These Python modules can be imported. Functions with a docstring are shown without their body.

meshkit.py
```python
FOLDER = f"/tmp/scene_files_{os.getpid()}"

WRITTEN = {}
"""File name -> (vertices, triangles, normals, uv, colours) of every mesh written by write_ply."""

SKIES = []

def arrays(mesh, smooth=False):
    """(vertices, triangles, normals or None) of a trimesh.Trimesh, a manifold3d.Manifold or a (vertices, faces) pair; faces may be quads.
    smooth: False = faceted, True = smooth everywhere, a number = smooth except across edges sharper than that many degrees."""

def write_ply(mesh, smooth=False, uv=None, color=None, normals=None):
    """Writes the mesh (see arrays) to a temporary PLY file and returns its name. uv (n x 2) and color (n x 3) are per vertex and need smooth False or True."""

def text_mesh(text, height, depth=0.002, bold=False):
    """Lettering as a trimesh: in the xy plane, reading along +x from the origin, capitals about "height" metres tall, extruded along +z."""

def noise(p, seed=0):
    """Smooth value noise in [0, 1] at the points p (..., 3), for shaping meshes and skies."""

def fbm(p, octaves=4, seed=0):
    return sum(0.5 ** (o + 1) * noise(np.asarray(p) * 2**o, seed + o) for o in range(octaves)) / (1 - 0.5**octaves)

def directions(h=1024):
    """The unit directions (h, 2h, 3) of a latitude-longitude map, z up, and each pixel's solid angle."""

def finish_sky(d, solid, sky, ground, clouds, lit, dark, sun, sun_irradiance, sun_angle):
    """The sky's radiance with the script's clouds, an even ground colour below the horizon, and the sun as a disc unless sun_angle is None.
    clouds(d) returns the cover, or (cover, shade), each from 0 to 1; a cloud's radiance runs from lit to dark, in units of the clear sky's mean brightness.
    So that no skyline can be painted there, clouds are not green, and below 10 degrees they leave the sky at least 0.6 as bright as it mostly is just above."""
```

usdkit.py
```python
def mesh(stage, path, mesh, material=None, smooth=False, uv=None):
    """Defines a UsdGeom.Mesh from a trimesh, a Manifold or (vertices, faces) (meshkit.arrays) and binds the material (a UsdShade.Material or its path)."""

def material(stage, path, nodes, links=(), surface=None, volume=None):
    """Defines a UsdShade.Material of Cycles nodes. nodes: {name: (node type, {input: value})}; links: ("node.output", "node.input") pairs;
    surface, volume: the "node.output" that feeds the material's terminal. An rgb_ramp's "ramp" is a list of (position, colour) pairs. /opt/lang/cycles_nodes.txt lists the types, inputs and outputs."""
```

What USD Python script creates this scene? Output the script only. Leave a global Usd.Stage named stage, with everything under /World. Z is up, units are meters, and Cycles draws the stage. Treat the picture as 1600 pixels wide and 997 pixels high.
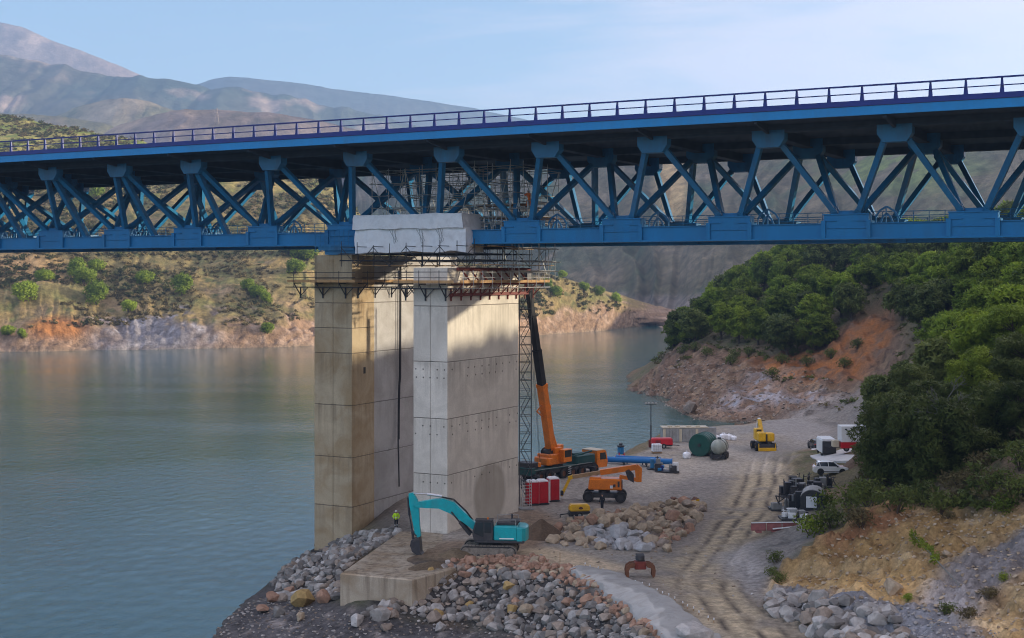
import math, random
import numpy as np
import trimesh
from scipy.spatial import ConvexHull
from scipy.interpolate import RBFInterpolator, RegularGridInterpolator
from scipy.ndimage import gaussian_filter
from pxr import Usd, UsdGeom, UsdLux, UsdShade, Gf, Sdf, Vt
import usdkit
from meshkit import fbm, noise

stage = Usd.Stage.CreateInMemory()
UsdGeom.SetStageUpAxis(stage, UsdGeom.Tokens.z)
UsdGeom.SetStageMetersPerUnit(stage, 1.0)
UsdGeom.Xform.Define(stage, '/World')
UsdGeom.Scope.Define(stage, '/World/Looks')
rng = np.random.default_rng(7)
random.seed(7)

# ------------------------------------------------------------------ camera, sky, sun, exposure
F, EYE, HORIZON = 2100.0, 30.0, 430.0            # focal length in photo pixels, height above the water, row of the horizon
cam = UsdGeom.Camera.Define(stage, '/World/camera')
cam.AddTranslateOp().Set(Gf.Vec3d(0, 0, EYE))
cam.AddRotateXYZOp().Set(Gf.Vec3f(90, 0, 0))
cam.CreateHorizontalApertureAttr(36.0)
cam.CreateVerticalApertureAttr(36.0 * 997 / 1600)
cam.CreateFocalLengthAttr(36.0 * F / 1600)
cam.CreateVerticalApertureOffsetAttr(-36.0 * (498.5 - HORIZON) / 1600)
cam.CreateClippingRangeAttr(Gf.Vec2f(1.0, 60000.0))
cam.CreateExposureAttr(EXPOSURE := 1.78)

SUN_AZ, SUN_EL = math.radians(86.5), math.radians(9.5)     # clockwise from +y; height
sun_to = np.array([math.sin(SUN_AZ) * math.cos(SUN_EL), math.cos(SUN_AZ) * math.cos(SUN_EL), math.sin(SUN_EL)])
sun = UsdLux.DistantLight.Define(stage, '/World/sun')
sun.CreateIntensityAttr(0.68)
sun.CreateNormalizeAttr(True)
sun.CreateAngleAttr(0.9)
sun.CreateColorAttr(Gf.Vec3f(1.0, 0.87, 0.66))
sun.AddTransformOp().Set(Gf.Matrix4d().SetRotate(Gf.Rotation(Gf.Vec3d(0, 0, 1), Gf.Vec3d(*map(float, sun_to)))))

sky = UsdLux.DomeLight.Define(stage, '/World/sky')
sky_look = usdkit.material(stage, '/World/Looks/sky_look', {
    'tc': ('texture_coordinate', {}),
    'map': ('mapping', {'scale': (1.0, 1.6, 6.0), 'location': (2.6, 0.25, 0.4)}),
    'n': ('noise_texture', {'scale': 2.2, 'detail': 7, 'roughness': 0.6, 'distortion': 0.5}),
    'sep': ('separate_xyz', {}),
    'side': ('map_range', {'from_min': -0.30, 'from_max': 0.25, 'to_min': -0.22, 'to_max': 0.10, 'clamp': True}),
    'add0': ('math', {'math_type': 'add'}), 'high': ('map_range', {'from_min': 0.16, 'from_max': 0.55, 'to_min': 0.0, 'to_max': 0.26, 'clamp': True}),
    'add': ('math', {'math_type': 'add'}),
    'ramp': ('rgb_ramp', {'ramp': [(0, (0, 0, 0)), (0.42, (0.0, 0.0, 0.0)), (0.62, (0.62, 0.62, 0.62)), (1, (0.9, 0.9, 0.9))]}),
    'sky': ('sky_texture', {'sky_type': 'single_scattering', 'sun_disc': False, 'sun_elevation': SUN_EL, 'sun_rotation': SUN_AZ,
                            'altitude': 300, 'air_density': 1.15, 'aerosol_density': 2.2, 'ozone_density': 3.5}),
    'bw': ('rgb_to_bw', {}), 'above': ('map_range', {'from_min': -0.01, 'from_max': 0.03, 'to_min': 0.0, 'to_max': 1.0, 'clamp': True}), 'cover': ('mix', {'mix_type': 'multiply', 'fac': 1.0}),
    'cb': ('mix', {'mix_type': 'multiply', 'fac': 1.0, 'color2': (2.0, 2.2, 2.5)}), 'lift': ('map_range', {'from_min': 0.1, 'from_max': 1.0, 'to_min': 1.0, 'to_max': 3.0, 'clamp': True}),
    'cl': ('mix', {'mix_type': 'mix', 'fac': 0.5}), 'bw2': ('math', {'math_type': 'multiply', 'value2': 1.9}),
    'mix': ('mix', {'mix_type': 'mix'}),
    'tint': ('mix', {'mix_type': 'multiply', 'fac': 1.0, 'color2': (0.99, 0.83, 0.815)}),
    'bg': ('background_shader', {'strength': 0.108}),
}, [('tc.generated', 'map.vector'), ('map.vector', 'n.vector'), ('tc.generated', 'sep.vector'), ('sep.x', 'side.value'),
    ('n.fac', 'add0.value1'), ('side.result', 'add0.value2'), ('sep.z', 'high.value'), ('add0.value', 'add.value1'), ('high.result', 'add.value2'), ('add.value', 'ramp.fac'), ('sep.z', 'above.value'), ('ramp.color', 'cover.color1'), ('above.result', 'cover.color2'),
    ('sky.color', 'bw.color'), ('bw.val', 'bw2.value1'), ('bw2.value', 'cl.color1'), ('sep.z', 'lift.value'), ('lift.result', 'cb.color1'), ('cb.color', 'cl.color2'), ('cover.color', 'mix.fac'), ('sky.color', 'mix.color1'), ('cl.color', 'mix.color2'), ('mix.color', 'tint.color1'), ('tint.color', 'bg.color')],
    surface='bg.background')
UsdShade.MaterialBindingAPI.Apply(sky.GetPrim()).Bind(sky_look)

# ------------------------------------------------------------------ helpers
def P(px, py, d):
    """The place seen at a photo pixel at depth d."""
    return np.array([(px - 800) / F * d, d, EYE - (py - HORIZON) / F * d])

def G(px, py, z):
    """The place seen at a photo pixel at height z."""
    d = (EYE - z) * F / (py - HORIZON)
    return np.array([(px - 800) / F * d, d, z])

def pix(p):
    p = np.asarray(p, float)
    return np.stack([800 + F * p[..., 0] / p[..., 1], HORIZON + F * (EYE - p[..., 2]) / p[..., 1]], -1)

def inside(poly, q):
    poly = np.asarray(poly, float)
    x, y = q[..., 0], q[..., 1]
    r = np.zeros(x.shape, bool)
    j = len(poly) - 1
    for i in range(len(poly)):
        (xi, yi), (xj, yj) = poly[i], poly[j]
        if yi != yj:
            r ^= ((yi > y) != (yj > y)) & (x < (xj - xi) * (y - yi) / (yj - yi) + xi)
        j = i
    return r

def unit(a):
    a = np.asarray(a, float)
    return a / max(np.linalg.norm(a), 1e-12)

class MB:
    """Collects shapes that become one mesh."""
    def __init__(self):
        self.v, self.f, self.n = [], [], 0
    def add(self, v, f):
        v, f = np.asarray(v, float), np.asarray(f, int)
        if f.shape[1] == 4:
            f = np.vstack([f[:, [0, 1, 2]], f[:, [0, 2, 3]]])
        self.v.append(v); self.f.append(f + self.n); self.n += len(v)
        return self
    def mesh(self, m):
        return self.add(m.vertices, m.faces)
    def box(self, c, size, R=None):
        s = np.array(size) / 2.0
        v = np.array([[x, y, z] for x in (-1, 1) for y in (-1, 1) for z in (-1, 1)], float) * s
        if R is not None: v = v @ np.asarray(R).T
        f = [[0, 1, 3], [0, 3, 2], [4, 6, 7], [4, 7, 5], [0, 4, 5], [0, 5, 1], [2, 3, 7], [2, 7, 6], [0, 2, 6], [0, 6, 4], [1, 5, 7], [1, 7, 3]]
        return self.add(v + np.asarray(c), f)
    def rbox(self, c, size, r=0.05, R=None, taper=(1, 1)):
        """Box with bevelled edges; taper scales its top in x and y."""
        s = np.array(size) / 2.0
        r = min(r, min(s) * 0.9)
        v = []
        for x in (-1, 1):
            for y in (-1, 1):
                for z in (-1, 1):
                    k = np.array([x, y, z]) * s
                    for a in range(3):
                        q = k - np.array([x, y, z]) * r
                        q[a] = k[a]
                        v.append(q)
        v = np.array(v)
        t = (v[:, 2] + s[2]) / (2 * s[2])
        v[:, 0] *= 1 + (taper[0] - 1) * t
        v[:, 1] *= 1 + (taper[1] - 1) * t
        return self.hull(v, c, R)
    def hull(self, v, c=(0, 0, 0), R=None):
        h = ConvexHull(v)
        keep = np.unique(h.simplices)
        idx = -np.ones(len(v), int); idx[keep] = np.arange(len(keep))
        f = idx[h.simplices]
        w = np.asarray(v)[keep]
        o = w.mean(0)
        nrm = np.cross(w[f[:, 1]] - w[f[:, 0]], w[f[:, 2]] - w[f[:, 0]])
        flip = ((w[f[:, 0]] - o) * nrm).sum(1) < 0
        f[flip] = f[flip][:, ::-1]
        if R is not None: w = w @ np.asarray(R).T
        return self.add(w + np.asarray(c), f)
    def beam(self, a, b, w, h, up=(0, 0, 1)):
        a, b = np.asarray(a, float), np.asarray(b, float)
        x = unit(b - a)
        y = np.cross(up, x)
        if np.linalg.norm(y) < 1e-6: y = np.cross((1, 0, 0), x)
        y = unit(y); z = np.cross(x, y)
        return self.box((a + b) / 2, (np.linalg.norm(b - a), w, h), np.stack([x, y, z], 1))
    def tube(self, a, b, r0, r1=None, n=7, cap=True):
        a, b = np.asarray(a, float), np.asarray(b, float)
        r1 = r0 if r1 is None else r1
        x = unit(b - a)
        y = unit(np.cross(x, (0, 0, 1) if abs(x[2]) < 0.9 else (1, 0, 0)))
        z = np.cross(x, y)
        t = np.arange(n) / n * 2 * np.pi
        ring = np.cos(t)[:, None] * y + np.sin(t)[:, None] * z
        v = np.vstack([a + ring * r0, b + ring * r1])
        i = np.arange(n); j = (i + 1) % n
        f = np.vstack([np.stack([i, j, j + n], 1), np.stack([i, j + n, i + n], 1)])
        if cap:
            v = np.vstack([v, a, b])
            f = np.vstack([f, np.stack([j, i, np.full(n, 2 * n)], 1), np.stack([i + n, j + n, np.full(n, 2 * n + 1)], 1)])
        return self.add(v, f)
    def path(self, pts, r, n=6):
        for a, b in zip(pts[:-1], pts[1:]): self.tube(a, b, r, n=n)
        return self
    def prism(self, poly, lo, hi, axis='z', R=None, c=(0, 0, 0)):
        """Polygon extruded from lo to hi along an axis: z: (x, y); y: (x, z); x: (y, z)."""
        from shapely.geometry import Polygon
        m = trimesh.creation.extrude_polygon(Polygon(poly), hi - lo, engine='earcut')
        v = np.array(m.vertices); v[:, 2] += lo
        f = np.array(m.faces)
        if axis == 'y':
            v = np.stack([v[:, 0], v[:, 2], v[:, 1]], 1); f = f[:, ::-1]
        elif axis == 'x':
            v = np.stack([v[:, 2], v[:, 0], v[:, 1]], 1)
        if R is not None: v = v @ np.asarray(R).T
        return self.add(v + np.asarray(c), f)
    def cyl(self, c, r, h, axis='y', n=18, rr=0.0):
        """Cylinder round a centre, its rims bevelled by rr."""
        prof = [(0, -h / 2), (r - rr, -h / 2), (r, -h / 2 + rr), (r, h / 2 - rr), (r - rr, h / 2), (0, h / 2)] if rr else [(0, -h / 2), (r, -h / 2), (r, h / 2), (0, h / 2)]
        return self.lathe(prof, c, axis, n)
    def lathe(self, prof, c, axis='z', n=18):
        t = np.arange(n) / n * 2 * np.pi
        v, f = [], []
        for r, z in prof:
            v.append(np.stack([np.cos(t) * r, np.sin(t) * r, np.full(n, z)], 1))
        v = np.vstack(v)
        i = np.arange(n); j = (i + 1) % n
        for k in range(len(prof) - 1):
            a, b = k * n, (k + 1) * n
            f.append(np.stack([a + i, a + j, b + j], 1)); f.append(np.stack([a + i, b + j, b + i], 1))
        f = np.vstack(f)
        if axis == 'y': v = np.stack([v[:, 0], -v[:, 2], v[:, 1]], 1)
        elif axis == 'x': v = np.stack([v[:, 2], v[:, 0], v[:, 1]], 1)
        return self.add(v + np.asarray(c), f)
    def move(self, R=None, t=(0, 0, 0)):
        for k in range(len(self.v)):
            if R is not None: self.v[k] = self.v[k] @ np.asarray(R).T
            self.v[k] = self.v[k] + np.asarray(t)
        return self
    def out(self):
        return np.vstack(self.v), np.vstack(self.f)

def rotz(a):
    c, s = math.cos(a), math.sin(a)
    return np.array([[c, -s, 0], [s, c, 0], [0, 0, 1.0]])
def roty(a):
    c, s = math.cos(a), math.sin(a)
    return np.array([[c, 0, s], [0, 1.0, 0], [-s, 0, c]])
def rotx(a):
    c, s = math.cos(a), math.sin(a)
    return np.array([[1.0, 0, 0], [0, c, -s], [0, s, c]])

used_names = {}
def numbered(parent, name):
    k = used_names.get((parent, name), 0)
    used_names[(parent, name)] = k + 1
    return f'{parent}/{name}' + (f'_{k:03d}' if k else '')

def custom(prim, label=None, cat=None, group=None, kind=None):
    for k, v in (('label', label), ('category', cat), ('group', group), ('kind', kind)):
        if v: prim.SetCustomDataByKey(k, v)

def obj(name, mb, m, parent=None, smooth=False, label=None, cat=None, group=None, kind=None, loc=None, colors=None):
    """One Mesh prim under a parent prim, or a top-level thing of one mesh."""
    base = str(parent.GetPath()) if parent else '/World'
    v, f = mb.out() if isinstance(mb, MB) else mb
    if loc is not None: v = v - np.asarray(loc)
    g = usdkit.mesh(stage, numbered(base, name), (v, f), m, smooth)
    if loc is not None: g.AddTranslateOp().Set(Gf.Vec3d(*map(float, loc)))
    if colors is not None:
        UsdGeom.PrimvarsAPI(g).CreatePrimvar('soil', Sdf.ValueTypeNames.Color3fArray, 'vertex').Set(Vt.Vec3fArray.FromNumpy(np.asarray(colors, np.float32)))
    custom(g.GetPrim(), label, cat, group, kind)
    return g.GetPrim()

def thing(name, label, cat, loc=(0, 0, 0), rz=0.0, group=None, scale=1.0):
    x = UsdGeom.Xform.Define(stage, numbered('/World', name))
    x.AddTranslateOp().Set(Gf.Vec3d(*map(float, loc)))
    x.AddRotateZOp().Set(math.degrees(rz))
    s = scale if np.ndim(scale) else (scale,) * 3
    x.AddScaleOp().Set(Gf.Vec3f(*map(float, s)))
    custom(x.GetPrim(), label, cat, group)
    return x.GetPrim()

def dup(root, loc, rz=0.0, label=None, group=None, scale=1.0, name=None):
    was = root.GetCustomData()
    r = thing(name or __import__('re').sub(r'_[0-9]{3}$', '', root.GetName()), label or was['label'], was['category'], loc, rz, group or was.get('group'), scale)
    r.GetReferences().AddInternalReference(root.GetPath())
    r.SetInstanceable(True)
    return r

looks = {}
def mat(name, col, rough=0.6, metal=0.0, var=0.18, scale=2.0, bump=0.0, bscale=12.0, spec=0.4, dirt=None, dirt_amount=0.5, stretch=None, coat=0.0):
    """A surface whose colour wanders a little, with fine relief and patches of dirt."""
    if name in looks: return looks[name]
    col = np.array(col, float)
    nodes = {
        'g': ('geometry', {}), 'm': ('mapping', {'scale': stretch or (1, 1, 1)}),
        'n': ('noise_texture', {'scale': scale, 'detail': 6, 'roughness': 0.65}),
        'r': ('rgb_ramp', {'ramp': [(0.25, col * (1 - var)), (0.5, col), (0.75, np.minimum(col * (1 + var), 0.95))]}),
        'p': ('principled_bsdf', {'roughness': rough, 'metallic': metal, 'specular_ior_level': spec, 'coat_weight': coat}),
    }
    links = [('g.position', 'm.vector'), ('m.vector', 'n.vector'), ('n.fac', 'r.fac')]
    last = 'r.color'
    if dirt is not None:
        nodes['dn'] = ('noise_texture', {'scale': scale * 0.6, 'detail': 8, 'roughness': 0.7, 'distortion': 0.6})
        nodes['dr'] = ('rgb_ramp', {'ramp': [(0.48, (0, 0, 0)), (0.68, (dirt_amount,) * 3)]})
        nodes['dm'] = ('mix', {'mix_type': 'mix', 'color2': dirt})
        links += [('m.vector', 'dn.vector'), ('dn.fac', 'dr.fac'), ('dr.color', 'dm.fac'), (last, 'dm.color1')]
        last = 'dm.color'
    links.append((last, 'p.base_color'))
    if bump:
        nodes['bn'] = ('noise_texture', {'scale': bscale, 'detail': 5, 'roughness': 0.65})
        nodes['b'] = ('bump', {'strength': 0.6, 'distance': bump})
        links += [('g.position', 'bn.vector'), ('bn.fac', 'b.height'), ('b.normal', 'p.normal')]
    looks[name] = usdkit.material(stage, f'/World/Looks/{name}', nodes, links, surface='p.BSDF')
    return looks[name]

def ground_mat(name, bump=0.25, bscale=1.2, grain=1.6, rough=0.95, lo=0.62, hi=1.38):
    """Soil coloured by the mesh's own soil attribute, with grain and relief at two sizes."""
    looks[name] = usdkit.material(stage, f'/World/Looks/{name}', {
        'a': ('attribute', {'attribute': 'soil'}), 'g': ('geometry', {}),
        'n': ('noise_texture', {'scale': grain, 'detail': 10, 'roughness': 0.74}),
        'r': ('rgb_ramp', {'ramp': [(0.28, (lo,) * 3), (0.5, (1, 1, 1)), (0.72, (hi,) * 3)]}),
        'x': ('mix', {'mix_type': 'multiply', 'fac': 1.0}),
        'bn': ('noise_texture', {'scale': bscale, 'detail': 9, 'roughness': 0.7}),
        'b': ('bump', {'strength': 0.9, 'distance': bump}),
        'p': ('principled_bsdf', {'roughness': rough, 'specular_ior_level': 0.15}),
    }, [('g.position', 'n.vector'), ('n.fac', 'r.fac'), ('a.color', 'x.color1'), ('r.color', 'x.color2'), ('x.color', 'p.base_color'),
        ('g.position', 'bn.vector'), ('bn.fac', 'b.height'), ('b.normal', 'p.normal')], surface='p.BSDF')
    return looks[name]
# ------------------------------------------------------------------ the right bank: site floor, slopes and headland in one sheet
ctl = []
def cp(px, py, z): ctl.append(G(px, py, z))
def cd(px, py, d): ctl.append(P(px, py, d))
def cx(x, y, z): ctl.append(np.array([x, y, z], float))
# waterline
for q in [(335, 985), (330, 1010), (350, 965), (385, 935), (425, 905), (455, 880), (488, 850)]:
    cp(*q, 0.05)
    g = G(*q, 0.0); cx(g[0] - 5, g[1] + 1, -3)
for x, y in [(-21.5, 160), (-19, 172), (-12, 188), (-2, 196), (8, 199), (14, 206), (18, 222), (24, 240), (31, 254)]:
    cx(x, y, 0.0); cx(x - 4, y + 4, -3)
for x, y, z in [(-17, 160, 4.0), (-12, 178, 3.8), (0, 189, 3.8), (10, 193, 3.7), (17, 199, 3.6), (21, 216, 3.5), (26, 230, 3.4), (24, 210, 3.6), (32, 213, 3.5), (36, 222, 3.4), (34, 236, 3.2), (43, 246, 2.6), (18, 207, 3.5), (38, 249, 2.2)]:
    cx(x, y, z)
for q in [(1102, 668), (1130, 671), (1160, 672), (1182, 664)]: cp(*q, 0.0)
cx(41, 272, -1.2); cx(36, 262, -1.5); cx(45, 266, -0.8)
for q in [(980, 605), (1000, 617), (1030, 627), (1062, 646), (1080, 657), (1130, 661)]: cp(*q, 0.0)
cx(24, 362, -3); cx(27, 330, -3); cx(28, 300, -3); cx(31, 275, -3); cx(33, 385, 0); cx(27, 390, -3); cx(45, 425, 0); cx(38, 432, -3); cx(65, 465, 0); cx(58, 478, -3); cx(110, 540, 0); cx(105, 556, -3)
# headland
for a in [(1030, 575, 352), (1060, 552, 368), (1100, 560, 345), (1150, 550, 347), (1200, 582, 318), (1250, 572, 322), (1200, 620, 292), (1120, 630, 292), (1290, 565, 318), (1330, 520, 322), (1385, 503, 325),
          (1290, 605, 296), (1100, 505, 392), (1130, 480, 405), (1180, 440, 410), (1260, 415, 412), (1330, 405, 405), (1400, 400, 395), (1500, 390, 350), (1600, 375, 305),
          (1400, 445, 335), (1500, 440, 275), (1600, 440, 232), (1450, 500, 292), (1550, 525, 210), (1600, 545, 175), (1300, 480, 350), (1220, 500, 360), (1380, 470, 335)]: cd(*a)
cp(1180, 655, 2.4); cp(1240, 643, 3.0); cp(1340, 625, 4.2); cp(1300, 660, 3.4); cp(1340, 665, 3.8); cp(1400, 600, 7.0)
for a in [(1560, 690, 142), (1480, 770, 124), (1400, 785, 137), (1500, 700, 150), (1420, 690, 165), (1450, 620, 200)]: cd(*a)
# site floor and road
for px, py, z in [(1330, 775, 5.2), (1290, 790, 4.6), (1200, 740, 4.0), (1100, 720, 3.8), (1020, 720, 3.7), (1050, 760, 4.0), (1193, 700, 3.6), (1300, 700, 3.6), (1250, 690, 3.5), (900, 770, 4.4), (830, 760, 4.4), (850, 790, 4.7),
                  (1000, 800, 4.6), (1100, 830, 4.8), (1200, 800, 4.6), (1170, 860, 5.0), (1000, 880, 5.3), (1080, 890, 5.4), (1150, 940, 5.7), (1180, 997, 6.0), (1230, 1040, 6.2), (1100, 985, 6.0),
                  (880, 860, 5.1), (820, 862, 5.1), (760, 868, 5.1), (700, 862, 5.25), (650, 850, 4.6), (690, 880, 5.3), (740, 868, 5.35), (780, 880, 5.4), (830, 885, 5.5), (720, 845, 5.2), (619, 825, 4.7), (600, 815, 4.5), (590, 808, 4.4), (700, 790, 4.9), (950, 900, 5.5)]: cp(px, py, z)
# riprap crest and toe, gravel beach
for px, py, z in [(650, 890, 5.0), (700, 880, 5.15), (760, 876, 5.3), (830, 880, 5.4), (890, 893, 5.6), (930, 915, 5.8), (970, 945, 5.9), (1010, 975, 6.1), (1050, 1010, 6.3), (1000, 930, 6.0), (1060, 975, 6.2)]: cp(px, py, z)
for px, py, z in [(540, 935, 2.5), (580, 952, 2.6), (640, 955, 2.7), (700, 962, 2.2), (740, 970, 2.2), (800, 985, 2.3), (860, 1003, 2.3), (930, 1045, 2.5), (600, 985, 1.6), (470, 955, 1.1), (420, 960, 0.8), (520, 985, 1.3), (700, 1040, 1.8), (400, 985, 0.7)]: cp(px, py, z)
for px, py, z in [(600, 834, 4.2), (570, 858, 3.4), (540, 885, 3.0), (530, 840, 2.4), (510, 870, 1.8), (480, 905, 1.4), (460, 930, 1.0), (520, 925, 1.9)]: cp(px, py, z)
# cut slope and the stones at its foot
for a in [(1212, 905, 108.5), (1240, 922, 105), (1290, 852, 111.5), (1300, 920, 101), (1380, 803, 117), (1450, 800, 116), (1440, 860, 106), (1360, 930, 97), (1430, 955, 92), (1500, 900, 98), (1530, 960, 90), (1600, 990, 86), (1600, 830, 103), (1530, 800, 114), (1600, 720, 119), (1600, 640, 142)]: cd(*a)
cp(1205, 948, 5.7); cp(1245, 975, 5.9); cp(1285, 1000, 6.1); cp(1330, 1040, 6.3); cp(1212, 932, 6.6); cp(1290, 945, 7.0); cp(1370, 968, 7.4); cp(1430, 1000, 7.5)
# outside the frame the hillside goes on up to the bridge's end
for q in [(52, 95, 14), (60, 84, 22), (62, 112, 21), (80, 100, 34), (100, 96, 43), (130, 84, 47), (170, 80, 52), (240, 80, 64), (78, 130, 28), (100, 125, 39.5), (130, 125, 44.5), (92, 160, 34), (112, 165, 43), (140, 165, 47), (190, 150, 53),
          (105, 215, 39), (130, 225, 45), (160, 230, 50), (240, 220, 60), (140, 290, 44), (175, 300, 47), (240, 330, 50), (150, 400, 32), (200, 420, 30), (250, 470, 20), (170, 480, 6), (230, 540, -2), (60, 50, 26), (90, 50, 42), (140, 40, 55), (35, 60, 12), (22, 60, 6.5), (10, 60, 4),
          (0, 75, 1.6), (-12, 80, 0), (-20, 75, -3), (-40, 90, -4), (-40, 130, -4), (-42, 180, -4), (-30, 215, -4), (0, 230, -4), (18, 260, -4), (12, 320, -4), (15, 420, -4), (-35, 30, -4), (0, 32, 0.5), (30, 30, 8), (250, 30, 66), (40, 560, -4), (260, 560, -4), (-45, 560, -4), (-45, 300, -4)]: cx(*q)
ctl = np.array(ctl)
warp = lambda q: np.stack([q[..., 0], q[..., 1] * 0.62], -1)
rbf = RBFInterpolator(warp(ctl[:, :2]), ctl[:, 2], kernel='linear', smoothing=0.02, neighbors=40)
gx = np.concatenate([np.arange(-46, -30, 1.0), np.arange(-30, 48, 0.42), np.arange(48, 100, 0.9), np.arange(100, 262, 2.5)])
gy = np.concatenate([np.arange(28, 84, 1.2), np.arange(84, 150, 0.42), np.arange(150, 260, 0.8), np.arange(260, 420, 1.1), np.arange(420, 563, 2.4)])
XX, YY = np.meshgrid(gx, gy, indexing='ij')
ux, uy = np.arange(-46, 262, 1.0), np.arange(28, 563, 1.0)          # solve on an even grid, round it off, then refine
UX, UY = np.meshgrid(ux, uy, indexing='ij')
UZ = rbf(warp(np.stack([UX, UY], -1).reshape(-1, 2))).reshape(UX.shape)
UZ = gaussian_filter(UZ, 0.9)
base_h = RegularGridInterpolator((ux, uy), UZ, bounds_error=False, fill_value=None)
ZZ = base_h(np.stack([XX, YY], -1))
Q = np.stack([XX, YY, ZZ], -1)
QP = pix(Q)
grad = np.hypot(*np.gradient(UZ, 1.0))
slope = RegularGridInterpolator((ux, uy), gaussian_filter(grad, 2.0), bounds_error=False, fill_value=None)(np.stack([XX, YY], -1))
rough_amt = np.clip((slope - 0.10) / 0.35, 0, 1)
near_cut = inside([(1300, 1010), (1206, 938), (1205, 905), (1290, 842), (1380, 792), (1450, 790), (1530, 808), (1660, 815), (1700, 1100), (1340, 1100)], QP) & (YY < 128)
disp = (fbm(Q * 0.055, 5, 3) - 0.5) * 5.0 * rough_amt + (fbm(Q * 0.3, 4, 5) - 0.5) * 1.3 * rough_amt + (fbm(Q * 0.5, 3, 9) - 0.5) * 0.16
gully = np.abs(fbm(np.stack([XX * 0.30 + YY * 0.30, (XX - YY) * 0.05, ZZ * 0.05], -1), 4, 21) - 0.5)
disp = np.where(near_cut, (fbm(Q * 0.22, 4, 15) - 0.5) * 2.2 - gully * 4.6 + 0.75 + (fbm(Q * 0.9, 4, 17) - 0.5) * 2.2, disp)
head_rock = inside([(975, 615), (1060, 535), (1200, 560), (1300, 520), (1400, 480), (1420, 560), (1350, 625), (1180, 668), (1080, 668)], QP) & (YY > 255) & (ZZ > 0.2)
strata = np.sin((ZZ * 1.0 + XX * 0.35 - YY * 0.12 + fbm(Q * 0.12, 3, 31) * 7) * 1.5)
disp = np.where(head_rock, disp + strata * 0.5 + (fbm(Q * 0.40, 5, 33) - 0.5) * 3.2, disp)
disp *= np.clip((ZZ + 0.3) / 1.2, 0.12, 1)
ZZ = ZZ + disp
_tc = np.array([G(x, y, z)[:2] for x, y, z in [(1215, 690, 3.6), (1200, 735, 4.0), (1188, 790, 4.6), (1155, 840, 5.0), (1118, 880, 5.3), (1108, 920, 5.6), (1140, 965, 5.9), (1195, 1010, 6.1), (1260, 1080, 6.3)]])
_tu = np.linspace(0, 1, 300); _tc = np.stack([gaussian_filter(np.interp(_tu, np.linspace(0, 1, 9), _tc[:, k]), 14, mode='nearest') for k in (0, 1)], -1)
from scipy.spatial import cKDTree
_d, _k = cKDTree(_tc).query(np.stack([XX, YY], -1).reshape(-1, 2))
_tg = np.gradient(_tc, axis=0); _tg /= np.linalg.norm(_tg, axis=1, keepdims=True)
_r = np.stack([XX, YY], -1).reshape(-1, 2) - _tc[_k]
track_off = (_r[:, 0] * _tg[_k, 1] - _r[:, 1] * _tg[_k, 0]).reshape(XX.shape)
track_off = np.where(_d.reshape(XX.shape) > 14, 50, track_off)
for wob in (-2.6, -0.9, 1.0, 2.7):
    ZZ = ZZ - 0.07 * np.exp(-((track_off - wob) / 0.35) ** 2) * (slope < 0.2)
beach = inside([(320, 1100), (330, 980), (400, 925), (470, 925), (560, 950), (860, 1000), (860, 1100)], QP) & (YY < 128)
ZZ = np.where(beach, ZZ + (fbm(Q * 0.8, 4, 41) - 0.5) * 0.55, ZZ)
H = RegularGridInterpolator((gx, gy), ZZ, bounds_error=False, fill_value=None)
def height(x, y): return float(H((x, y)))
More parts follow.
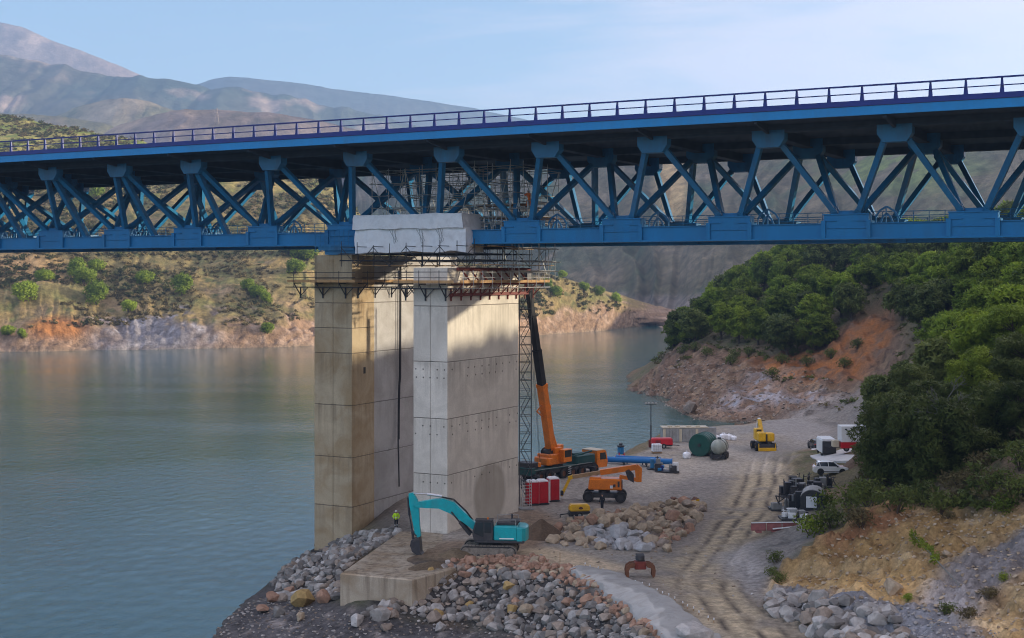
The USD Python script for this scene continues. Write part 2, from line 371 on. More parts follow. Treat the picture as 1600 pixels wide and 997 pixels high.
def on(px, py, lo=60.0, hi=560.0):
    """Where the sight line through a photo pixel meets the right bank."""
    d = np.arange(lo, hi, 0.15)
    x, z = (px - 800) / F * d, EYE - (py - HORIZON) / F * d
    hit = np.nonzero(H(np.stack([x, d], -1)) >= z)[0]
    k = hit[0] if len(hit) else len(d) - 1
    return np.array([x[k], d[k], height(x[k], d[k])])

# its colours, as the soils lie
def blend(c, m, new):
    m = np.clip(m, 0, 1)[..., None]
    return c * (1 - m) + np.array(new) * m
def soft(poly, w=9):
    return gaussian_filter(inside(poly, QP).astype(float), (1.6, 1.6))
n1, n2, n3 = fbm(Q * 0.09, 4, 51), fbm(Q * 0.4, 4, 53), fbm(Q * 1.3, 3, 55)
col = np.ones(Q.shape) * np.array((0.125, 0.105, 0.062))                       # brown hillside earth under the pines
col = blend(col, (n1 - 0.48) * 6, (0.17, 0.115, 0.07))
col = blend(col, (n2 - 0.56) * 6, (0.085, 0.09, 0.035))
flat = np.clip((0.17 - slope) / 0.08, 0, 1) * (ZZ < 9) * (YY < 300)
col = blend(col, flat, (0.18, 0.163, 0.143))                                   # grey site gravel
col = blend(col, flat * (n1 - 0.47) * 5, (0.235, 0.195, 0.15))
col = blend(col, flat * (n2 - 0.54) * 5, (0.14, 0.125, 0.115))
road = soft([(1140, 735), (1160, 720), (1232, 722), (1240, 745), (1228, 790), (1190, 835), (1160, 870), (1155, 900), (1180, 940), (1262, 1010), (1262, 1080), (1120, 1080), (1085, 960), (1030, 915), (960, 880), (850, 868), (840, 852), (960, 872), (1040, 868), (1090, 840), (1110, 800), (1120, 765)])
col = blend(col, np.exp(-(track_off / 6.5) ** 4) * (slope < 0.2) * (YY < 190) * 0.7, (0.135, 0.115, 0.095))
col = blend(col, road * np.exp(-(track_off / 4.4) ** 4) * np.clip(0.5 + (n2 - 0.42) * 4, 0, 1), (0.33, 0.262, 0.17))
ru = XX * 0.25 + YY
ruts = np.sin(ru * 3.3 + (n2 - 0.5) * 9) * 0.5 + 0.5
col = blend(col, road * ruts * np.clip((n2 - 0.40) * 5, 0, 1) * 0.6, (0.185, 0.15, 0.105))
for wob in (-2.6, -0.9, 1.0, 2.7):                                                  # wheel ruts along the track
    rut = np.exp(-((track_off - wob - (n1 - 0.5) * 1.6) / 0.30) ** 2) * np.clip(0.35 + (n2 - 0.45) * 4, 0, 1)
    col = blend(col, np.clip(road * rut * 1.2, 0, 1), (0.075, 0.06, 0.047))
col = blend(col, np.exp(-(track_off / 5.2) ** 4) * (1 - road) * flat * 0.35, (0.16, 0.135, 0.11))
side_wear = soft([(1040, 735), (1135, 740), (1110, 800), (1060, 850), (1090, 860), (1120, 800), (1150, 740), (1130, 770), (1040, 790)])
col = blend(col, side_wear * 0.55, (0.15, 0.13, 0.115))
lighter = soft([(1100, 690), (1190, 715), (1230, 735), (1160, 742), (1080, 745), (1000, 775), (980, 755), (1060, 722)])
col = blend(col, lighter * 0.6, (0.27, 0.23, 0.185))
dirt = soft([(800, 800), (840, 795), (880, 815), (850, 850), (790, 850)]) + soft([(640, 905), (600, 895), (690, 845), (820, 842), (880, 865), (880, 885), (760, 884)])
col = blend(col, dirt * 0.85, (0.15, 0.105, 0.07))
worn = soft([(810, 860), (860, 855), (960, 880), (1000, 895), (880, 888), (800, 880)])
col = blend(col, worn * 0.9, (0.33, 0.255, 0.17))
sand = soft([(888, 892), (920, 890), (990, 925), (1040, 955), (1110, 990), (1130, 1040), (1060, 1040), (1000, 965), (940, 925), (905, 905)])
grey_apron = soft([(1110, 870), (1200, 838), (1262, 800), (1282, 830), (1240, 870), (1215, 905), (1190, 940), (1160, 920)])
col = blend(col, grey_apron * 0.8, (0.215, 0.20, 0.19))
rip = soft([(640, 880), (760, 878), (900, 900), (1000, 965), (1060, 1060), (860, 1020), (700, 965), (560, 960), (600, 905)]) + soft([(480, 845), (600, 825), (630, 830), (540, 890), (535, 935), (420, 955), (400, 930)])
col = blend(col, rip, (0.055, 0.05, 0.047))
col = blend(col, sand * 1.0, (0.30, 0.285, 0.265))
col = blend(col, gaussian_filter(beach.astype(float), 1.5), (0.078, 0.072, 0.072))
col = blend(col, gaussian_filter(beach.astype(float), 1.5) * (n3 - 0.58) * 6, (0.19, 0.165, 0.15))
cut = gaussian_filter(near_cut.astype(float), 1.2) * (slope > 0.02)
col = blend(col, cut, (0.30, 0.19, 0.08))
col = blend(col, cut * (n2 - 0.48) * 5, (0.40, 0.28, 0.145))
col = blend(col, cut * soft([(1280, 850), (1400, 775), (1420, 800), (1410, 850), (1330, 870), (1300, 880)]) * np.clip((n2 - 0.42) * 5, 0, 0.8), (0.21, 0.085, 0.04))
col = blend(col, cut * soft([(1430, 955), (1480, 895), (1530, 862), (1590, 840), (1640, 830), (1640, 880), (1575, 912), (1520, 975), (1440, 1000)]), (0.21, 0.187, 0.178))
col = blend(col, soft([(1195, 928), (1300, 930), (1430, 955), (1540, 1000), (1560, 1060), (1420, 1040), (1300, 1000)]) * (YY < 112), (0.13, 0.13, 0.138))
hr = gaussian_filter(head_rock.astype(float), 1.2)
col = blend(col, hr, (0.155, 0.098, 0.064))
col = blend(col, hr * (n2 - 0.48) * 6, (0.235, 0.16, 0.10))
col = blend(col, hr * (n3 - 0.56) * 8, (0.075, 0.055, 0.04))
col = blend(col, hr * (strata > 0.4) * 0.5, (0.13, 0.085, 0.06))
orange = soft([(1150, 555), (1195, 548), (1290, 545), (1330, 505), (1385, 480), (1405, 505), (1370, 560), (1345, 600), (1290, 600), (1240, 590), (1180, 575)])
col = blend(col, hr * orange * np.clip((n2 - 0.30) * 3.2, 0, 1), (0.27, 0.105, 0.034))
col = blend(col, hr * soft([(1150, 600), (1180, 580), (1210, 590), (1190, 615), (1280, 610), (1290, 625), (1180, 640), (1110, 640)]) * np.clip((n2 - 0.40) * 4, 0, 1), (0.19, 0.19, 0.21))
plateau = soft([(1185, 668), (1240, 640), (1345, 610), (1420, 640), (1400, 700), (1250, 690)])
gap = soft([(575, 775), (640, 755), (705, 795), (650, 840), (590, 832)])
col = blend(col, gap, (0.125, 0.105, 0.088))
col = blend(col, plateau * 0.85 * (YY > 200), (0.21, 0.185, 0.165))
wet = np.clip(1 - ZZ / 0.55, 0, 1)
col = blend(col, wet * 0.6, (0.06, 0.055, 0.05))
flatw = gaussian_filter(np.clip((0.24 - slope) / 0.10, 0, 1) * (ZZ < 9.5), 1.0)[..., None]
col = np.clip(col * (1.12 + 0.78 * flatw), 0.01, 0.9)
ni, nj = XX.shape
I, J = np.meshgrid(np.arange(ni - 1), np.arange(nj - 1), indexing='ij')
a = (I * nj + J).ravel(); b = ((I + 1) * nj + J).ravel()
faces = np.vstack([np.stack([a, b, b + 1], 1), np.stack([a, b + 1, a + 1], 1)])
verts = np.stack([XX, YY, ZZ], -1).reshape(-1, 3)
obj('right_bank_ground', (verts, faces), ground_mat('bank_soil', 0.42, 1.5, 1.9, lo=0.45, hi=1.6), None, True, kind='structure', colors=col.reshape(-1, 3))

# ------------------------------------------------------------------ the reservoir
water = usdkit.material(stage, '/World/Looks/lake_water', {
    'g': ('geometry', {}), 'm': ('mapping', {'scale': (0.9, 0.55, 1)}), 'm2': ('mapping', {'scale': (0.012, 0.035, 1)}),
    'n': ('noise_texture', {'scale': 0.75, 'detail': 7, 'roughness': 0.62, 'distortion': 0.4}),
    'w': ('noise_texture', {'scale': 1.0, 'detail': 4, 'roughness': 0.55}),
    'wr': ('map_range', {'from_min': 0.35, 'from_max': 0.62, 'to_min': 0.55, 'to_max': 1.0, 'clamp': True}),
    'b': ('bump', {'distance': 0.11}),
    'cr': ('rgb_ramp', {'ramp': [(0.35, (0.008, 0.038, 0.032)), (0.65, (0.013, 0.050, 0.052))]}),
    'p': ('principled_bsdf', {'roughness': 0.05, 'ior': 1.333, 'specular_ior_level': 0.5}),
}, [('g.position', 'm.vector'), ('g.position', 'm2.vector'), ('m.vector', 'n.vector'), ('m2.vector', 'w.vector'), ('w.fac', 'wr.value'), ('wr.result', 'b.strength'),
    ('n.fac', 'b.height'), ('b.normal', 'p.normal'), ('w.fac', 'cr.fac'), ('cr.color', 'p.base_color')], surface='p.BSDF')
obj('lake_water', ([[-1500, -400, 0], [1500, -400, 0], [1500, 2300, 0], [-1500, 2300, 0]], [[0, 1, 2], [0, 2, 3]]), water, kind='structure')

# ------------------------------------------------------------------ hills and mountains beyond
def ridge(name, crest, foot, m, colour, rows=60, cols=260, amp=8.0, freq=0.01, power=1.15, lip=0.0, back=120.0, seed=0, gul=0.0, rocky=0.0):
    """A range of hills between two polylines (foot and crest, 3-D), falling away again behind the crest."""
    crest, foot = np.array(crest, float), np.array(foot, float)
    u = np.linspace(0, 1, cols)
    ip = lambda a: np.stack([np.interp(u, np.linspace(0, 1, len(a)), a[:, k]) for k in range(3)], -1)
    c, f = ip(crest), ip(foot)
    c = gaussian_filter(c, (cols / len(crest) * 0.16, 0), mode='nearest'); f = gaussian_filter(f, (cols / len(foot) * 0.12, 0), mode='nearest')
    t = np.linspace(0, 1, rows) ** 1.25
    prof = lip * np.clip(t / 0.03, 0, 1) + (1 - lip) * t ** power
    pts = f[:, None, :2] * (1 - t[None, :, None]) + c[:, None, :2] * t[None, :, None]
    z = f[:, None, 2] + (c[:, None, 2] - f[:, None, 2]) * prof[None, :]
    away = np.stack([c[:, 0] - f[:, 0], c[:, 1] - f[:, 1]], -1)
    away /= np.linalg.norm(away, axis=1, keepdims=True)
    tb = np.linspace(0, 1, 10)[1:]
    bp = c[:, None, :2] + away[:, None, :] * back * tb[None, :, None]
    bz = c[:, None, 2] * (1 - tb[None, :] ** 1.3) - 3 * tb[None, :]
    pts = np.concatenate([pts, bp], 1); z = np.concatenate([z, bz], 1)
    q = np.concatenate([pts, z[..., None]], -1)
    env = np.concatenate([np.clip(t / 0.05, 0.15, 1) * (1 - 0.75 * t ** 3), np.full(9, 0.25)])[None, :]
    z = z + (fbm(q * freq, 6, seed) - 0.5) * 2 * amp * env
    if gul:
        s = np.cumsum(np.r_[0, np.linalg.norm(np.diff(c[:, :2], axis=0), axis=1)])
        gq = np.stack([np.broadcast_to(s[:, None], z.shape) * freq * 3.0 + (fbm(q * freq * 1.5, 3, seed + 4) - 0.5) * 2.2, z * freq * 0.5, z * 0], -1)
        z = z - np.abs(fbm(gq, 4, seed + 2) - 0.5) * 2 * gul * env
    if rocky:
        low = np.clip((rocky - z) / (0.5 * rocky), 0, 1) * np.clip((z + 1) / 2, 0, 1)
        z = z + low * ((fbm(q * 0.10, 5, seed + 7) - 0.5) * 7 - np.abs(fbm(q * np.array([0.12, 0.12, 0.5]), 4, seed + 8) - 0.5) * 7)
    q[..., 2] = z
    n, k = z.shape
    i, j = np.meshgrid(np.arange(n - 1), np.arange(k - 1), indexing='ij')
    a = (i * k + j).ravel(); b = ((i + 1) * k + j).ravel()
    fc = np.vstack([np.stack([a, b, b + 1], 1), np.stack([a, b + 1, a + 1], 1)])
    cl = colour(q, np.broadcast_to(np.concatenate([t, np.ones(9)])[None, :], z.shape))
    obj(name, (q.reshape(-1, 3), fc), m, None, True, kind='structure', colors=np.clip(cl, 0.005, 0.9).reshape(-1, 3))
    return q

def mixc(c, m, new): return blend(c, m, new)
def left_colour(q, t):
    return left_soil(q, t) * 1.38
def left_soil(q, t):
    qp = pix(q); z = q[..., 2]
    a, b, c2 = fbm(q * 0.02, 5, 61), fbm(q * 0.07, 4, 63), fbm(q * 0.25, 3, 65)
    c = np.ones(q.shape) * np.array((0.185, 0.138, 0.058))
    c = mixc(c, (a - 0.47) * 7, (0.145, 0.118, 0.05))
    c = mixc(c, (b - 0.52) * 7, (0.13, 0.12, 0.045))
    c = mixc(c, (0.42 - b) * 7, (0.22, 0.155, 0.085))
    c = mixc(c, (c2 - 0.58) * 8, (0.09, 0.09, 0.035))
    hi = np.clip((z - 70) / 25, 0, 1)
    c = mixc(c, hi * 0.75, (0.33, 0.28, 0.075))
    c = mixc(c, hi * (b - 0.5) * 7, (0.16, 0.19, 0.04))
    rock = np.clip((13 + (b - 0.5) * 22 - z) / 4, 0, 1)
    c = mixc(c, rock, (0.20, 0.13, 0.082))
    c = mixc(c, rock * (c2 - 0.5) * 8, (0.27, 0.19, 0.135))
    grey = rock * np.clip(1 - np.abs(qp[..., 0] - 245) / 110, 0, 1) * 1.6
    c = mixc(c, grey, (0.145, 0.135, 0.142))
    c = mixc(c, grey * (c2 - 0.5) * 8, (0.25, 0.235, 0.24))
    og = np.clip(1 - np.hypot((qp[..., 0] - 90) / 60, (qp[..., 1] - 512) / 22), 0, 1) * 2
    c = mixc(c, og, (0.30, 0.13, 0.045))
    og2 = np.clip(1 - np.hypot((qp[..., 0] - 30) / 90, (qp[..., 1] - 415) / 35), 0, 1) * 1.5
    c = mixc(c, og2 * (0.3 + b), (0.46, 0.28, 0.12))
    c = mixc(c, np.clip(1 - z / 2.0, 0, 1) * 0.5, (0.17, 0.135, 0.10))
    return c
left_mat = ground_mat('dry_hill', 1.6, 0.25, 0.35, lo=0.4, hi=1.65)
left_crest = [P(-420, 150, 980), P(-200, 165, 980), P(-60, 176, 960), P(0, 180, 950), P(60, 189, 930), P(150, 206, 900), P(300, 235, 850), P(450, 252, 820), P(525, 270, 800), P(560, 335, 770), P(640, 395, 735), P(740, 412, 712), P(850, 426, 700), P(900, 441, 715), P(960, 470, 745), P(1000, 496, 785), P(1028, 508.5, 812)]
lf = [(-420, 560), (-200, 556), (-60, 554), (0, 553), (60, 552), (150, 550), (250, 549), (340, 547), (430, 545), (500, 542), (600, 538), (700, 534), (800, 529), (870, 524), (940, 519), (990, 512), (1029, 508.5)]
left_foot = [G(x, y, -0.6) for x, y in lf]
LEFT = ridge('left_bank_hillside', left_crest, left_foot, left_mat, left_colour, rows=150, cols=520, amp=10, freq=0.02, power=0.95, lip=0.05, back=260, seed=71, gul=4.5, rocky=16.0)

def shade_colour(q, t):
    z = q[..., 2]
    a, b = fbm(q * 0.006, 5, 81), fbm(q * 0.03, 5, 83)
    c = np.ones(q.shape) * np.array((0.105, 0.086, 0.048))
    c = mixc(c, (a - 0.48) * 6, (0.085, 0.085, 0.05))
    c = mixc(c, (b - 0.54) * 7, (0.085, 0.10, 0.05))
    c = mixc(c, (0.45 - b) * 6, (0.165, 0.13, 0.085))
    qp = pix(q)
    g = np.clip(1 - np.hypot((qp[..., 0] - 1047) / 34, (qp[..., 1] - 296) / 70), 0, 1) * 2.2
    c = mixc(c, g, (0.36, 0.25, 0.115))  # sunlit strip of the spur, painted in as golden colour
    g2 = np.clip(1 - np.hypot((qp[..., 0] - 1400) / 170, (qp[..., 1] - 265) / 50), 0, 1) * 1.4
    c = mixc(c, g2 * (b > 0.47), (0.12, 0.15, 0.04))
    c = mixc(c, np.clip((16 + (b - 0.5) * 22 - z) / 4, 0, 1), (0.18, 0.148, 0.12))
    return c
far_mat = ground_mat('far_slope', 5.0, 0.06, 0.09, lo=0.4, hi=1.7)
ridge('far_bank_mountain', [P(540, 235, 2050), P(640, 222, 1750), P(800, 214, 1620), P(1000, 206, 1450), P(1200, 200, 1300), P(1400, 200, 1150), P(1560, 214, 1020), P(1640, 232, 960), P(1760, 250, 880)],
      [np.array([x, y, -1.0]) for x, y in [(-190, 1420), (-80, 1260), (20, 1120), (95, 965), (128, 880), (165, 790), (215, 700), (270, 640), (330, 590)]],
      far_mat, shade_colour, rows=110, cols=320, amp=20, freq=0.006, power=1.0, lip=0.04, back=500, seed=91, gul=26)

def hazy_colour(c0, c1, c2, f):
    def fn(q, t):
        a, b = fbm(q * f, 5, 101), fbm(q * f * 3.5, 4, 103)
        c = np.ones(q.shape) * np.array(c0)
        c = mixc(c, (a - 0.47) * 7, c1)
        return mixc(c, (b - 0.55) * 8, c2)
    return fn
mt = ground_mat('mountain', 18.0, 0.012, 0.02, lo=0.5, hi=1.6)
def foot_of(crest, dist, z, bend=0.0):
    return [np.array([c[0] + bend * dist, c[1] - dist, z]) for c in crest]
c1 = [P(120, 240, 2200), P(180, 197, 2156), P(225, 182, 2129), P(270, 172, 2112), P(340, 170, 2112), P(400, 174, 2112), P(460, 181, 2129), P(540, 195, 2200), P(700, 235, 2288), P(900, 300, 2376)]
ridge('pylon_hill', c1, foot_of(c1, 700, -5), mt, hazy_colour((0.19, 0.145, 0.125), (0.27, 0.20, 0.14), (0.12, 0.10, 0.08), 0.004), amp=22, freq=0.004, gul=30, seed=111, back=500)
c2 = [P(60, 190, 3010), P(120, 167, 2940), P(160, 156, 2905), P(190, 151, 2870), P(225, 155, 2870), P(260, 168, 2870), P(330, 190, 2940), P(450, 230, 3010)]
ridge('middle_hill', c2, foot_of(c2, 700, -5), mt, hazy_colour((0.17, 0.16, 0.09), (0.26, 0.21, 0.14), (0.10, 0.11, 0.06), 0.003), amp=18, freq=0.004, gul=28, seed=121, back=700)
c2b = [P(-300, 150, 2664), P(-100, 168, 2590), P(0, 176, 2516), P(70, 180, 2516), P(120, 184, 2516), P(165, 192, 2516), P(230, 215, 2590), P(400, 260, 2664)]
ridge('rounded_hill', c2b, foot_of(c2b, 600, -5), mt, hazy_colour((0.20, 0.17, 0.10), (0.14, 0.13, 0.07), (0.26, 0.20, 0.15), 0.004), amp=16, freq=0.004, gul=30, seed=125, back=600)
c3 = [P(-400, 40, 4320), P(-150, 72, 4200), P(0, 84, 4080), P(60, 92, 4050), P(120, 98, 4020), P(220, 115, 4020), P(330, 128, 4020), P(430, 145, 4080), P(530, 166, 4140), P(640, 188, 4200), P(800, 225, 4320)]
ridge('terraced_mountain', c3, foot_of(c3, 1300, -5, 0.1), mt, hazy_colour((0.05, 0.072, 0.062), (0.085, 0.085, 0.065), (0.26, 0.20, 0.16), 0.0028), rows=110, amp=42, freq=0.003, gul=105, seed=131, back=700)  # blue-green base colours stand in for thicker haze
c4 = [P(-400, 20, 5782), P(-150, 22, 5723), P(-40, 30, 5664), P(10, 34, 5664), P(40, 42, 5664), P(90, 66, 5664), P(140, 84, 5664), P(180, 100, 5664), P(240, 128, 5664), P(330, 165, 5723)]
ridge('high_peak', c4, foot_of(c4, 1400, -5), mt, hazy_colour((0.22, 0.16, 0.13), (0.17, 0.13, 0.11), (0.26, 0.20, 0.165), 0.002), amp=34, freq=0.0018, gul=40, seed=141, back=700)
c5 = [P(240, 150, 5723), P(300, 133, 5664), P(330, 123, 5605), P(360, 119, 5605), P(450, 126, 5605), P(540, 141, 5664), P(610, 149, 5723), P(680, 158, 5782), P(760, 172, 5841), P(900, 205, 5900)]
ridge('distant_ridge', c5, foot_of(c5, 1200, -5), mt, hazy_colour((0.05, 0.068, 0.07), (0.08, 0.08, 0.075), (0.06, 0.07, 0.07), 0.002), amp=28, freq=0.002, gul=36, seed=151, back=700)  # haze put into the colour: bluish base tones
obj('valley_floor', ([[-5500, -500, -9], [5500, -500, -9], [5500, 7600, -9], [-5500, 7600, -9]], [[0, 1, 2], [0, 2, 3]]), mat('valley_earth', (0.16, 0.13, 0.09), 0.95), kind='structure')

# ------------------------------------------------------------------ air
haze = MB().box((0, 3600, 590), (12000, 9200, 1204))
air = usdkit.material(stage, '/World/Looks/air', {'v': ('principled_volume', {'color': (0.38, 0.62, 1.0), 'density': 0.000115, 'anisotropy': 0.2})}, [], volume='v.volume')
obj('haze', haze, air, kind='stuff')
# ------------------------------------------------------------------ the viaduct: a steel space truss on concrete piers
U3 = np.array([0.8857, -0.4644, 0.0]); T3 = np.array([-0.4644, -0.8857, 0.0]); P03 = np.array([-19.333, 145.0, 0.0])
def Bp(s, t, z): return P03 + s * U3 + t * T3 + np.array([0, 0, z])
RB = np.stack([U3, -T3, np.array([0, 0, 1.0])], 1)           # columns: along the bridge, away from the camera, up
def bbox(mb, s0, s1, t0, t1, z0, z1, r=0.0):
    c = Bp((s0 + s1) / 2, (t0 + t1) / 2, (z0 + z1) / 2)
    sz = (abs(s1 - s0), abs(t1 - t0), abs(z1 - z0))
    return mb.rbox(c, sz, r, RB) if r else mb.box(c, sz, RB)

truss_blue = mat('truss_blue', (0.018, 0.185, 0.385), 0.42, var=0.16, scale=0.7, spec=0.5, dirt=(0.04, 0.085, 0.13), dirt_amount=0.6, bump=0.004, bscale=5, stretch=(1, 1, 0.3))
fascia_blue = mat('fascia_blue', (0.010, 0.205, 0.47), 0.45, var=0.10, scale=0.5, dirt=(0.04, 0.13, 0.24), dirt_amount=0.4, stretch=(1, 1, 0.2))
navy = mat('navy_paint', (0.012, 0.024, 0.17), 0.4, var=0.15, scale=0.8, dirt=(0.02, 0.03, 0.10), dirt_amount=0.4)
under = mat('deck_underside', (0.045, 0.060, 0.085), 0.8, var=0.2, scale=0.4)
asphalt = mat('asphalt', (0.05, 0.05, 0.05), 0.9)
galv = mat('galvanised_steel', (0.50, 0.50, 0.49), 0.45, 0.55, var=0.22, scale=3)
dark_steel = mat('dark_steel', (0.045, 0.045, 0.05), 0.55, 0.4, var=0.3, scale=3)
red_steel = mat('red_oxide_steel', (0.16, 0.028, 0.018), 0.6, var=0.3, scale=2)
plank = mat('scaffold_board', (0.42, 0.25, 0.11), 0.8, var=0.3, scale=1.5)

M0, S0 = 10.8, -36.5
bridge = thing('road_viaduct', 'long blue steel truss road viaduct crossing the reservoir on concrete piers', 'bridge', (0, 0, 0))
SA, SB = S0 - 13 * M0, S0 + 13.2 * M0
TA, TM, TF, TB = 5.1, -7.7, -20.5, -15.4
T_N, T_S = 9.5, -24.9
m = MB(); bbox(m, SA, SB, T_N - 0.25, T_S + 0.25, 43.02, 43.55); obj('deck_slab', m, under, bridge)
m = MB(); bbox(m, SA, SB, T_N - 0.4, T_S + 0.4, 43.55, 43.66); obj('carriageway', m, asphalt, bridge)
for tt, sg in ((T_N, 1), (T_S, -1)):
    m = MB(); bbox(m, SA, SB, tt, tt - sg * 0.25, 43.08, 43.72); bbox(m, SA, SB, tt + sg * 0.06, tt - sg * 0.25, 43.0, 43.08)
    obj('fascia', m, fascia_blue, bridge)
    m = MB(); bbox(m, SA, SB, tt + sg * 0.05, tt - sg * 0.45, 43.76, 44.2); obj('parapet_kerb', m, navy, bridge)
    m = MB()
    bbox(m, SA, SB, tt + sg * 0.02, tt - sg * 0.14, 45.33, 45.46)
    obj('top_rail', m, navy, bridge)
    m = MB()
    bbox(m, SA, SB, tt + sg * 0.0, tt - sg * 0.1, 44.72, 44.80)
    obj('middle_rail', m, navy, bridge)
    s = SA + 0.9
    while s < SB:
        m = MB(); q = [(-0.17, 0), (0.17, 0), (0.07, 1.13), (-0.07, 1.13)]
        m.prism([(x, z) for x, z in q], -0.02, 0.14, 'y', RB, Bp(s, tt - sg * 0.03 - 0.06, 44.2))
        obj('parapet_post', m, navy, bridge)
        s += 2.7
# longitudinal girders and cross beams under the deck
for tt in (TA, TM, TF):
    m = MB(); bbox(m, SA, SB, tt - 0.5, tt + 0.5, 42.35, 43.02); obj('deck_girder', m, under, bridge)
for tt, sg in ((TA, 1), (TF, -1)):
    m = MB(); bbox(m, SA, SB, tt + sg * 0.62, tt + sg * 0.80, 42.58, 43.0); obj('edge_stringer', m, under, bridge)  # dark strip added along each edge, covering the tops of the gussets
n_mod = 26
nodes_a = [S0 + (k - 13) * M0 for k in range(n_mod + 1)]
for sa in nodes_a:
    m = MB(); bbox(m, sa - 0.25, sa + 0.25, TA, TF, 42.2, 43.02); bbox(m, sa - 0.5, sa + 0.5, TA, TF, 42.1, 42.2); obj('cross_beam', m, under, bridge)
    for tt, sg in ((TA, 1), (TF, -1)):
        m = MB(); m.prism([(0, 42.98), (sg * 4.1, 42.98), (sg * 4.1, 42.78), (0, 42.2)], -0.12, 0.12, 'x', np.stack([U3, T3, np.array([0, 0, 1.0])], 1), Bp(sa, tt, 0))
        obj('cantilever_rib', m, under, bridge)
    for tt in (TA, TM, TF):
        g = [(-1.45, 43.0), (1.45, 43.0), (1.45, 41.8), (0.98, 41.12), (-0.98, 41.12), (-1.45, 41.8)]
        m = MB(); m.prism(g, -0.52, 0.52, 'y', RB, Bp(sa, tt, 0))
        m.prism([(x * 0.93, 41.3 + (z - 41.3) * 0.95) for x, z in g], 0.52, 0.55, 'y', RB, Bp(sa, tt, 0))
        obj('top_gusset', m, truss_blue, bridge)
# bottom chords, node boxes, diagonals
nodes_b = [S0 + (k - 13 + 0.5) * M0 for k in range(n_mod)]
CHT, CHB = 34.60, 33.28
for tt in (0.0, TB):
    tb, tf = tt - 1.25, tt
    for k in range(n_mod - 1):
        a, b = nodes_b[k] + 2.0, nodes_b[k + 1] - 2.0
        m = MB()
        bbox(m, a, b, tf - 0.06, tb + 0.06, CHB + 0.05, CHT - 0.05)
        bbox(m, a, b, tf + 0.10, tb - 0.10, CHT - 0.05, CHT + 0.02)
        bbox(m, a, b, tf + 0.16, tb - 0.16, CHB - 0.10, CHB + 0.05)
        obj('bottom_chord', m, fascia_blue if tt == 0 else truss_blue, bridge)
    for sb in nodes_b:
        m = MB()
        bbox(m, sb - 2.0, sb + 2.0, tf + 0.02, tb - 0.02, CHB + 0.05, 35.36)
        bbox(m, sb - 2.06, sb + 2.06, tf + 0.14, tb - 0.14, 35.36, 35.46)
        bbox(m, sb - 2.0, sb + 2.0, tf + 0.18, tb - 0.18, CHB - 0.10, CHB + 0.05)
        bbox(m, sb - 1.85, sb + 1.85, tf + 0.13, tf + 0.02, 34.16, 34.24)
        for e in (-1, 1):
            bbox(m, sb + e * 2.0 - 0.2, sb + e * 2.0 + 0.2, tf + 0.20, tb - 0.20, CHB + 0.05, 34.86)
            bbox(m, sb + e * 1.35 - 0.5, sb + e * 1.35 + 0.5, tf + 0.15, tf + 0.02, 34.80, 34.87)
        bbox(m, sb - 0.75, sb + 0.75, tf - 0.35, tb + 0.35, 35.46, 35.75)
        obj('chord_node', m, fascia_blue if tt == 0 else truss_blue, bridge)
for tbm, tops in ((0.0, (TA, TM)), (TB, (TM, TF))):
    for sb in nodes_b:
        for tt in tops:
            for e in (-1, 1):
                sa = sb + e * M0 / 2
                p0 = Bp(sb + e * 0.95, tbm - 0.62 + (0.15 if tt > tbm else -0.15), 35.40); p1 = Bp(sa - e * 0.85, tt - (0.2 if tt == TA else 0), 41.6)
                m = MB(); m.beam(p0, p1, 0.48, 0.54, T3)
                m.beam(p0 * 0.96 + p1 * 0.04, p0 * 0.93 + p1 * 0.07, 0.60, 0.64, T3)
                obj('diagonal', m, truss_blue, bridge)
for k, sa in enumerate(nodes_a):                                  # the older left half has upright struts to the middle of each panel
    if sa < -12:
        m = MB(); m.beam(Bp(sa + 0.25, TA - 0.25, 41.4), Bp(sa, -0.62, 34.6), 0.52, 0.56, U3); obj('upright', m, truss_blue, bridge)
# inspection walkways behind each chord: grating, railing, brackets
for tt in (-1.45, TB + 0.25):
    m = MB(); bbox(m, SA, SB - 20, tt, tt - 0.9, 34.50, 34.56); obj('walkway_grating', m, dark_steel, bridge)
    m = MB()
    for zz in (34.95, 35.3, 35.68): m.tube(Bp(SA, tt - 0.88, zz), Bp(SB - 20, tt - 0.88, zz), 0.032, n=5)
    obj('walkway_rail', m, truss_blue, bridge)
    s = SA
    mm = MB()
    while s < SB - 20:
        mm.tube(Bp(s, tt - 0.88, 34.5), Bp(s, tt - 0.88, 35.7), 0.035, n=5); s += 1.35
    obj('walkway_stanchion', mm, truss_blue, bridge, kind='stuff')
for sb in nodes_b[6:22]:
    m = MB()
    for zz, w in ((0.0, 1.0), (-0.55, 0.55)):
        pts = [(-0.95 * w, 35.15 + zz), (-0.55 * w, 35.75 + zz), (0.05, 36.1 + zz * 1.1), (0.75 * w, 35.65 + zz), (1.1 * w, 35.1 + zz)]
        pp = [Bp(sb + 3.2 + x, -1.5, z) for x, z in pts]
        for a, b in zip(pp[:-1], pp[1:]): m.beam(a, b, 0.16, 0.10, T3)
    m.beam(Bp(sb + 3.2, -1.5, 34.5), Bp(sb + 3.2, -1.5, 36.0), 0.1, 0.1, T3)
    for e in (-0.9, 1.05): m.beam(Bp(sb + 3.2 + e, -1.5, 34.5), Bp(sb + 3.2 + e, -1.5, 35.15), 0.1, 0.1, T3)
    obj('gangway_bracket', m, truss_blue, bridge)
m = MB()
for sb in nodes_b[6:20]:
    bbox(m, sb + 0.2, sb + 5.0, -1.6, TB + 0.2, 34.28, 34.46)
obj('bottom_cross_beam', m, truss_blue, bridge, kind='stuff')

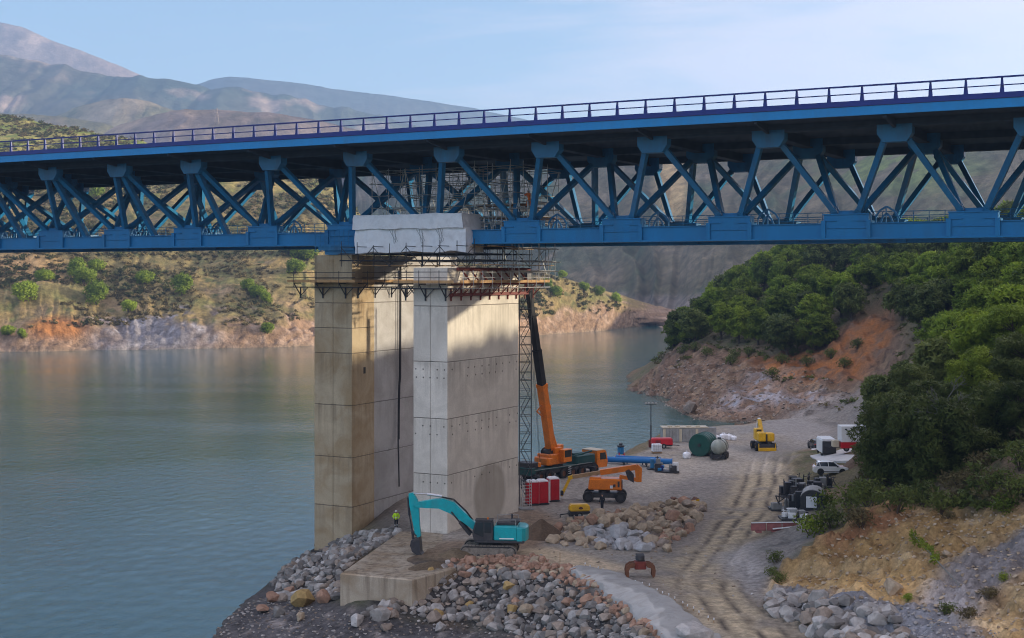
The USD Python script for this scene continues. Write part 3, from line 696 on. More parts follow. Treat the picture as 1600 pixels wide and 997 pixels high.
# ------------------------------------------------------------------ concrete piers, cast in lifts
def concrete(name, base, stain, streak_amt, warm, blot=None):
    nodes = {
        'g': ('geometry', {}), 'mv': ('mapping', {'scale': (1.5, 1.5, 0.10)}), 'ml': ('mapping', {'scale': (0.25, 0.25, 0.25)}),
        's': ('noise_texture', {'scale': 1.2, 'detail': 7, 'roughness': 0.62}), 'l': ('noise_texture', {'scale': 1.3, 'detail': 6, 'roughness': 0.6, 'distortion': 0.7}),
        'f': ('noise_texture', {'scale': 9, 'detail': 6, 'roughness': 0.7}),
        'sep': ('separate_xyz', {}), 'fa': ('math', {'math_type': 'multiply_add', 'value2': 0.1842, 'value3': 6.0333}), 'fr2': ('math', {'math_type': 'fraction'}), 'fp': ('map_range', {'from_min': 0.35, 'from_max': 1.0, 'to_min': 0.25, 'to_max': 1.15}), 'sx': ('math', {'math_type': 'multiply'}),
        'sr': ('rgb_ramp', {'ramp': [(0.46, (0, 0, 0)), (0.66, (streak_amt,) * 3)]}),
        'lr': ('rgb_ramp', {'ramp': [(0.36, warm), (0.56, base), (0.72, np.array(base) * 1.12)]}),
        'fr': ('rgb_ramp', {'ramp': [(0.3, (0.86,) * 3), (0.7, (1.1,) * 3)]}),
        'mx': ('mix', {'mix_type': 'mix', 'color2': stain}), 'my': ('mix', {'mix_type': 'multiply', 'fac': 1.0}),
        'bu': ('bump', {'distance': 0.02, 'strength': 0.7}), 'p': ('principled_bsdf', {'roughness': 0.88, 'specular_ior_level': 0.2})}
    links = [('g.position', 'mv.vector'), ('g.position', 'ml.vector'), ('mv.vector', 's.vector'), ('ml.vector', 'l.vector'), ('g.position', 'f.vector'), ('s.fac', 'sr.fac'), ('l.fac', 'lr.fac'), ('f.fac', 'fr.fac'),
             ('lr.color', 'mx.color1'), ('g.position', 'sep.vector'), ('sep.z', 'fa.value1'), ('fa.value', 'fr2.value1'), ('fr2.value', 'fp.value'), ('sr.color', 'sx.value1'), ('fp.result', 'sx.value2'), ('sx.value', 'mx.fac'), ('mx.color', 'my.color1'), ('fr.color', 'my.color2'), ('f.fac', 'bu.height'), ('bu.normal', 'p.normal')]
    last = 'my.color'
    if blot is not None:                                       # one darker round patch with a soft ragged rim
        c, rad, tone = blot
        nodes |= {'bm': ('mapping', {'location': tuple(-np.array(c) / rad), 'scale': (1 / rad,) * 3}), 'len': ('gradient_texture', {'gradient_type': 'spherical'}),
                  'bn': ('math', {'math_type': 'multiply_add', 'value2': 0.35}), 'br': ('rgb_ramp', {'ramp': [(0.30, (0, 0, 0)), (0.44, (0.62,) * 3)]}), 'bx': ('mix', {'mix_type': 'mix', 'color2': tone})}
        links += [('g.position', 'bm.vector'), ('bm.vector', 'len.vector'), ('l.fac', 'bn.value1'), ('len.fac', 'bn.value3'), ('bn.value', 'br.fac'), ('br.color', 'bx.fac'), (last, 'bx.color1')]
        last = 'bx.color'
    links.append((last, 'p.base_color'))
    return usdkit.material(stage, f'/World/Looks/{name}', nodes, links, surface='p.BSDF')

old_concrete = concrete('old_concrete', (0.46, 0.365, 0.24), (0.22, 0.165, 0.105), 0.62, (0.37, 0.265, 0.15))
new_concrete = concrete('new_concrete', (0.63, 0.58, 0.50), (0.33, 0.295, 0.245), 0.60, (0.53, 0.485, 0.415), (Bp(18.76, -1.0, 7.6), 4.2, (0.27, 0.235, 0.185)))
wall_concrete = concrete('wall_concrete', (0.46, 0.445, 0.43), (0.30, 0.28, 0.26), 0.45, (0.38, 0.36, 0.34))
joint_dark = mat('concrete_joint', (0.10, 0.085, 0.07), 0.9)
hole = mat('tie_hole', (0.045, 0.04, 0.035), 0.9)

def lifts(root, s0, s1, t0, t1, zs, m_, halves=True, gap=0.055):
    for a, b in zip(zs[:-1], zs[1:]):
        if halves:
            mid = (s0 + s1) / 2
            for x0, x1 in ((s0, mid - 0.012), (mid + 0.012, s1)):
                mb = MB(); bbox(mb, x0, x1, t0, t1, a + gap / 2, b - gap / 2, 0.03); obj('concrete_lift', mb, m_, root)
        else:
            mb = MB(); bbox(mb, s0, s1, t0, t1, a + gap / 2, b - gap / 2, 0.03); obj('concrete_lift', mb, m_, root)
    mb = MB(); bbox(mb, s0 + 0.05, s1 - 0.05, t0 - 0.05, t1 + 0.05, zs[0] + 0.1, zs[-1] - 0.1); obj('joint_core', mb, joint_dark, root)

old_pier = thing('old_bridge_pier', 'tall weathered yellow brown concrete pier at the water edge, left of the grey one', 'bridge pier')
lifts(old_pier, -2.53, 2.40, -0.13, -4.45, [-1.0, 5.1, 10.4, 16.0, 21.6, 24.3, 27.0, 29.6, 32.2], old_concrete)
mb = MB(); bbox(mb, 2.40, 2.404, -2.3, -2.75, 19.3, 20.0); obj('drain_opening', mb, hole, old_pier)
mb = MB(); bbox(mb, -1.0, 3.0, 0.02, -1.3, 32.2, 33.15); obj('bearing_block', mb, truss_blue, old_pier)

wall = thing('pier_wall', 'pale grey concrete wall joined behind the yellow brown pier', 'wall')
lifts(wall, -2.3, 2.26, -4.47, -23.0, [1.5, 5.1, 10.4, 16.0, 21.6, 27.0, 32.2], wall_concrete, halves=False)
mb = MB(); pz = [31.0, 18.5, 17.6, 15.0, 11.5, 10.3, 6.5]
ps = [(2.45, -9.6), (2.45, -9.55), (2.5, -9.3), (2.5, -9.2), (2.6, -9.0), (3.4, -7.8), (4.0, -7.0)]
mb.path([Bp(s, t, z) for (s, t), z in zip(ps, pz)], 0.09)
mb.path([Bp(s + 0.3, t + 0.25, z) for (s, t), z in zip(ps[:5], pz[:5])], 0.06)
obj('drain_pipe', mb, dark_steel, wall)

new_pier = thing('new_bridge_pier', 'massive new pale grey concrete pier standing on the footing behind the excavator', 'bridge pier')
NZ = [4.3, 10.68, 16.1, 21.6, 27.0, 30.75]
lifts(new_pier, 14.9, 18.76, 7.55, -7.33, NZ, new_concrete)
mb = MB()
hr = np.random.default_rng(31)
for zz in (10.68, 16.1, 21.6):
    for dz in (0.75, 1.55) if zz > 16 else (0.8,):
        for s_ in np.linspace(15.2, 18.4, 5):
            if hr.random() < 0.75: mb.cyl((0, 0, 0), 0.07, 0.03, 'y', 8); mb.v[-1] = mb.v[-1] @ RB.T + Bp(s_ + hr.normal(0, 0.05), 7.555, zz - dz)
        for t_ in np.linspace(6.6, -6.8, 10):
            if hr.random() < 0.7: mb.cyl((0, 0, 0), 0.08, 0.03, 'x', 8); mb.v[-1] = mb.v[-1] @ RB.T + Bp(18.765, t_ + hr.normal(0, 0.1), zz - dz)
obj('tie_holes', mb, hole, new_pier, kind='stuff')

foot = thing('concrete_footing', 'massive sloping concrete footing block jutting from the stones below the grey pier', 'footing')
A_, B_, C_ = np.array([-14.4, 112.7]), np.array([-10.95, 131.0]), np.array([-8.2, 110.3])
poly = [A_, C_, np.array([-6.4, 113.5]), np.array([-3.5, 118.5]), np.array([2.0, 124.0]), np.array([2.0, 131.0]), B_]
mb = MB()
top, bot = 5.02, -0.5
from shapely.geometry import Polygon as _Poly
inner = np.array(_Poly(poly).buffer(-0.10, join_style=2).exterior.coords)[:-1]
mb.hull(np.array([(x, y, bot) for x, y in poly] + [(x, y, top - 0.10) for x, y in poly] + [(x, y, top) for x, y in inner]))
foot_mat = concrete('footing_concrete', (0.41, 0.345, 0.26), (0.15, 0.11, 0.075), 0.75, (0.30, 0.225, 0.145))
obj('footing_block', mb, foot_mat, foot)
# ------------------------------------------------------------------ trees and shrubs
def leaf(name, lo, hi, trans, rough=0.6):
    looks[name] = usdkit.material(stage, f'/World/Looks/{name}', {
        'g': ('geometry', {}), 'n': ('noise_texture', {'scale': 0.55, 'detail': 5, 'roughness': 0.7}), 'o': ('object_info', {}),
        'ad': ('math', {'math_type': 'multiply_add', 'value2': 0.30, 'value3': -0.15}), 'ac': ('math', {'math_type': 'add'}),
        'r': ('rgb_ramp', {'ramp': [(0.30, lo), (0.68, hi)]}),
        'p': ('principled_bsdf', {'roughness': rough, 'specular_ior_level': 0.25}), 't': ('translucent_bsdf', {}), 'm': ('mix_closure', {'fac': trans})},
        [('g.position', 'n.vector'), ('o.random', 'ad.value1'), ('n.fac', 'ac.value1'), ('ad.value', 'ac.value2'), ('ac.value', 'r.fac'), ('r.color', 'p.base_color'), ('r.color', 't.color'), ('p.BSDF', 'm.closure1'), ('t.BSDF', 'm.closure2')], surface='m.closure')
    return looks[name]
pine_leaf = leaf('pine_needles', (0.085, 0.125, 0.012), (0.28, 0.35, 0.028), 0.34)
bright_leaf = leaf('bright_pine_needles', (0.12, 0.18, 0.014), (0.30, 0.39, 0.03), 0.32)
dark_leaf = leaf('dark_needles', (0.075, 0.098, 0.02), (0.18, 0.21, 0.042), 0.27)
dry_leaf = leaf('dry_scrub', (0.11, 0.085, 0.035), (0.23, 0.18, 0.075), 0.25)
olive_leaf = leaf('olive_scrub', (0.06, 0.065, 0.02), (0.12, 0.125, 0.035), 0.2)
bark = mat('bark', (0.085, 0.062, 0.045), 0.9, var=0.3, scale=4)
dead_wood = mat('dead_wood', (0.20, 0.185, 0.165), 0.9, var=0.25, scale=4)

def tufts(centres, radii, per, size, r, flat=0.75, up=0.35):
    """Leaf-sized triangles in pairs over the outer shell of many clumps."""
    V, Fc, n = [], [], 0
    for c, rad in zip(centres, radii):
        k = max(8, int(per * rad * rad))
        d = r.normal(size=(k, 3)); d[:, 2] += up; d /= np.linalg.norm(d, axis=1, keepdims=True)
        q = c + d * (rad * (0.72 + 0.33 * r.random((k, 1)))) * np.array([1, 1, flat])
        a = np.cross(d, r.normal(size=(k, 3))); a /= np.linalg.norm(a, axis=1, keepdims=True) + 1e-9
        b = np.cross(d, a)
        tilt = d * r.uniform(-0.5, 0.9, (k, 1))
        a = a + tilt; s = size * (0.6 + 0.8 * r.random((k, 1)))
        w = s * 0.55
        v = np.stack([q - b * w * 0.5, q + b * w * 0.5, q + a * s + b * w * 0.25, q + a * s * 0.9 - b * w * 0.3], 1).reshape(-1, 3)
        i = np.arange(k) * 4 + n
        V.append(v); Fc.append(np.stack([i, i + 1, i + 2], 1)); Fc.append(np.stack([i, i + 2, i + 3], 1)); n += 4 * k
    return np.vstack(V), np.vstack(Fc)

def pine(name, label, loc, rz, seed, h=8.0, w=7.0, lobes=70, per=150, size=0.30, look=None, trunk_frac=0.28, dome=1.0, group=None):
    r = np.random.default_rng(seed)
    t = thing(name, label, 'tree', loc, rz, group)
    lean = r.normal(0, 0.25, 2)
    mb = MB()
    pts = [np.array([lean[0] * z * z / h / 2, lean[1] * z * z / h / 2, z]) for z in np.linspace(-0.6, h * 0.78, 6)]
    for k in range(5): mb.tube(pts[k], pts[k + 1], 0.30 * h / 8 * (1 - k * 0.16), 0.30 * h / 8 * (1 - (k + 1) * 0.16), n=8, cap=False)
    cs, rs = [], []
    for k in range(lobes):
        a = r.uniform(0, 2 * np.pi); u = r.random() ** 0.55
        z = h * (trunk_frac + (1 - trunk_frac) * r.random() ** 0.8)
        f = (z / h - trunk_frac) / (1 - trunk_frac)
        env = w / 2 * (0.55 + 0.75 * f - 1.02 * f ** 3.0) * dome + 0.15
        rr = env * u
        rad = (0.34 + 0.85 * r.random() ** 1.6) * w / 7.0 * (1.15 - 0.35 * u)
        c = np.array([np.cos(a) * rr + pts[-1][0] * f, np.sin(a) * rr + pts[-1][1] * f, z - rad * 0.4])
        cs.append(c); rs.append(rad)
        if k % 3 == 0:
            b = pts[min(5, 1 + int(f * 4))]
            mb.tube(b + (c - b) * 0.02, b + (c - b) * 0.9, 0.09 * h / 8, 0.03, n=5, cap=False)
    obj('trunk', mb, bark, t, 30)
    v, f = tufts(cs, rs, per * 7.0 / w, size, r)
    obj('crown', (v, f), look or pine_leaf, t)
    return t

def bush(name, label, loc, seed, w=2.0, h=1.4, lobes=12, per=90, size=0.2, look=None, group=None):
    r = np.random.default_rng(seed)
    t = thing(name, label, 'shrub', loc, 0, group)
    cs, rs = [], []
    mb = MB()
    for k in range(lobes):
        a = r.uniform(0, 2 * np.pi); u = r.random() ** 0.6
        rad = w * (0.20 + 0.14 * r.random())
        c = np.array([np.cos(a) * u * w * 0.36, np.sin(a) * u * w * 0.36, h * (0.25 + 0.55 * r.random() * (1.1 - 0.5 * u))])
        cs.append(c); rs.append(rad)
        if k % 2 == 0: mb.tube((0, 0, -0.3), c, 0.05 * w / 2, 0.015, n=5, cap=False)
    obj('stems', mb, bark, t)
    v, f = tufts(cs, rs, per / (w / 2) ** 1.0, size, r, 0.85, 0.2)
    obj('foliage', (v, f), look or pine_leaf, t)
    return t

# the wood on the headland and the slope up to the bridge
wood_spec = [  # px, py of the foot, look (0 mid, 1 bright, 2 dark), size, and for the ones that stand out their own label
]
tr = np.random.default_rng(17)
protos = {}
kinds = [('dense', 8.4, 8.4, 1.0, 84), ('broad', 7.4, 9.4, 1.05, 90), ('slim', 9.2, 7.2, 0.95, 76)]
GROUPS = {
    'lower': ('green pine at the lower edge of the headland wood above the red rocks', 'pines along the lower edge of the headland wood'),
    'mid': ('rounded green pine within the dense wood on the headland', 'pines within the headland wood'),
    'upper': ('green pine high on the hillside just below the blue bridge', 'pines high on the hillside below the bridge'),
    'right': ('bright green umbrella pine on the slope at the right edge', 'bright pines on the slope at the right'),
    'near': ('dark pine on the near slope above the parked white car', 'dark pines on the near slope above the car'),
}
def plant(px, py, zone, look, kind, sc, d=None, label=None, sink=0.25):
    p = on(px, py) if d is None else np.array([(px - 800) / F * d, d, height((px - 800) / F * d, d)])
    p[2] -= sink
    lk = (pine_leaf, bright_leaf, dark_leaf)[look]
    kn, h, w, dome, lob = kinds[kind]
    key = (look, kind, zone == 'near')
    lab, grp = GROUPS[zone]
    where = 'on the left tip of the headland wood' if px < 1150 else 'along the lower edge of the headland wood' if zone == 'lower' and px < 1290 else 'above the orange scar in the headland wood' if zone == 'lower' else \
            ('in the middle of the headland wood' if px < 1300 else 'right of the headland wood above the orange scar') if zone == 'mid' else ('on the crest just below the bridge, left half' if px < 1380 else 'on the crest just below the bridge, right half') if zone == 'upper' else 'on the slope at the right edge'
    lab = f"{('mid green', 'bright green', 'dark green')[look]} {('dense', 'broad', 'slim')[kind]} pine {where}"
    grp = lab
    if label: lab, grp = label, None
    rz = tr.uniform(0, 6.28); sc = sc * tr.uniform(0.92, 1.1)
    if key not in protos:
        fine = zone == 'near'
        protos[key] = pine('pine_tree', lab, p, rz, 200 + len(protos), h, w, lob, 300 if fine else 130, 0.24 if fine else 0.50, lk, 0.16 if fine else 0.26, dome, grp)
        UsdGeom.Xformable(protos[key]).GetOrderedXformOps()[2].Set(Gf.Vec3f(sc, sc, sc))
        return protos[key]
    return dup(protos[key], p, rz, lab, grp, sc)
taken = []
def free(p, r):
    if any((p[0] - q[0]) ** 2 + (p[1] - q[1]) ** 2 < ((r + q[2]) * 0.5) ** 2 for q in taken): return False
    taken.append((p[0], p[1], r)); return True
wood = [(1050, 548), (1075, 520), (1095, 478), (1130, 446), (1180, 404), (1260, 384), (1420, 384), (1620, 340), (1640, 520), (1560, 555), (1500, 575), (1440, 530), (1400, 498), (1370, 488), (1320, 512), (1290, 545), (1240, 560), (1200, 545), (1150, 540), (1110, 540)]
clear1 = [(1375, 415), (1425, 410), (1450, 440), (1440, 470), (1400, 462)]
cand = []
yy, xx = np.meshgrid(np.arange(0, len(gy)), np.arange(0, len(gx)))
gp = np.stack([XX, YY, ZZ], -1)
gpp = pix(gp)
ok = inside(wood, gpp) & (YY > 160) & (ZZ > 5.0) & (YY < 440)
ids = np.argwhere(ok)
tr.shuffle(ids)
count = 0
for i, j in ids:
    if count >= 190: break
    p = gp[i, j]; q = gpp[i, j]
    if inside(clear1, q[None])[0] and tr.random() < 0.72: continue
    wd = 6.4 if p[1] > 240 else 5.4
    if not free(p, wd): continue
    far = p[1] > 255
    zone = 'lower' if far and q[1] > 505 else 'upper' if q[1] < 425 else 'mid' if far else 'right'
    look = tr.choice([0, 1, 1, 2]) if zone != 'right' else tr.choice([0, 1, 1])
    if zone == 'lower': look = tr.choice([0, 0, 2])
    plant(q[0], q[1], zone, look, int(tr.integers(0, 3)), 1.12 if far else 0.82, d=p[1])
    count += 1
# ones that stand out
for px, py, d, look, kind, sc, lab in [
        (1470, 770, 133, 2, 1, 1.15, 'tall dark pine with a spreading crown directly above the parked cars'),
        (1400, 775, 141, 2, 0, 1.15, 'dark bushy pine whose left branches reach over the site, nearest the white trailer'),
        (1395, 700, 158, 2, 1, 1.05, 'dark pine behind the bare dead branches on the near slope'),
        (1455, 680, 152, 2, 0, 1.05, 'dark olive pine beside the bare dead tree, on its right'),
        (1520, 690, 146, 2, 1, 1.0, 'dark olive pine above the brown bushes of the near slope'),
        (1425, 745, 139, 2, 0, 0.95, 'low dark green pine between the two tallest of the near slope'),
        (1530, 640, 160, 0, 1, 0.95, 'mid green pine just below the bright umbrella pine'),
        (1545, 590, 178, 1, 1, 1.0, 'broad vivid green umbrella pine with a domed crown, the brightest of all'),
        (1590, 600, 172, 1, 1, 0.95, 'vivid green umbrella pine cut by the right edge, beside the brightest one'),
        (1500, 575, 190, 0, 0, 0.8, 'green pine left of the brightest umbrella pine'),
        (1595, 720, 136, 2, 0, 0.75, 'dark pine half cut off by the right edge above the grey rock'),
        (1610, 650, 150, 2, 1, 0.95, 'very dark pine in the shade at the right edge'),
        (1420, 560, 215, 2, 0, 0.7, 'dark pine at the top of the red earth scar'),
        (1370, 540, 240, 2, 1, 0.62, 'small dark pine on the rim of the red earth scar'),
        (1475, 610, 185, 2, 1, 0.9, 'dark pine behind the crown of the dead tree'),
        (1420, 640, 172, 2, 0, 1.0, 'dark pine at the upper left of the near slope, over the gravel plateau'), (1385, 660, 178, 2, 2, 0.85, 'slim dark pine at the left edge of the near slope'),
        (1560, 700, 140, 2, 1, 0.95, 'spreading dark pine above the dry grass at the right'), (1490, 730, 137, 2, 0, 0.9, 'dense dark pine right of the dead tree trunk'), (1590, 560, 190, 1, 0, 0.95, 'bright green pine at the right edge above the umbrella pines')]:
    plant(px, py, 'near' if d < 175 else 'right', look, kind, sc, d=d, label=lab)

# scrub along the slopes, each its own bush
bkinds = {}
def scrub(px, py, look, w, lab, grp=None, d=None, name='shrub', key=None):
    p = on(px, py) if d is None else np.array([(px - 800) / F * d, d, height((px - 800) / F * d, d)])
    p[2] -= 0.1
    key = (look, int(tr.integers(0, 2)))
    lk = (pine_leaf, bright_leaf, dark_leaf, dry_leaf)[look]
    if key not in bkinds:
        bkinds[key] = bush(name, lab, p, 400 + len(bkinds), 2.2, 1.6, 14, 120, 0.17, lk, grp)
        UsdGeom.Xformable(bkinds[key]).GetOrderedXformOps()[2].Set(Gf.Vec3f(w / 2.2, w / 2.2, w / 2.2))
        return
    dup(bkinds[key], p, tr.uniform(0, 6.28), lab, grp, w / 2.2)
edge = 'dark bush at the foot of the near slope beside the parked machines'
for px, py, look, w, lab in [
        (1285, 795, 0, 3.4, 'green bush beside the dark tank among the parked machines'), (1268, 835, 0, 3.0, 'green bush at the left end of the slope above the yellow cut'),
        (1330, 800, 2, 4.0, 'dark bush above the red earth of the cut slope'), (1360, 790, 2, 3.6, None), (1345, 775, 2, 2.6, None), (1300, 825, 2, 3.0, None), (1345, 825, 3, 2.6, None), (1400, 800, 2, 3.4, None), (1440, 790, 2, 3.2, None), (1470, 800, 2, 2.8, None), (1362, 748, 2, 2.6, None),
        (1382, 760, 2, 3.0, None), (1500, 760, 3, 2.4, 'dry brown bush on the rim of the grey rock face'), (1530, 735, 3, 2.6, 'straw coloured bush below the dark pine at the right'), (1560, 690, 3, 3.0, 'large dry grass tuft on the brown slope at the right'),
        (1585, 665, 3, 2.6, 'dry grass tuft close to the right edge of the brown slope'), (1560, 770, 2, 3.2, 'dark bush above the grey scree, left of the edge one'), (1595, 735, 2, 3.6, 'dark bush on the brown slope at the right edge'), (1600, 690, 3, 3.4, 'pale dry bush on the brown slope cut by the right edge'), (1545, 755, 3, 2.6, 'dry bush between the dark ones over the grey scree'), (1520, 715, 2, 3.2, 'dark bush under the dark pine at the right'), (1590, 780, 2, 3.0, 'dark green bush at the right edge over the grey rock'), (1570, 800, 0, 2.2, 'green bush at the right edge just above the grey scree'),
        (1212, 880, 2, 1.6, 'thin dark bush on the road side of the yellow cut, upper one'), (1215, 912, 2, 1.5, 'thin dark bush at the very foot of the yellow cut'), (1205, 900, 2, 1.2, 'small dark twiggy bush between the two at the cut foot'),
        (1418, 940, 1, 0.9, 'small yellow green bush low on the yellow cut'), (1478, 962, 2, 1.4, 'dark rounded tuft above the blue grey gravel'), (1512, 965, 3, 1.2, 'straw coloured tuft next to the dark rounded tuft'), (1568, 905, 0, 0.9, 'small green tuft on the grey scree'), (1545, 935, 3, 1.2, 'dry tuft on the grey scree at the right'),
        (1480, 810, 3, 1.2, 'dry tuft on top of the orange cut')]:
    scrub(px, py, look, w, lab or edge, None if lab else 'dark bushes at the foot of the near slope')
for k, (px, py) in enumerate([(1068, 552), (1085, 548), (1105, 556), (1150, 560), (1142, 570), (1222, 568), (1262, 572), (1205, 590), (1320, 575), (1170, 556), (1240, 556), (1340, 545), (1300, 560)]):
    scrub(px, py, 2, 3.6, 'dark scrub bush on the rock edge below the headland wood', 'scrub bushes on the rock below the headland wood')

# a bare dead tree and a fallen one
t = thing('dead_tree', 'bare grey dead tree with twisted branches among the dark pines', 'tree', on(1452, 720))
r = np.random.default_rng(5)
def limb(mb, a, d, length, rad, depth):
    b = a + unit(d) * length
    mb.tube(a, b, rad, rad * 0.65, n=6, cap=False)
    if depth:
        for k in range(3): limb(mb, b if k else a + (b - a) * 0.7, unit(d) + r.normal(0, 0.55, 3) + np.array([0, 0, 0.1]), length * r.uniform(0.5, 0.72), rad * 0.58, depth - 1)
dead_d = 134
dp = P(1463, 640, dead_d); dp[2] = height(dp[0], dp[1]) - 0.3
UsdGeom.Xformable(t).GetOrderedXformOps()[0].Set(Gf.Vec3d(*map(float, dp)))
mb = MB(); limb(mb, np.zeros(3), np.array([0.05, -0.1, 1]), 5.2, 0.10, 0); obj('trunk', mb, dead_wood, t)
mb = MB()
for k in range(9): limb(mb, np.array([0.25, -0.5, 2.6 + k * 0.3]), np.array([r.normal(), -0.6 + r.normal() * 0.5, 0.75]), 1.1, 0.042, 3)
obj('branches', mb, dead_wood, t)
UsdGeom.Xformable(t).GetOrderedXformOps()[2].Set(Gf.Vec3f(1.6, 1.6, 1.6))
a, b = on(1500, 925), on(1425, 845)
a[2] += 0.25; b[2] += 0.45
t = thing('fallen_tree', 'thin fallen young pine lying head up across the yellow cut slope', 'tree', a)
mb = MB(); mb.tube((0, 0, 0), b - a, 0.07, 0.03, n=6); obj('trunk', mb, dead_wood, t)
cs = [(b - a) * f + r.normal(0, 0.14, 3) for f in np.linspace(0.45, 1.0, 16)]
v, f = tufts(np.array(cs), np.full(16, 0.34), 330, 0.16, r); obj('foliage', (v, f), pine_leaf, t)

# trees dotted over the far left bank
LH_pts = LEFT.reshape(-1, 3); LH_pix = pix(LH_pts)
front = LEFT[:, :150].reshape(-1, 3); front_pix = pix(front)
def on_left(px, py):
    k = np.argmin((front_pix[:, 0] - px) ** 2 + (front_pix[:, 1] - py) ** 2)
    return front[k].copy()
lbs = {}
left_list = [(40, 468, 9.0, 'round olive green tree at the left edge of the far bank'), (70, 440, 7.0, 'olive green tree just above the round one at the far left'), (118, 432, 8.5, 'large dark green tree cluster left of the tallest far bank trees'), (132, 445, 8.5, 'green tree in the middle of the far bank cluster'),
             (152, 424, 7.0, 'upper right tree of the far bank cluster'), (150, 478, 10.0, 'biggest bright green round tree on the far bank'), (202, 486, 5.5, 'small narrow green tree right of the biggest far bank tree'), (227, 442, 7.5, 'narrow bright green tree standing alone on the far slope'),
             (285, 460, 9.0, 'bright green conical tree in the middle of the far slope'), (388, 456, 6.0, 'left one of the pair of green bushes near the old pier'), (402, 462, 6.5, 'middle green bush near the old pier on the far bank'), (416, 474, 5.5, 'right small green bush near the old pier on the far bank'),
             (462, 428, 8.0, 'faint green tree beside the scaffold left of the old pier'), (480, 405, 10.0, 'green tree on the gully crest behind the old pier'), (450, 398, 9.0, 'green tree on the crest left of the old pier top'), (465, 402, 8.0, 'green tree between the two on the gully crest'),
             (868, 462, 6.5, 'green tree below the scaffold on the far spur'), (855, 452, 6.0, 'green tree beside the crane boom on the far spur'), (912, 455, 5.5, 'left dark bush on the far spur'), (935, 458, 6.0, 'middle dark bush on the far spur'), (965, 470, 6.0, 'dark tree near the tip of the far spur'), (880, 431, 4.5, 'small tree on the skyline of the far spur'),
             (12, 527, 5.0, 'low yellow green bush by the water at the far left'), (35, 528, 4.0, 'second low yellow green bush by the water at the far left'), (418, 520, 5.0, 'olive bush above the far shore rocks'), (60, 300, 9.0, 'green tree seen through the truss at the far left'), (150, 310, 8.0, 'green tree seen through the truss below the second gusset')]
for k, (px, py, w, lab) in enumerate(left_list):
    p = on_left(px, py); p[2] -= 0.5
    v3 = k % 3
    if v3 not in lbs:
        lb = lbs[v3] = bush('hillside_tree', lab, p, 501 + v3, 6.0, (6.5, 5.0, 7.5)[v3], (20, 26, 16)[v3], 130, 0.55, bright_leaf)
        lb.SetCustomDataByKey('category', 'tree')
        UsdGeom.Xformable(lb).GetOrderedXformOps()[2].Set(Gf.Vec3f(w / 6, w / 6, w / 6))
    else: dup(lbs[v3], p, tr.uniform(0, 6.28), lab, None, w / 6)

# low scrub that nobody could count
def scatter(name, pts, scale, look, seed, kind='stuff', size=0.5, n_leaf=60):
    pi = UsdGeom.PointInstancer.Define(stage, numbered('/World', name))
    path = str(pi.GetPath())
    rels = []
    r = np.random.default_rng(seed)
    for k in range(3):
        cs = r.normal(0, 0.28, (6, 3)) * np.array([1, 1, 0.5]) + np.array([0, 0, 0.3])
        v, f = tufts(cs, np.full(6, 0.36), n_leaf, size, r, 0.8, 0.3)
        usdkit.mesh(stage, f'{path}/tuft_{k:03d}', (v, f), look)
        rels.append(f'{path}/tuft_{k:03d}')
    for q in rels: pi.CreatePrototypesRel().AddTarget(q)
    n = len(pts)
    pi.CreateProtoIndicesAttr(Vt.IntArray.FromNumpy(r.integers(0, 3, n).astype(np.int32)))
    pi.CreatePositionsAttr(Vt.Vec3fArray.FromNumpy(pts.astype(np.float32)))
    s = scale * r.uniform(0.5, 1.4, (n, 1)) * np.array([1, 1, 0.8])
    pi.CreateScalesAttr(Vt.Vec3fArray.FromNumpy(s.astype(np.float32)))
    a = r.uniform(0, np.pi, n)
    pi.CreateOrientationsAttr(Vt.QuathArray([Gf.Quath(float(math.cos(x)), 0, 0, float(math.sin(x))) for x in a]))
    custom(pi.GetPrim(), kind=kind)
def pick(grid, keep, n, seed, weight=None):
    r = np.random.default_rng(seed)
    q = grid.reshape(-1, 3)[keep.ravel()]
    wt = None if weight is None else weight.ravel()[keep.ravel()]
    k = r.integers(0, len(q), n) if wt is None else r.choice(len(q), n, p=wt / wt.sum())
    return q[k] + r.normal(0, 0.4, (n, 3)) * np.array([1, 1, 0])
lz = LEFT[:, :150]
ln = fbm(lz * 0.03, 4, 7)
_sp = np.linalg.norm(lz[:, -1] - lz[:, 0], axis=1)[:, None] * np.gradient(np.linspace(0, 1, 150) ** 1.25)[None, :]
lw = _sp * np.linalg.norm(np.gradient(lz[:, 60], axis=0), axis=1)[:, None]
scatter('hillside_scrub', pick(lz, (lz[..., 2] > 9) & (ln > 0.44), 9000, 3, lw), 1.3, dry_leaf, 11)
scatter('green_scrub', pick(lz, (lz[..., 2] > 10) & (ln > 0.52), 2600, 5, lw), 1.7, olive_leaf, 13)
keep = (XX > 24) & (ZZ > 4.5) & (slope > 0.16) & (YY > 108) & (YY < 430) & ~near_cut & ~inside([(1150, 640), (1345, 640), (1345, 780), (1300, 900), (1150, 900)], QP) & (~head_rock | (fbm(Q * 0.2, 3, 77) > 0.6)) & (fbm(Q * 0.12, 3, 79) > 0.42)
scatter('slope_scrub', pick(gp, keep, 2600, 9), 1.0, dark_leaf, 15, size=0.35)
scatter('dry_grass', pick(gp, keep, 2600, 19), 0.8, dry_leaf, 17, size=0.35)
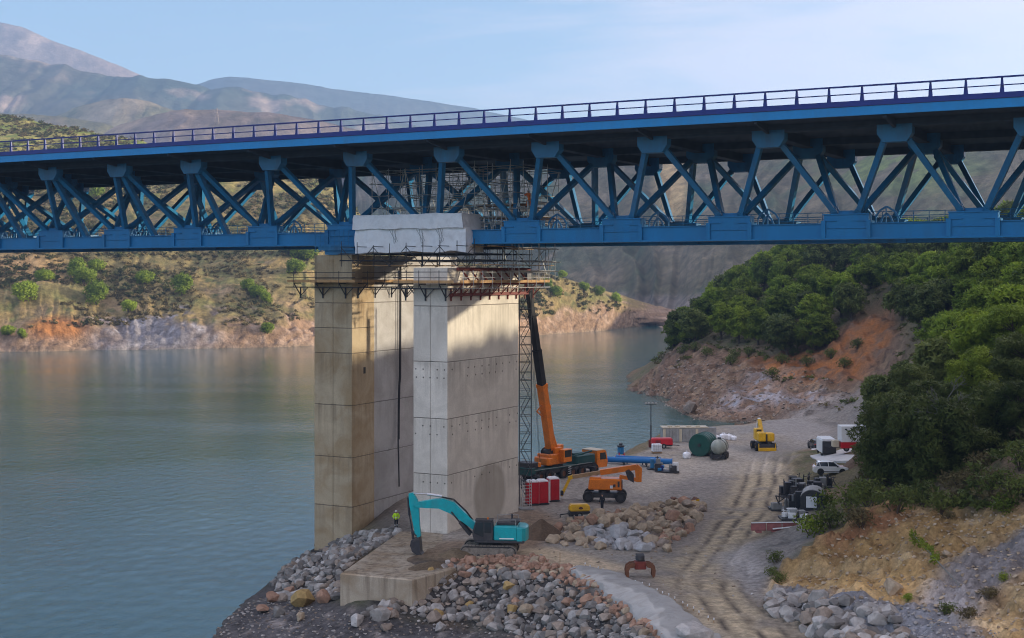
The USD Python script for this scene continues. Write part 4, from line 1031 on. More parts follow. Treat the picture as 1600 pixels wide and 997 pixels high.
# ------------------------------------------------------------------ scaffolds round the pier head
def tube_part(root, name, a, b, r=0.035, m_=None): obj(name, MB().tube(a, b, r, n=5), m_ or galv, root)
ZP = 29.25
def platform(label, path, depth, end_out=True, board=plank, steel=dark_steel, rails=(0.5, 1.05), step=2.2, rail_m=None):
    """A bracketed walkway along a straight line (s, t) to (s, t), boards on the side given by depth (ds, dt)."""
    root = thing('scaffold_walkway', label, 'scaffold')
    (s0, t0), (s1, t1) = path
    L = math.hypot(s1 - s0, t1 - t0); e = np.array([(s1 - s0) / L, (t1 - t0) / L]); o = np.array(depth)
    W = np.linalg.norm(o); o = o / W
    pt = lambda k, w, z: Bp(s0 + e[0] * k + o[0] * w, t0 + e[1] * k + o[1] * w, z)
    nseg = max(1, int(round(L / 2.6)))
    for k in range(nseg):
        for j in range(3):
            w0, w1 = W * j / 3 + 0.02, W * (j + 1) / 3 - 0.02
            mb = MB(); mb.beam(pt(L * k / nseg + 0.02, (w0 + w1) / 2, ZP), pt(L * (k + 1) / nseg - 0.02, (w0 + w1) / 2, ZP), w1 - w0, 0.06); obj('board', mb, board, root)
        mb = MB(); mb.beam(pt(L * k / nseg + 0.02, W - 0.03, ZP + 0.13), pt(L * (k + 1) / nseg - 0.02, W - 0.03, ZP + 0.13), 0.04, 0.24); obj('toe_board', mb, board, root)
    for z in rails: tube_part(root, 'guard_rail', pt(0, W, ZP + z), pt(L, W, ZP + z), 0.035, rail_m or steel)
    tube_part(root, 'ledger', pt(-0.3, W * 0.9, ZP - 0.55), pt(L + 0.3, W * 0.9, ZP - 0.55), 0.05, rail_m or steel)
    tube_part(root, 'ledger', pt(-0.3, W * 0.15, ZP - 0.55), pt(L + 0.3, W * 0.15, ZP - 0.55), 0.05, steel)
    n = int(L / step) + 1
    for k in range(n):
        x = L * (k + 0.3) / n
        tube_part(root, 'post', pt(x, W, ZP - 0.6), pt(x, W, ZP + 1.2), 0.035, rail_m or steel)
        mb = MB(); mb.beam(pt(x, 0.05, ZP - 0.5), pt(x, 0.05, ZP - 1.75), 0.12, 0.12, T3); mb.beam(pt(x, 0.05, ZP - 0.12), pt(x, W, ZP - 0.12), 0.10, 0.12); mb.beam(pt(x, W * 0.92, ZP - 0.2), pt(x, 0.08, ZP - 1.4), 0.08, 0.08)
        mb.beam(pt(x, 0.05, ZP - 1.5), pt(x + 1.0, 0.1, ZP - 0.6), 0.06, 0.06)
        obj('bracket', mb, steel, root)
    return root
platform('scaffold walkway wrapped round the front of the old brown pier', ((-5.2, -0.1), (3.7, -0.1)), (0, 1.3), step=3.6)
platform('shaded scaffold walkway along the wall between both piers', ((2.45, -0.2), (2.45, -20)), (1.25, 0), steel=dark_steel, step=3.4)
platform('scaffold walkway on the shaded front of the new grey pier', ((13.4, 7.6), (20.2, 7.6)), (0, 1.3), step=3.2)
platform('sunlit scaffold walkway along the right face of the new grey pier', ((18.8, 7.6), (18.8, -12.0)), (1.4, 0), steel=red_steel, rail_m=galv, step=2.0)
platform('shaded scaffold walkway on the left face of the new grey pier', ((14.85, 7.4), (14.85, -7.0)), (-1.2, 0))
# red waling beams on the sunlit face
w = thing('waling_beams', 'dark red steel waling beams clamped along the top of the grey pier', 'beam')
for z, a, b in ((30.62, 6.0, -9.5), (28.1, 7.4, -9.0)):
    mb = MB(); mb.beam(Bp(19.0, a, z), Bp(19.0, b, z), 0.22, 0.3); obj('beam', mb, red_steel, w)
for k in range(8):
    t_ = 5.0 - k * 1.75
    mb = MB(); mb.beam(Bp(18.9, t_, 30.5), Bp(19.9, t_ + 0.1, 29.4), 0.10, 0.14); obj('strut', mb, red_steel, w)
# scaffold decks between the pier head and the bridge
def lattice(label, ss, ts, zs, r=0.03, m_=galv, skip=0.0, seed=3, decks=(), diag=True, name='tube_scaffold'):
    root = thing(name, label, 'scaffold')
    q = np.random.default_rng(seed)
    for s in ss:
        for t in ts:
            if q.random() >= skip: tube_part(root, 'standard', Bp(s, t, zs[0]), Bp(s, t, zs[-1] + q.uniform(0, 0.8)), r, m_)
    for z in zs[1:]:
        for t in ts:
            if q.random() >= skip: tube_part(root, 'ledger', Bp(ss[0] - q.uniform(0, 0.5), t, z), Bp(ss[-1] + q.uniform(0, 0.7), t, z), r, m_)
        for s in ss:
            if q.random() >= skip: tube_part(root, 'transom', Bp(s, ts[0] + q.uniform(0, 0.4), z + 0.06), Bp(s, ts[-1] - q.uniform(0, 0.4), z + 0.06), r, m_)
    if diag:
        for k in range(len(ss) - 1):
            for t in (ts[0], ts[-1]):
                tube_part(root, 'brace', Bp(ss[k], t + 0.05, zs[0] if k % 2 else zs[-1]), Bp(ss[k + 1], t + 0.05, zs[-1] if k % 2 else zs[0]), r, m_)
    for z, s0, s1, t0, t1 in decks:
        n = max(1, int(abs(t1 - t0) / 0.45))
        for k in range(n):
            tt = t0 + (t1 - t0) * (k + 0.5) / n
            mb = MB(); mb.beam(Bp(s0, tt, z), Bp(s1, tt, z), 0.40, 0.05); obj('board', mb, plank, root)
    return root
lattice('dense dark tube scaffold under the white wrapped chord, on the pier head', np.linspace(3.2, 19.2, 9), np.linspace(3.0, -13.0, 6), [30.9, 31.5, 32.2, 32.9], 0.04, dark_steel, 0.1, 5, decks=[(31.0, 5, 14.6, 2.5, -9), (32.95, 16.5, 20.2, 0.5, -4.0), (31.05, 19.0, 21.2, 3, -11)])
lattice('tall grey tube scaffold filling the truss above the white wrapping', np.linspace(3.6, 20.5, 9), np.linspace(-2.2, -13.6, 5), [34.6, 35.9, 37.2, 38.5, 39.8, 41.2], 0.04, galv, 0.12, 7, decks=[(36.0, 12, 22, -2.4, -7.0), (37.3, 15, 21.5, -2.4, -6.0), (35.9, 17, 24, -3, -9)])
lattice('bright clutter of scaffold tubes right of the white wrapping', np.linspace(17.6, 22.6, 6), np.linspace(-1.9, -8.0, 4), [34.6, 35.3, 36.0, 36.8, 37.5], 0.05, galv, 0.2, 8, decks=[(36.85, 18, 23.6, -2.0, -3.4)])
lattice('thin hanging scaffold at the right end of the pier head', [18.95, 20.0, 20.8], [-3.5, -8.0, -12.0], [29.4, 30.4, 31.4, 32.8], 0.04, galv, 0.0, 9, decks=[(32.7, 18.9, 21.0, -3.4, -6.5)])
# slim stair tower at the right face of the grey pier
base = on(822, 760)
st = thing('stair_tower', 'slim galvanised scaffold stair tower rising beside the right edge of the grey pier', 'scaffold tower')
sx, sy, sz = P(821, 600, 148.5)[0], 148.5, height(P(821, 600, 148.5)[0], 148.5)
cn = [(sx - 0.65, sy - 0.9), (sx + 0.65, sy - 0.9), (sx + 0.65, sy + 0.9), (sx - 0.65, sy + 0.9)]
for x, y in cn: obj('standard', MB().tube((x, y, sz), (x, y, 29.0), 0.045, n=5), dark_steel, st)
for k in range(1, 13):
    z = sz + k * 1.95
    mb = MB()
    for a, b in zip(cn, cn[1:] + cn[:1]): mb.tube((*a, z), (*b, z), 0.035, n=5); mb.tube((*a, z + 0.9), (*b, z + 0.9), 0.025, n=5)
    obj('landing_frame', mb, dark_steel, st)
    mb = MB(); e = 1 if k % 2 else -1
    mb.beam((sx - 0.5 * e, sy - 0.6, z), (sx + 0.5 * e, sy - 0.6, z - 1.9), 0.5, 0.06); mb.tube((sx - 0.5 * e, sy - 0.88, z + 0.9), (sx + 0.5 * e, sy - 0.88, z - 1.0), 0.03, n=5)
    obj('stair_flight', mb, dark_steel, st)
# the blue caged bearing and the white wrapped chord
cage = thing('bearing_cage', 'blue steel bar cage round the bearing on top of the brown pier', 'cage')
for k in range(9): obj('bar', MB().tube(Bp(-1.9 + k * 0.62, 0.55, 32.55), Bp(-1.9 + k * 0.62, 0.55, 34.9), 0.03, n=5), truss_blue, cage)
for z in (32.6, 33.1, 33.65, 34.2, 34.85): obj('cross_bar', MB().tube(Bp(-2.0, 0.58, z), Bp(3.2, 0.58, z), 0.03, n=5), truss_blue, cage)
for e in (-1.9, 3.1): obj('arm', MB().beam(Bp(e, 0.55, 33.0), Bp(e, -0.4, 33.0), 0.08, 0.08), truss_blue, cage)
mb = MB(); bbox(mb, -1.7, 2.9, 0.3, -1.2, 32.7, 33.2); obj('bearing_tray', mb, truss_blue, cage)
sheet = mat('white_sheeting', (0.86, 0.86, 0.88), 0.42, var=0.07, scale=1.3, bump=0.05, bscale=1.4, dirt=(0.52, 0.50, 0.50), dirt_amount=0.35)
def wrapped(s0, s1, t0, t1, z0, z1, n, amp, seed, chamf=0.0, sag=0.0):
    """A sheet pulled over a box: dense faces, pushed about by folds."""
    m_ = trimesh.creation.box((1, 1, 1))
    dims = np.array([s1 - s0, t0 - t1, z1 - z0])
    a, b, c = [max(2, int(q / n)) for q in dims]
    V, Fc, k0 = [], [], 0
    for ax, sg in ((0, 1), (0, -1), (1, 1), (1, -1), (2, 1), (2, -1)):
        o = [i for i in range(3) if i != ax]
        na, nb = [(a, b, c)[i] for i in o]
        uu, vv = np.meshgrid(np.linspace(-.5, .5, na + 1), np.linspace(-.5, .5, nb + 1), indexing='ij')
        p = np.zeros(uu.shape + (3,)); p[..., o[0]], p[..., o[1]], p[..., ax] = uu, vv, sg * .5
        i, j = np.meshgrid(np.arange(na), np.arange(nb), indexing='ij')
        q = (i * (nb + 1) + j).ravel()
        f = np.vstack([np.stack([q, q + nb + 1, q + nb + 2], 1), np.stack([q, q + nb + 2, q + 1], 1)])
        if (sg > 0) == (ax == 1): f = f[:, ::-1]
        V.append(p.reshape(-1, 3)); Fc.append(f + k0); k0 += len(V[-1])
    v = np.vstack(V)
    if chamf:
        top = (v[:, 2] + 0.5); v[:, 1] *= 1 - chamf * np.clip(top - 0.45, 0, 1) ** 2 * 1.6
        v[:, 0] = np.where(v[:, 0] > 0.45, v[:, 0] - 0.05 * chamf * top ** 2 * 2, v[:, 0])
    p = v * dims
    fold = fbm(p * np.array([0.9, 0.9, 0.35]) + seed, 4, seed) - 0.5
    crease = np.abs(fbm(p * 0.7 + 9 + seed, 3, seed + 1) - 0.5)
    nn = v / np.maximum(np.abs(v).max(1, keepdims=True), 1e-9); nn = np.where(np.abs(nn) > 0.96, nn, 0)
    p = p + nn * (fold * amp * 2 - crease * amp * 1.6)[:, None]
    p[:, 2] -= sag * np.abs(np.sin(v[:, 0] * 9 + seed)) * (v[:, 2] < -0.4)
    w_ = p @ RB.T + Bp((s0 + s1) / 2, (t0 + t1) / 2, (z0 + z1) / 2)
    m2 = trimesh.Trimesh(w_, np.vstack(Fc), process=False); m2.merge_vertices(digits_vertex=4)
    return np.array(m2.vertices), np.array(m2.faces)
tp = thing('white_enclosure', 'white plastic sheeting wrapped round the bridge chord above the piers', 'sheeting')
obj('lower_sheet', wrapped(3.65, 17.2, 1.2, -2.6, 32.45, 34.86, 0.12, 0.22, 3, sag=0.2), sheet, tp, 40)
obj('upper_sheet', wrapped(3.6, 17.0, 1.5, -2.9, 34.80, 36.32, 0.12, 0.13, 8, chamf=0.22), sheet, tp, 40)
mb = MB()
for s_ in (8.6, 11.9, 14.2):
    for e in ((-0.45, 0.35), (-0.1, 0.1), (0.35, 0.2), (0.1, 0.5)):
        mb.tube(Bp(s_ + e[0], 1.42, 34.72), Bp(s_ + e[1], 1.36, 33.2 + e[1] * 0.6), 0.015, n=4)
obj('tie_ropes', mb, dark_steel, tp, kind='stuff')

# ------------------------------------------------------------------ stones, boulders, riprap
def stone_mats(name, base, k=3, amt=0.22):
    r = np.random.default_rng(len(name))
    return [mat(f'{name}_{i}' if i else name, np.clip(np.array(base) * (1 + r.uniform(-amt, amt)), 0, 1), 0.9, var=0.34, scale=2.4, bump=0.09, bscale=5, spec=0.15) for i in range(k)]
grey_s = stone_mats('grey_stone', (0.255, 0.235, 0.215), 4, 0.42)
brown_s = stone_mats('brown_stone', (0.28, 0.225, 0.18), 3)
tan_s = stone_mats('tan_stone', (0.36, 0.28, 0.195), 4)
red_s = stone_mats('reddish_stone', (0.29, 0.175, 0.12), 3)
yel_s = stone_mats('ochre_stone', (0.40, 0.27, 0.11), 2, 0.1)
pale_s = stone_mats('pale_stone', (0.42, 0.39, 0.36), 2, 0.1)
blue_s = stone_mats('blue_grey_stone', (0.36, 0.35, 0.345), 3, 0.15)
def rock(r, rad, flat=0.78, k=18):
    d = r.normal(size=(k, 3)); d /= np.linalg.norm(d, axis=1, keepdims=True)
    d *= r.uniform(0.82, 1.0, (k, 1))
    v = d * rad * np.array([r.uniform(0.85, 1.25), r.uniform(0.75, 1.05), flat * r.uniform(0.85, 1.15)])
    a = r.uniform(0, 6.28)
    mb = MB()
    h = ConvexHull(v); w_ = v[np.unique(h.simplices)]
    # cut corners once so edges are worn
    e = np.vstack([v[s] for s in h.simplices]).reshape(-1, 3, 3)
    pts = np.vstack([e[:, 0] * 0.89 + e[:, 1] * 0.11, e[:, 1] * 0.89 + e[:, 2] * 0.11, e[:, 2] * 0.89 + e[:, 0] * 0.11, e[:, 1] * 0.89 + e[:, 0] * 0.11])
    return mb.hull(pts, R=rotz(a) @ rotx(r.normal(0, 0.25)))
def place(poly, spacing, n_try, seed, ylim=(80, 200), bed=None):
    """Points on the bank inside an outline, no two closer than the spacing (a number or a function of the photo row)."""
    r = np.random.default_rng(seed)
    poly = np.array(poly, float)
    m_ = inside(poly, gpp) & (YY > ylim[0]) & (YY < ylim[1])
    q = gp[m_]
    lo, hi = q[:, :2].min(0) - 0.3, q[:, :2].max(0) + 0.3
    out = []
    cell = {}
    sp = spacing
    for _ in range(n_try):
        x, y = r.uniform(lo, hi)
        z = height(x, y)
        if not inside(poly, pix(np.array([[x, y, z]])))[0]: continue
        i, j = int(x // sp), int(y // sp)
        if any((x - a) ** 2 + (y - b) ** 2 + (z - c) ** 2 < sp * sp for u in (-1, 0, 1) for v_ in (-1, 0, 1) for a, b, c in cell.get((i + u, j + v_), ())): continue
        cell.setdefault((i, j), []).append((x, y, z)); out.append(np.array([x, y, z]))
    return out
def stones(name, pts, rad, pick_mat, label, group, seed, lift=0.15, limit=300, flat=0.78, jit=0.5, mound=None, k=18):
    r = np.random.default_rng(seed)
    rest = {}
    pts = sorted(pts, key=lambda p: p[1])
    for n, p in enumerate(pts):
        rr = rad * r.uniform(1 - jit, 1 + jit)
        mb = rock(r, rr, flat, k)
        c = p + np.array([0, 0, lift * rr + (mound(p) if mound else 0)])
        q = pix(c)
        m_ = pick_mat(r, q, p)
        tone = str(m_.GetPath()).split('/')[-1].split('_stone')[0].replace('_', ' ')
        if n < limit: obj(name, mb.move(t=c), m_, None, False, f'{tone} {label}', 'stone', f'{tone} {group}', loc=c)
        else:
            t_ = rest.setdefault(str(m_.GetPath()), (MB(), m_)); v, f = mb.move(t=c).out(); t_[0].add(v, f)
    for mb, m_ in rest.values(): obj(name + 's', mb, m_, kind='stuff')
def main_mat(r, q, p):
    u = r.random()
    return red_s[r.integers(3)] if u < 0.03 else brown_s[r.integers(3)] if u < 0.30 else yel_s[0] if u < 0.315 else grey_s[r.integers(4)]
special = []
RIP = [(635, 908), (680, 890), (720, 888), (760, 893), (860, 905), (915, 930), (975, 972), (1030, 1012), (1060, 1060), (860, 1060), (800, 990), (740, 972), (690, 968), (615, 962), (560, 966), (590, 945), (640, 935)]
stones('riprap_stone', place(RIP, 0.60, 22000, 41, (84, 125)), 0.50, main_mat, 'angular stone in the riprap bank below the excavator', 'stones of the riprap bank below the excavator', 42, 0.12, limit=290)
RED = [(712, 872), (830, 870), (890, 886), (930, 912), (990, 958), (1046, 1002), (1030, 1012), (975, 970), (915, 927), (860, 906), (760, 893), (700, 888)]
stones('red_stone', place(RED, 0.46, 9000, 43, (84, 125)), 0.36, lambda r, q, p: red_s[r.integers(3)] if r.random() < 0.75 else tan_s[r.integers(4)], 'stone along the top edge of the riprap bank', 'stones along the riprap crest', 44, 0.15, limit=200)
LEFT_RIP = [(597, 829), (625, 829), (622, 834), (532, 892), (530, 938), (505, 935), (440, 938), (425, 912), (455, 882), (515, 850)]
stones('shore_stone', place(LEFT_RIP, 0.64, 12000, 45, (110, 145)), 0.52, lambda r, q, p: grey_s[r.integers(4)] if r.random() < 0.74 else brown_s[r.integers(3)] if r.random() < 0.6 else pale_s[r.integers(2)], 'stone on the shore bank below the old brown pier', 'stones on the shore below the brown pier', 46, 0.15, limit=260)
WALL = [(1196, 940), (1213, 930), (1300, 936), (1390, 962), (1440, 1005), (1410, 1060), (1320, 1060), (1285, 1008), (1245, 975), (1203, 958)]
stones('wall_stone', place(WALL, 0.72, 8000, 47, (80, 112)), 0.62, lambda r, q, p: grey_s[r.integers(4)] if r.random() < 0.8 else pale_s[r.integers(2)] if r.random() < 0.4 else brown_s[r.integers(3)], 'rounded stone in the low stone bank right of the road', 'stones of the low bank right of the road', 48, 0.2, limit=200)
PILE = [(848, 838), (880, 818), (930, 808), (985, 800), (1040, 790), (1090, 786), (1098, 800), (1080, 830), (1045, 852), (1000, 862), (940, 858), (870, 852)]
GREYS = [(915, 832), (940, 816), (985, 818), (1015, 835), (1018, 858), (985, 864), (935, 852)]
pc = pix(np.array([[0, 1, 0.0]]))
def pile_mat(r, q, p):
    if inside(GREYS, q[None])[0]: return blue_s[r.integers(3)]
    return tan_s[r.integers(4)] if r.random() < 0.72 else brown_s[r.integers(3)] if r.random() < 0.6 else red_s[r.integers(3)]
pile_pts = place(PILE, 0.95, 6000, 49, (110, 165))
stones('boulder', pile_pts, 0.66, pile_mat, 'boulder in the heap behind the grapple', 'boulders of the heap behind the grapple', 50, 0.25, limit=200, jit=0.42)
up = [p + np.array([0, 0, 0.62]) for p in place([(880, 835), (930, 815), (1000, 806), (1070, 794), (1080, 805), (1040, 838), (990, 850), (940, 846)], 1.5, 2500, 51, (110, 165))]
stones('boulder', up, 0.68, pile_mat, 'boulder lying on top of the heap behind the grapple', 'boulders on top of the heap behind the grapple', 52, 0.3, limit=80)
def one_stone(px, py, rad, m_, label, seed, flat=0.8, k=18):
    p = on(px, py); r = np.random.default_rng(seed)
    c = p + np.array([0, -0.1, rad * 0.42])
    obj('boulder', rock(r, rad, flat, k).move(t=c), m_, None, False, label, 'boulder', loc=c)
for a in [(796, 924, 0.85, yel_s[0], 'bright yellow boulder high in the riprap bank'), (800, 955, 0.62, yel_s[1], 'orange yellow stone low in the riprap bank, left of the tan one'), (822, 958, 0.72, tan_s[1], 'tan block low in the riprap bank beside the orange stone'),
          (473, 946, 1.25, yel_s[1], 'large ochre boulder on the shore left of the footing'), (507, 940, 0.95, red_s[1], 'rounded pinkish boulder against the footing corner'), (452, 926, 0.72, red_s[0], 'reddish boulder above the large ochre one'), (425, 940, 0.85, red_s[2], 'orange red boulder at the left end of the shore stones'), (412, 958, 0.7, red_s[0], 'small orange stone lowest at the left on the shore'),
          (436, 962, 0.85, grey_s[1], 'flat grey stone below the orange red ones on the shore'), (470, 968, 0.55, tan_s[2], 'small tan stone standing alone below the ochre boulder'), (559, 976, 0.85, pale_s[0], 'whitish boulder alone on the dark gravel'), (594, 968, 0.9, grey_s[2], 'grey purple boulder right of the whitish one'), (603, 985, 0.6, brown_s[1], 'brown stone in front of the grey purple boulder'), (678, 970, 0.75, brown_s[0], 'squat brown boulder at the toe of the riprap bank'), (688, 985, 0.62, grey_s[0], 'grey stone out on the gravel below the riprap bank'),
          (1085, 1003, 1.35, pale_s[1], 'large pale grey rock at the bottom edge left of the road'), (1062, 803, 0.85, tan_s[0], 'round tan boulder beside the rusty bucket'), (1004, 862, 0.85, blue_s[0], 'pale bluish grey boulder at the front of the heap'), (972, 858, 0.9, blue_s[1], 'broad bluish grey boulder at the front of the heap, beside the tan ones'), (1042, 862, 0.75, tan_s[3], 'rounded tan boulder fallen from the heap toward the road'),
          (700, 881, 0.35, pale_s[0], 'small white stone between the bucket mound and the red stones'), (1395, 925, 0.85, tan_s[0], 'ochre boulder at the foot of the yellow cut'), (1480, 870, 0.6, tan_s[2], 'pale boulder sitting in the yellow cut slope'), (1190, 948, 0.4, brown_s[0], 'brown stone at the left end of the low stone bank'), (1080, 644, 2.0, brown_s[0], 'tilted brown grey slab of rock at the inlet shore')]:
    one_stone(*a[:5], seed=int(a[0] * 7 + a[1]))
# loose gravel and small stones, uncountable
def gravel(name, poly, spacing, n, seed, rad, mats_, ylim):
    r = np.random.default_rng(seed)
    per = [MB() for _ in mats_]
    for p in place(poly, spacing, n, seed, ylim):
        k = r.integers(len(mats_))
        d = r.normal(size=(9, 3)); d /= np.linalg.norm(d, axis=1, keepdims=True)
        per[k].hull(d * rad * r.uniform(0.5, 1.5) * np.array([1.1, 0.9, 0.7]), p + np.array([0, 0, 0.03]))
    for mb, m_ in zip(per, mats_):
        if mb.n: obj(name, mb, m_, kind='stuff')
gravel('beach_gravel', [(330, 1010), (335, 985), (400, 932), (470, 940), (560, 965), (640, 965), (740, 975), (860, 1010), (860, 1060), (330, 1060)], 0.42, 6000, 61, 0.13, [grey_s[0], brown_s[1], grey_s[2], brown_s[0], grey_s[1]], (84, 130))
gravel('talus', [(1000, 612), (1060, 560), (1190, 575), (1300, 590), (1340, 625), (1230, 645), (1180, 662), (1085, 660), (1030, 628)], 1.5, 9000, 63, 0.40, [brown_s[0], brown_s[1], brown_s[2]], (250, 380))
gravel('cut_rubble', [(1225, 925), (1290, 850), (1380, 800), (1480, 800), (1600, 800), (1620, 1000), (1500, 1000), (1400, 950)], 0.55, 9000, 65, 0.16, [tan_s[0], tan_s[2], tan_s[1], tan_s[3]], (80, 130))
gravel('riprap_chips', RIP, 0.30, 6000, 71, 0.15, [grey_s[0], brown_s[1], grey_s[2]], (84, 125))
gravel('shore_chips', LEFT_RIP, 0.32, 4000, 73, 0.14, [grey_s[1], brown_s[0]], (110, 145))
gravel('blue_gravel', [(1260, 932), (1320, 930), (1440, 950), (1560, 990), (1560, 1040), (1440, 1010), (1390, 960)], 0.36, 5000, 67, 0.12, [grey_s[0], blue_s[1], grey_s[2]], (80, 115))
gravel('site_stones', [(820, 800), (1000, 790), (1100, 840), (1180, 930), (1100, 960), (1000, 890), (840, 870)], 1.7, 1500, 69, 0.11, [pale_s[0], tan_s[1], brown_s[1]], (90, 170))

# earth mounds dug over by the machine
earth = ground_mat('dug_earth', 0.1, 4.0, 5.0)
def mound(name, label, px, py, w, l, h, seed, tone, rz=0.0):
    p = on(px, py)
    n = 26
    a = np.linspace(-1, 1, n)
    x, y = np.meshgrid(a, a, indexing='ij')
    r = np.sqrt(x * x + y * y)
    wx = x * w / 2 * math.cos(rz) - y * l / 2 * math.sin(rz); wy = x * w / 2 * math.sin(rz) + y * l / 2 * math.cos(rz)
    q = np.stack([p[0] + wx, p[1] + wy, wx * 0], -1)
    g = H(q[..., :2])
    q[..., 2] = g - 0.12 + h * np.clip(1 - r ** 1.5, -0.3, 1) * (0.75 + 0.6 * (fbm(np.stack([wx, wy, wx * 0], -1) * 0.9 + seed, 4, seed) - 0.2)) + (fbm(np.stack([wx, wy, wx * 0], -1) * 3 + seed, 3, seed) - 0.5) * 0.12
    i, j = np.meshgrid(np.arange(n - 1), np.arange(n - 1), indexing='ij')
    k = (i * n + j).ravel(); k2 = ((i + 1) * n + j).ravel()
    f = np.vstack([np.stack([k, k2, k2 + 1], 1), np.stack([k, k2 + 1, k + 1], 1)])
    c = np.ones((n * n, 3)) * np.array(tone)
    obj(name, (q.reshape(-1, 3), f), earth, None, True, label, 'earth mound', colors=c)
mound('earth_mound', 'brown heap of dug earth between the excavator and the boulder heap', 846, 838, 5.2, 5.0, 1.6, 3, (0.115, 0.078, 0.052))
mound('earth_mound', 'low mound of loose brown earth under the excavator bucket', 660, 895, 7.5, 4.0, 0.7, 5, (0.135, 0.10, 0.066), 0.3)
mound('earth_mound', 'earth ramp between the grey pier and the excavator track', 716, 868, 4.0, 4.5, 0.9, 7, (0.15, 0.11, 0.07))
mound('earth_mound', 'small brown earth heap behind the white car', 1338, 722, 5.0, 3.5, 1.1, 9, (0.15, 0.105, 0.075))
le_ = np.array([on(*q) for q in [(888, 895), (905, 908), (940, 928), (975, 952), (1010, 978), (1045, 1006), (1075, 1034)]])
ri_ = np.array([on(*q) for q in [(912, 889), (955, 896), (1000, 912), (1042, 938), (1077, 962), (1107, 985), (1142, 1015)]])
uu_, vv_ = np.linspace(0, 1, 90), np.linspace(0, 1, 26)
ip_ = lambda a: np.stack([np.interp(uu_, np.linspace(0, 1, 7), a[:, k]) for k in range(3)], -1)
le_, ri_ = ip_(le_), ip_(ri_)
q_ = le_[:, None] * (1 - vv_[None, :, None]) + ri_[:, None] * vv_[None, :, None]
wob_ = (fbm(q_ * 0.5 + 3, 4, 5) - 0.5)
q_[..., :2] += wob_[..., None] * 0.7
q_[..., 2] = H(q_[..., :2]) + np.where((vv_ > 0) & (vv_ < 1), 0.24 + 0.16 * np.sin(vv_ * np.pi) ** 0.5, -0.1)[None, :] + wob_ * 0.3
q_[0, :, 2] -= 0.45; q_[-1, :, 2] -= 0.45
i_, j_ = np.meshgrid(np.arange(89), np.arange(25), indexing='ij'); k_ = (i_ * 26 + j_).ravel()
strip_ = mat('pale_mortar', (0.36, 0.345, 0.32), 0.9, var=0.14, scale=0.9, bump=0.04, bscale=4, dirt=(0.23, 0.21, 0.185), dirt_amount=0.7)
obj('concrete_strip', (q_.reshape(-1, 3), np.vstack([np.stack([k_, k_ + 26, k_ + 27], 1), np.stack([k_, k_ + 27, k_ + 1], 1)])), strip_, None, True, 'pale grey concrete strip sloping along the left side of the road above the riprap', 'concrete strip')

# ------------------------------------------------------------------ machines
teal = mat('teal_paint', (0.006, 0.33, 0.36), 0.35, var=0.14, scale=1.5, dirt=(0.05, 0.16, 0.17), dirt_amount=0.45, coat=0.15)
orange = mat('orange_paint', (0.74, 0.185, 0.008), 0.38, var=0.12, scale=1.2, dirt=(0.30, 0.12, 0.03), dirt_amount=0.45, coat=0.15)
yellow = mat('yellow_paint', (0.72, 0.40, 0.012), 0.4, var=0.12, scale=1.5, dirt=(0.35, 0.22, 0.05), dirt_amount=0.45)
black = mat('black_rubber', (0.018, 0.018, 0.019), 0.75, var=0.4, scale=5, dirt=(0.10, 0.085, 0.07), dirt_amount=0.4)
char = mat('charcoal_metal', (0.04, 0.04, 0.045), 0.5, 0.2, var=0.3, scale=3, dirt=(0.10, 0.09, 0.075), dirt_amount=0.5)
glass = mat('dark_glass', (0.012, 0.015, 0.018), 0.08, var=0.2, spec=0.7)
chrome = mat('cylinder_rod', (0.62, 0.62, 0.62), 0.22, 0.9, var=0.05)
track_m = mat('muddy_track', (0.20, 0.175, 0.145), 0.8, 0.1, var=0.4, scale=4, dirt=(0.08, 0.065, 0.05), dirt_amount=0.6)
dteal = mat('dark_teal_paint', (0.008, 0.058, 0.058), 0.45, var=0.2, scale=1.5, dirt=(0.06, 0.075, 0.07), dirt_amount=0.4)
white_p = mat('white_paint', (0.74, 0.74, 0.73), 0.4, var=0.06, scale=1.5, dirt=(0.5, 0.47, 0.42), dirt_amount=0.35)
red_p = mat('red_paint', (0.50, 0.012, 0.022), 0.38, var=0.14, scale=1.5, dirt=(0.26, 0.05, 0.05), dirt_amount=0.35)
boom_black = mat('boom_black', (0.014, 0.014, 0.016), 0.5, var=0.3, scale=1.5)
grey_p = mat('grey_paint', (0.30, 0.30, 0.29), 0.6, var=0.2, scale=1.2, dirt=(0.16, 0.14, 0.12), dirt_amount=0.5)
green_p = mat('dark_green_paint', (0.010, 0.075, 0.058), 0.45, var=0.22, scale=1.0, dirt=(0.05, 0.09, 0.08), dirt_amount=0.4)
blue_p = mat('pipe_blue', (0.018, 0.15, 0.40), 0.4, var=0.12, scale=1.5)
rust = mat('rusty_steel', (0.135, 0.055, 0.027), 0.85, var=0.4, scale=3, dirt=(0.10, 0.04, 0.025), dirt_amount=0.5)
cream = mat('cream_paint', (0.52, 0.45, 0.33), 0.6, var=0.15, scale=1.5)
wood_m = mat('raw_wood', (0.36, 0.23, 0.12), 0.85, var=0.3, scale=2)

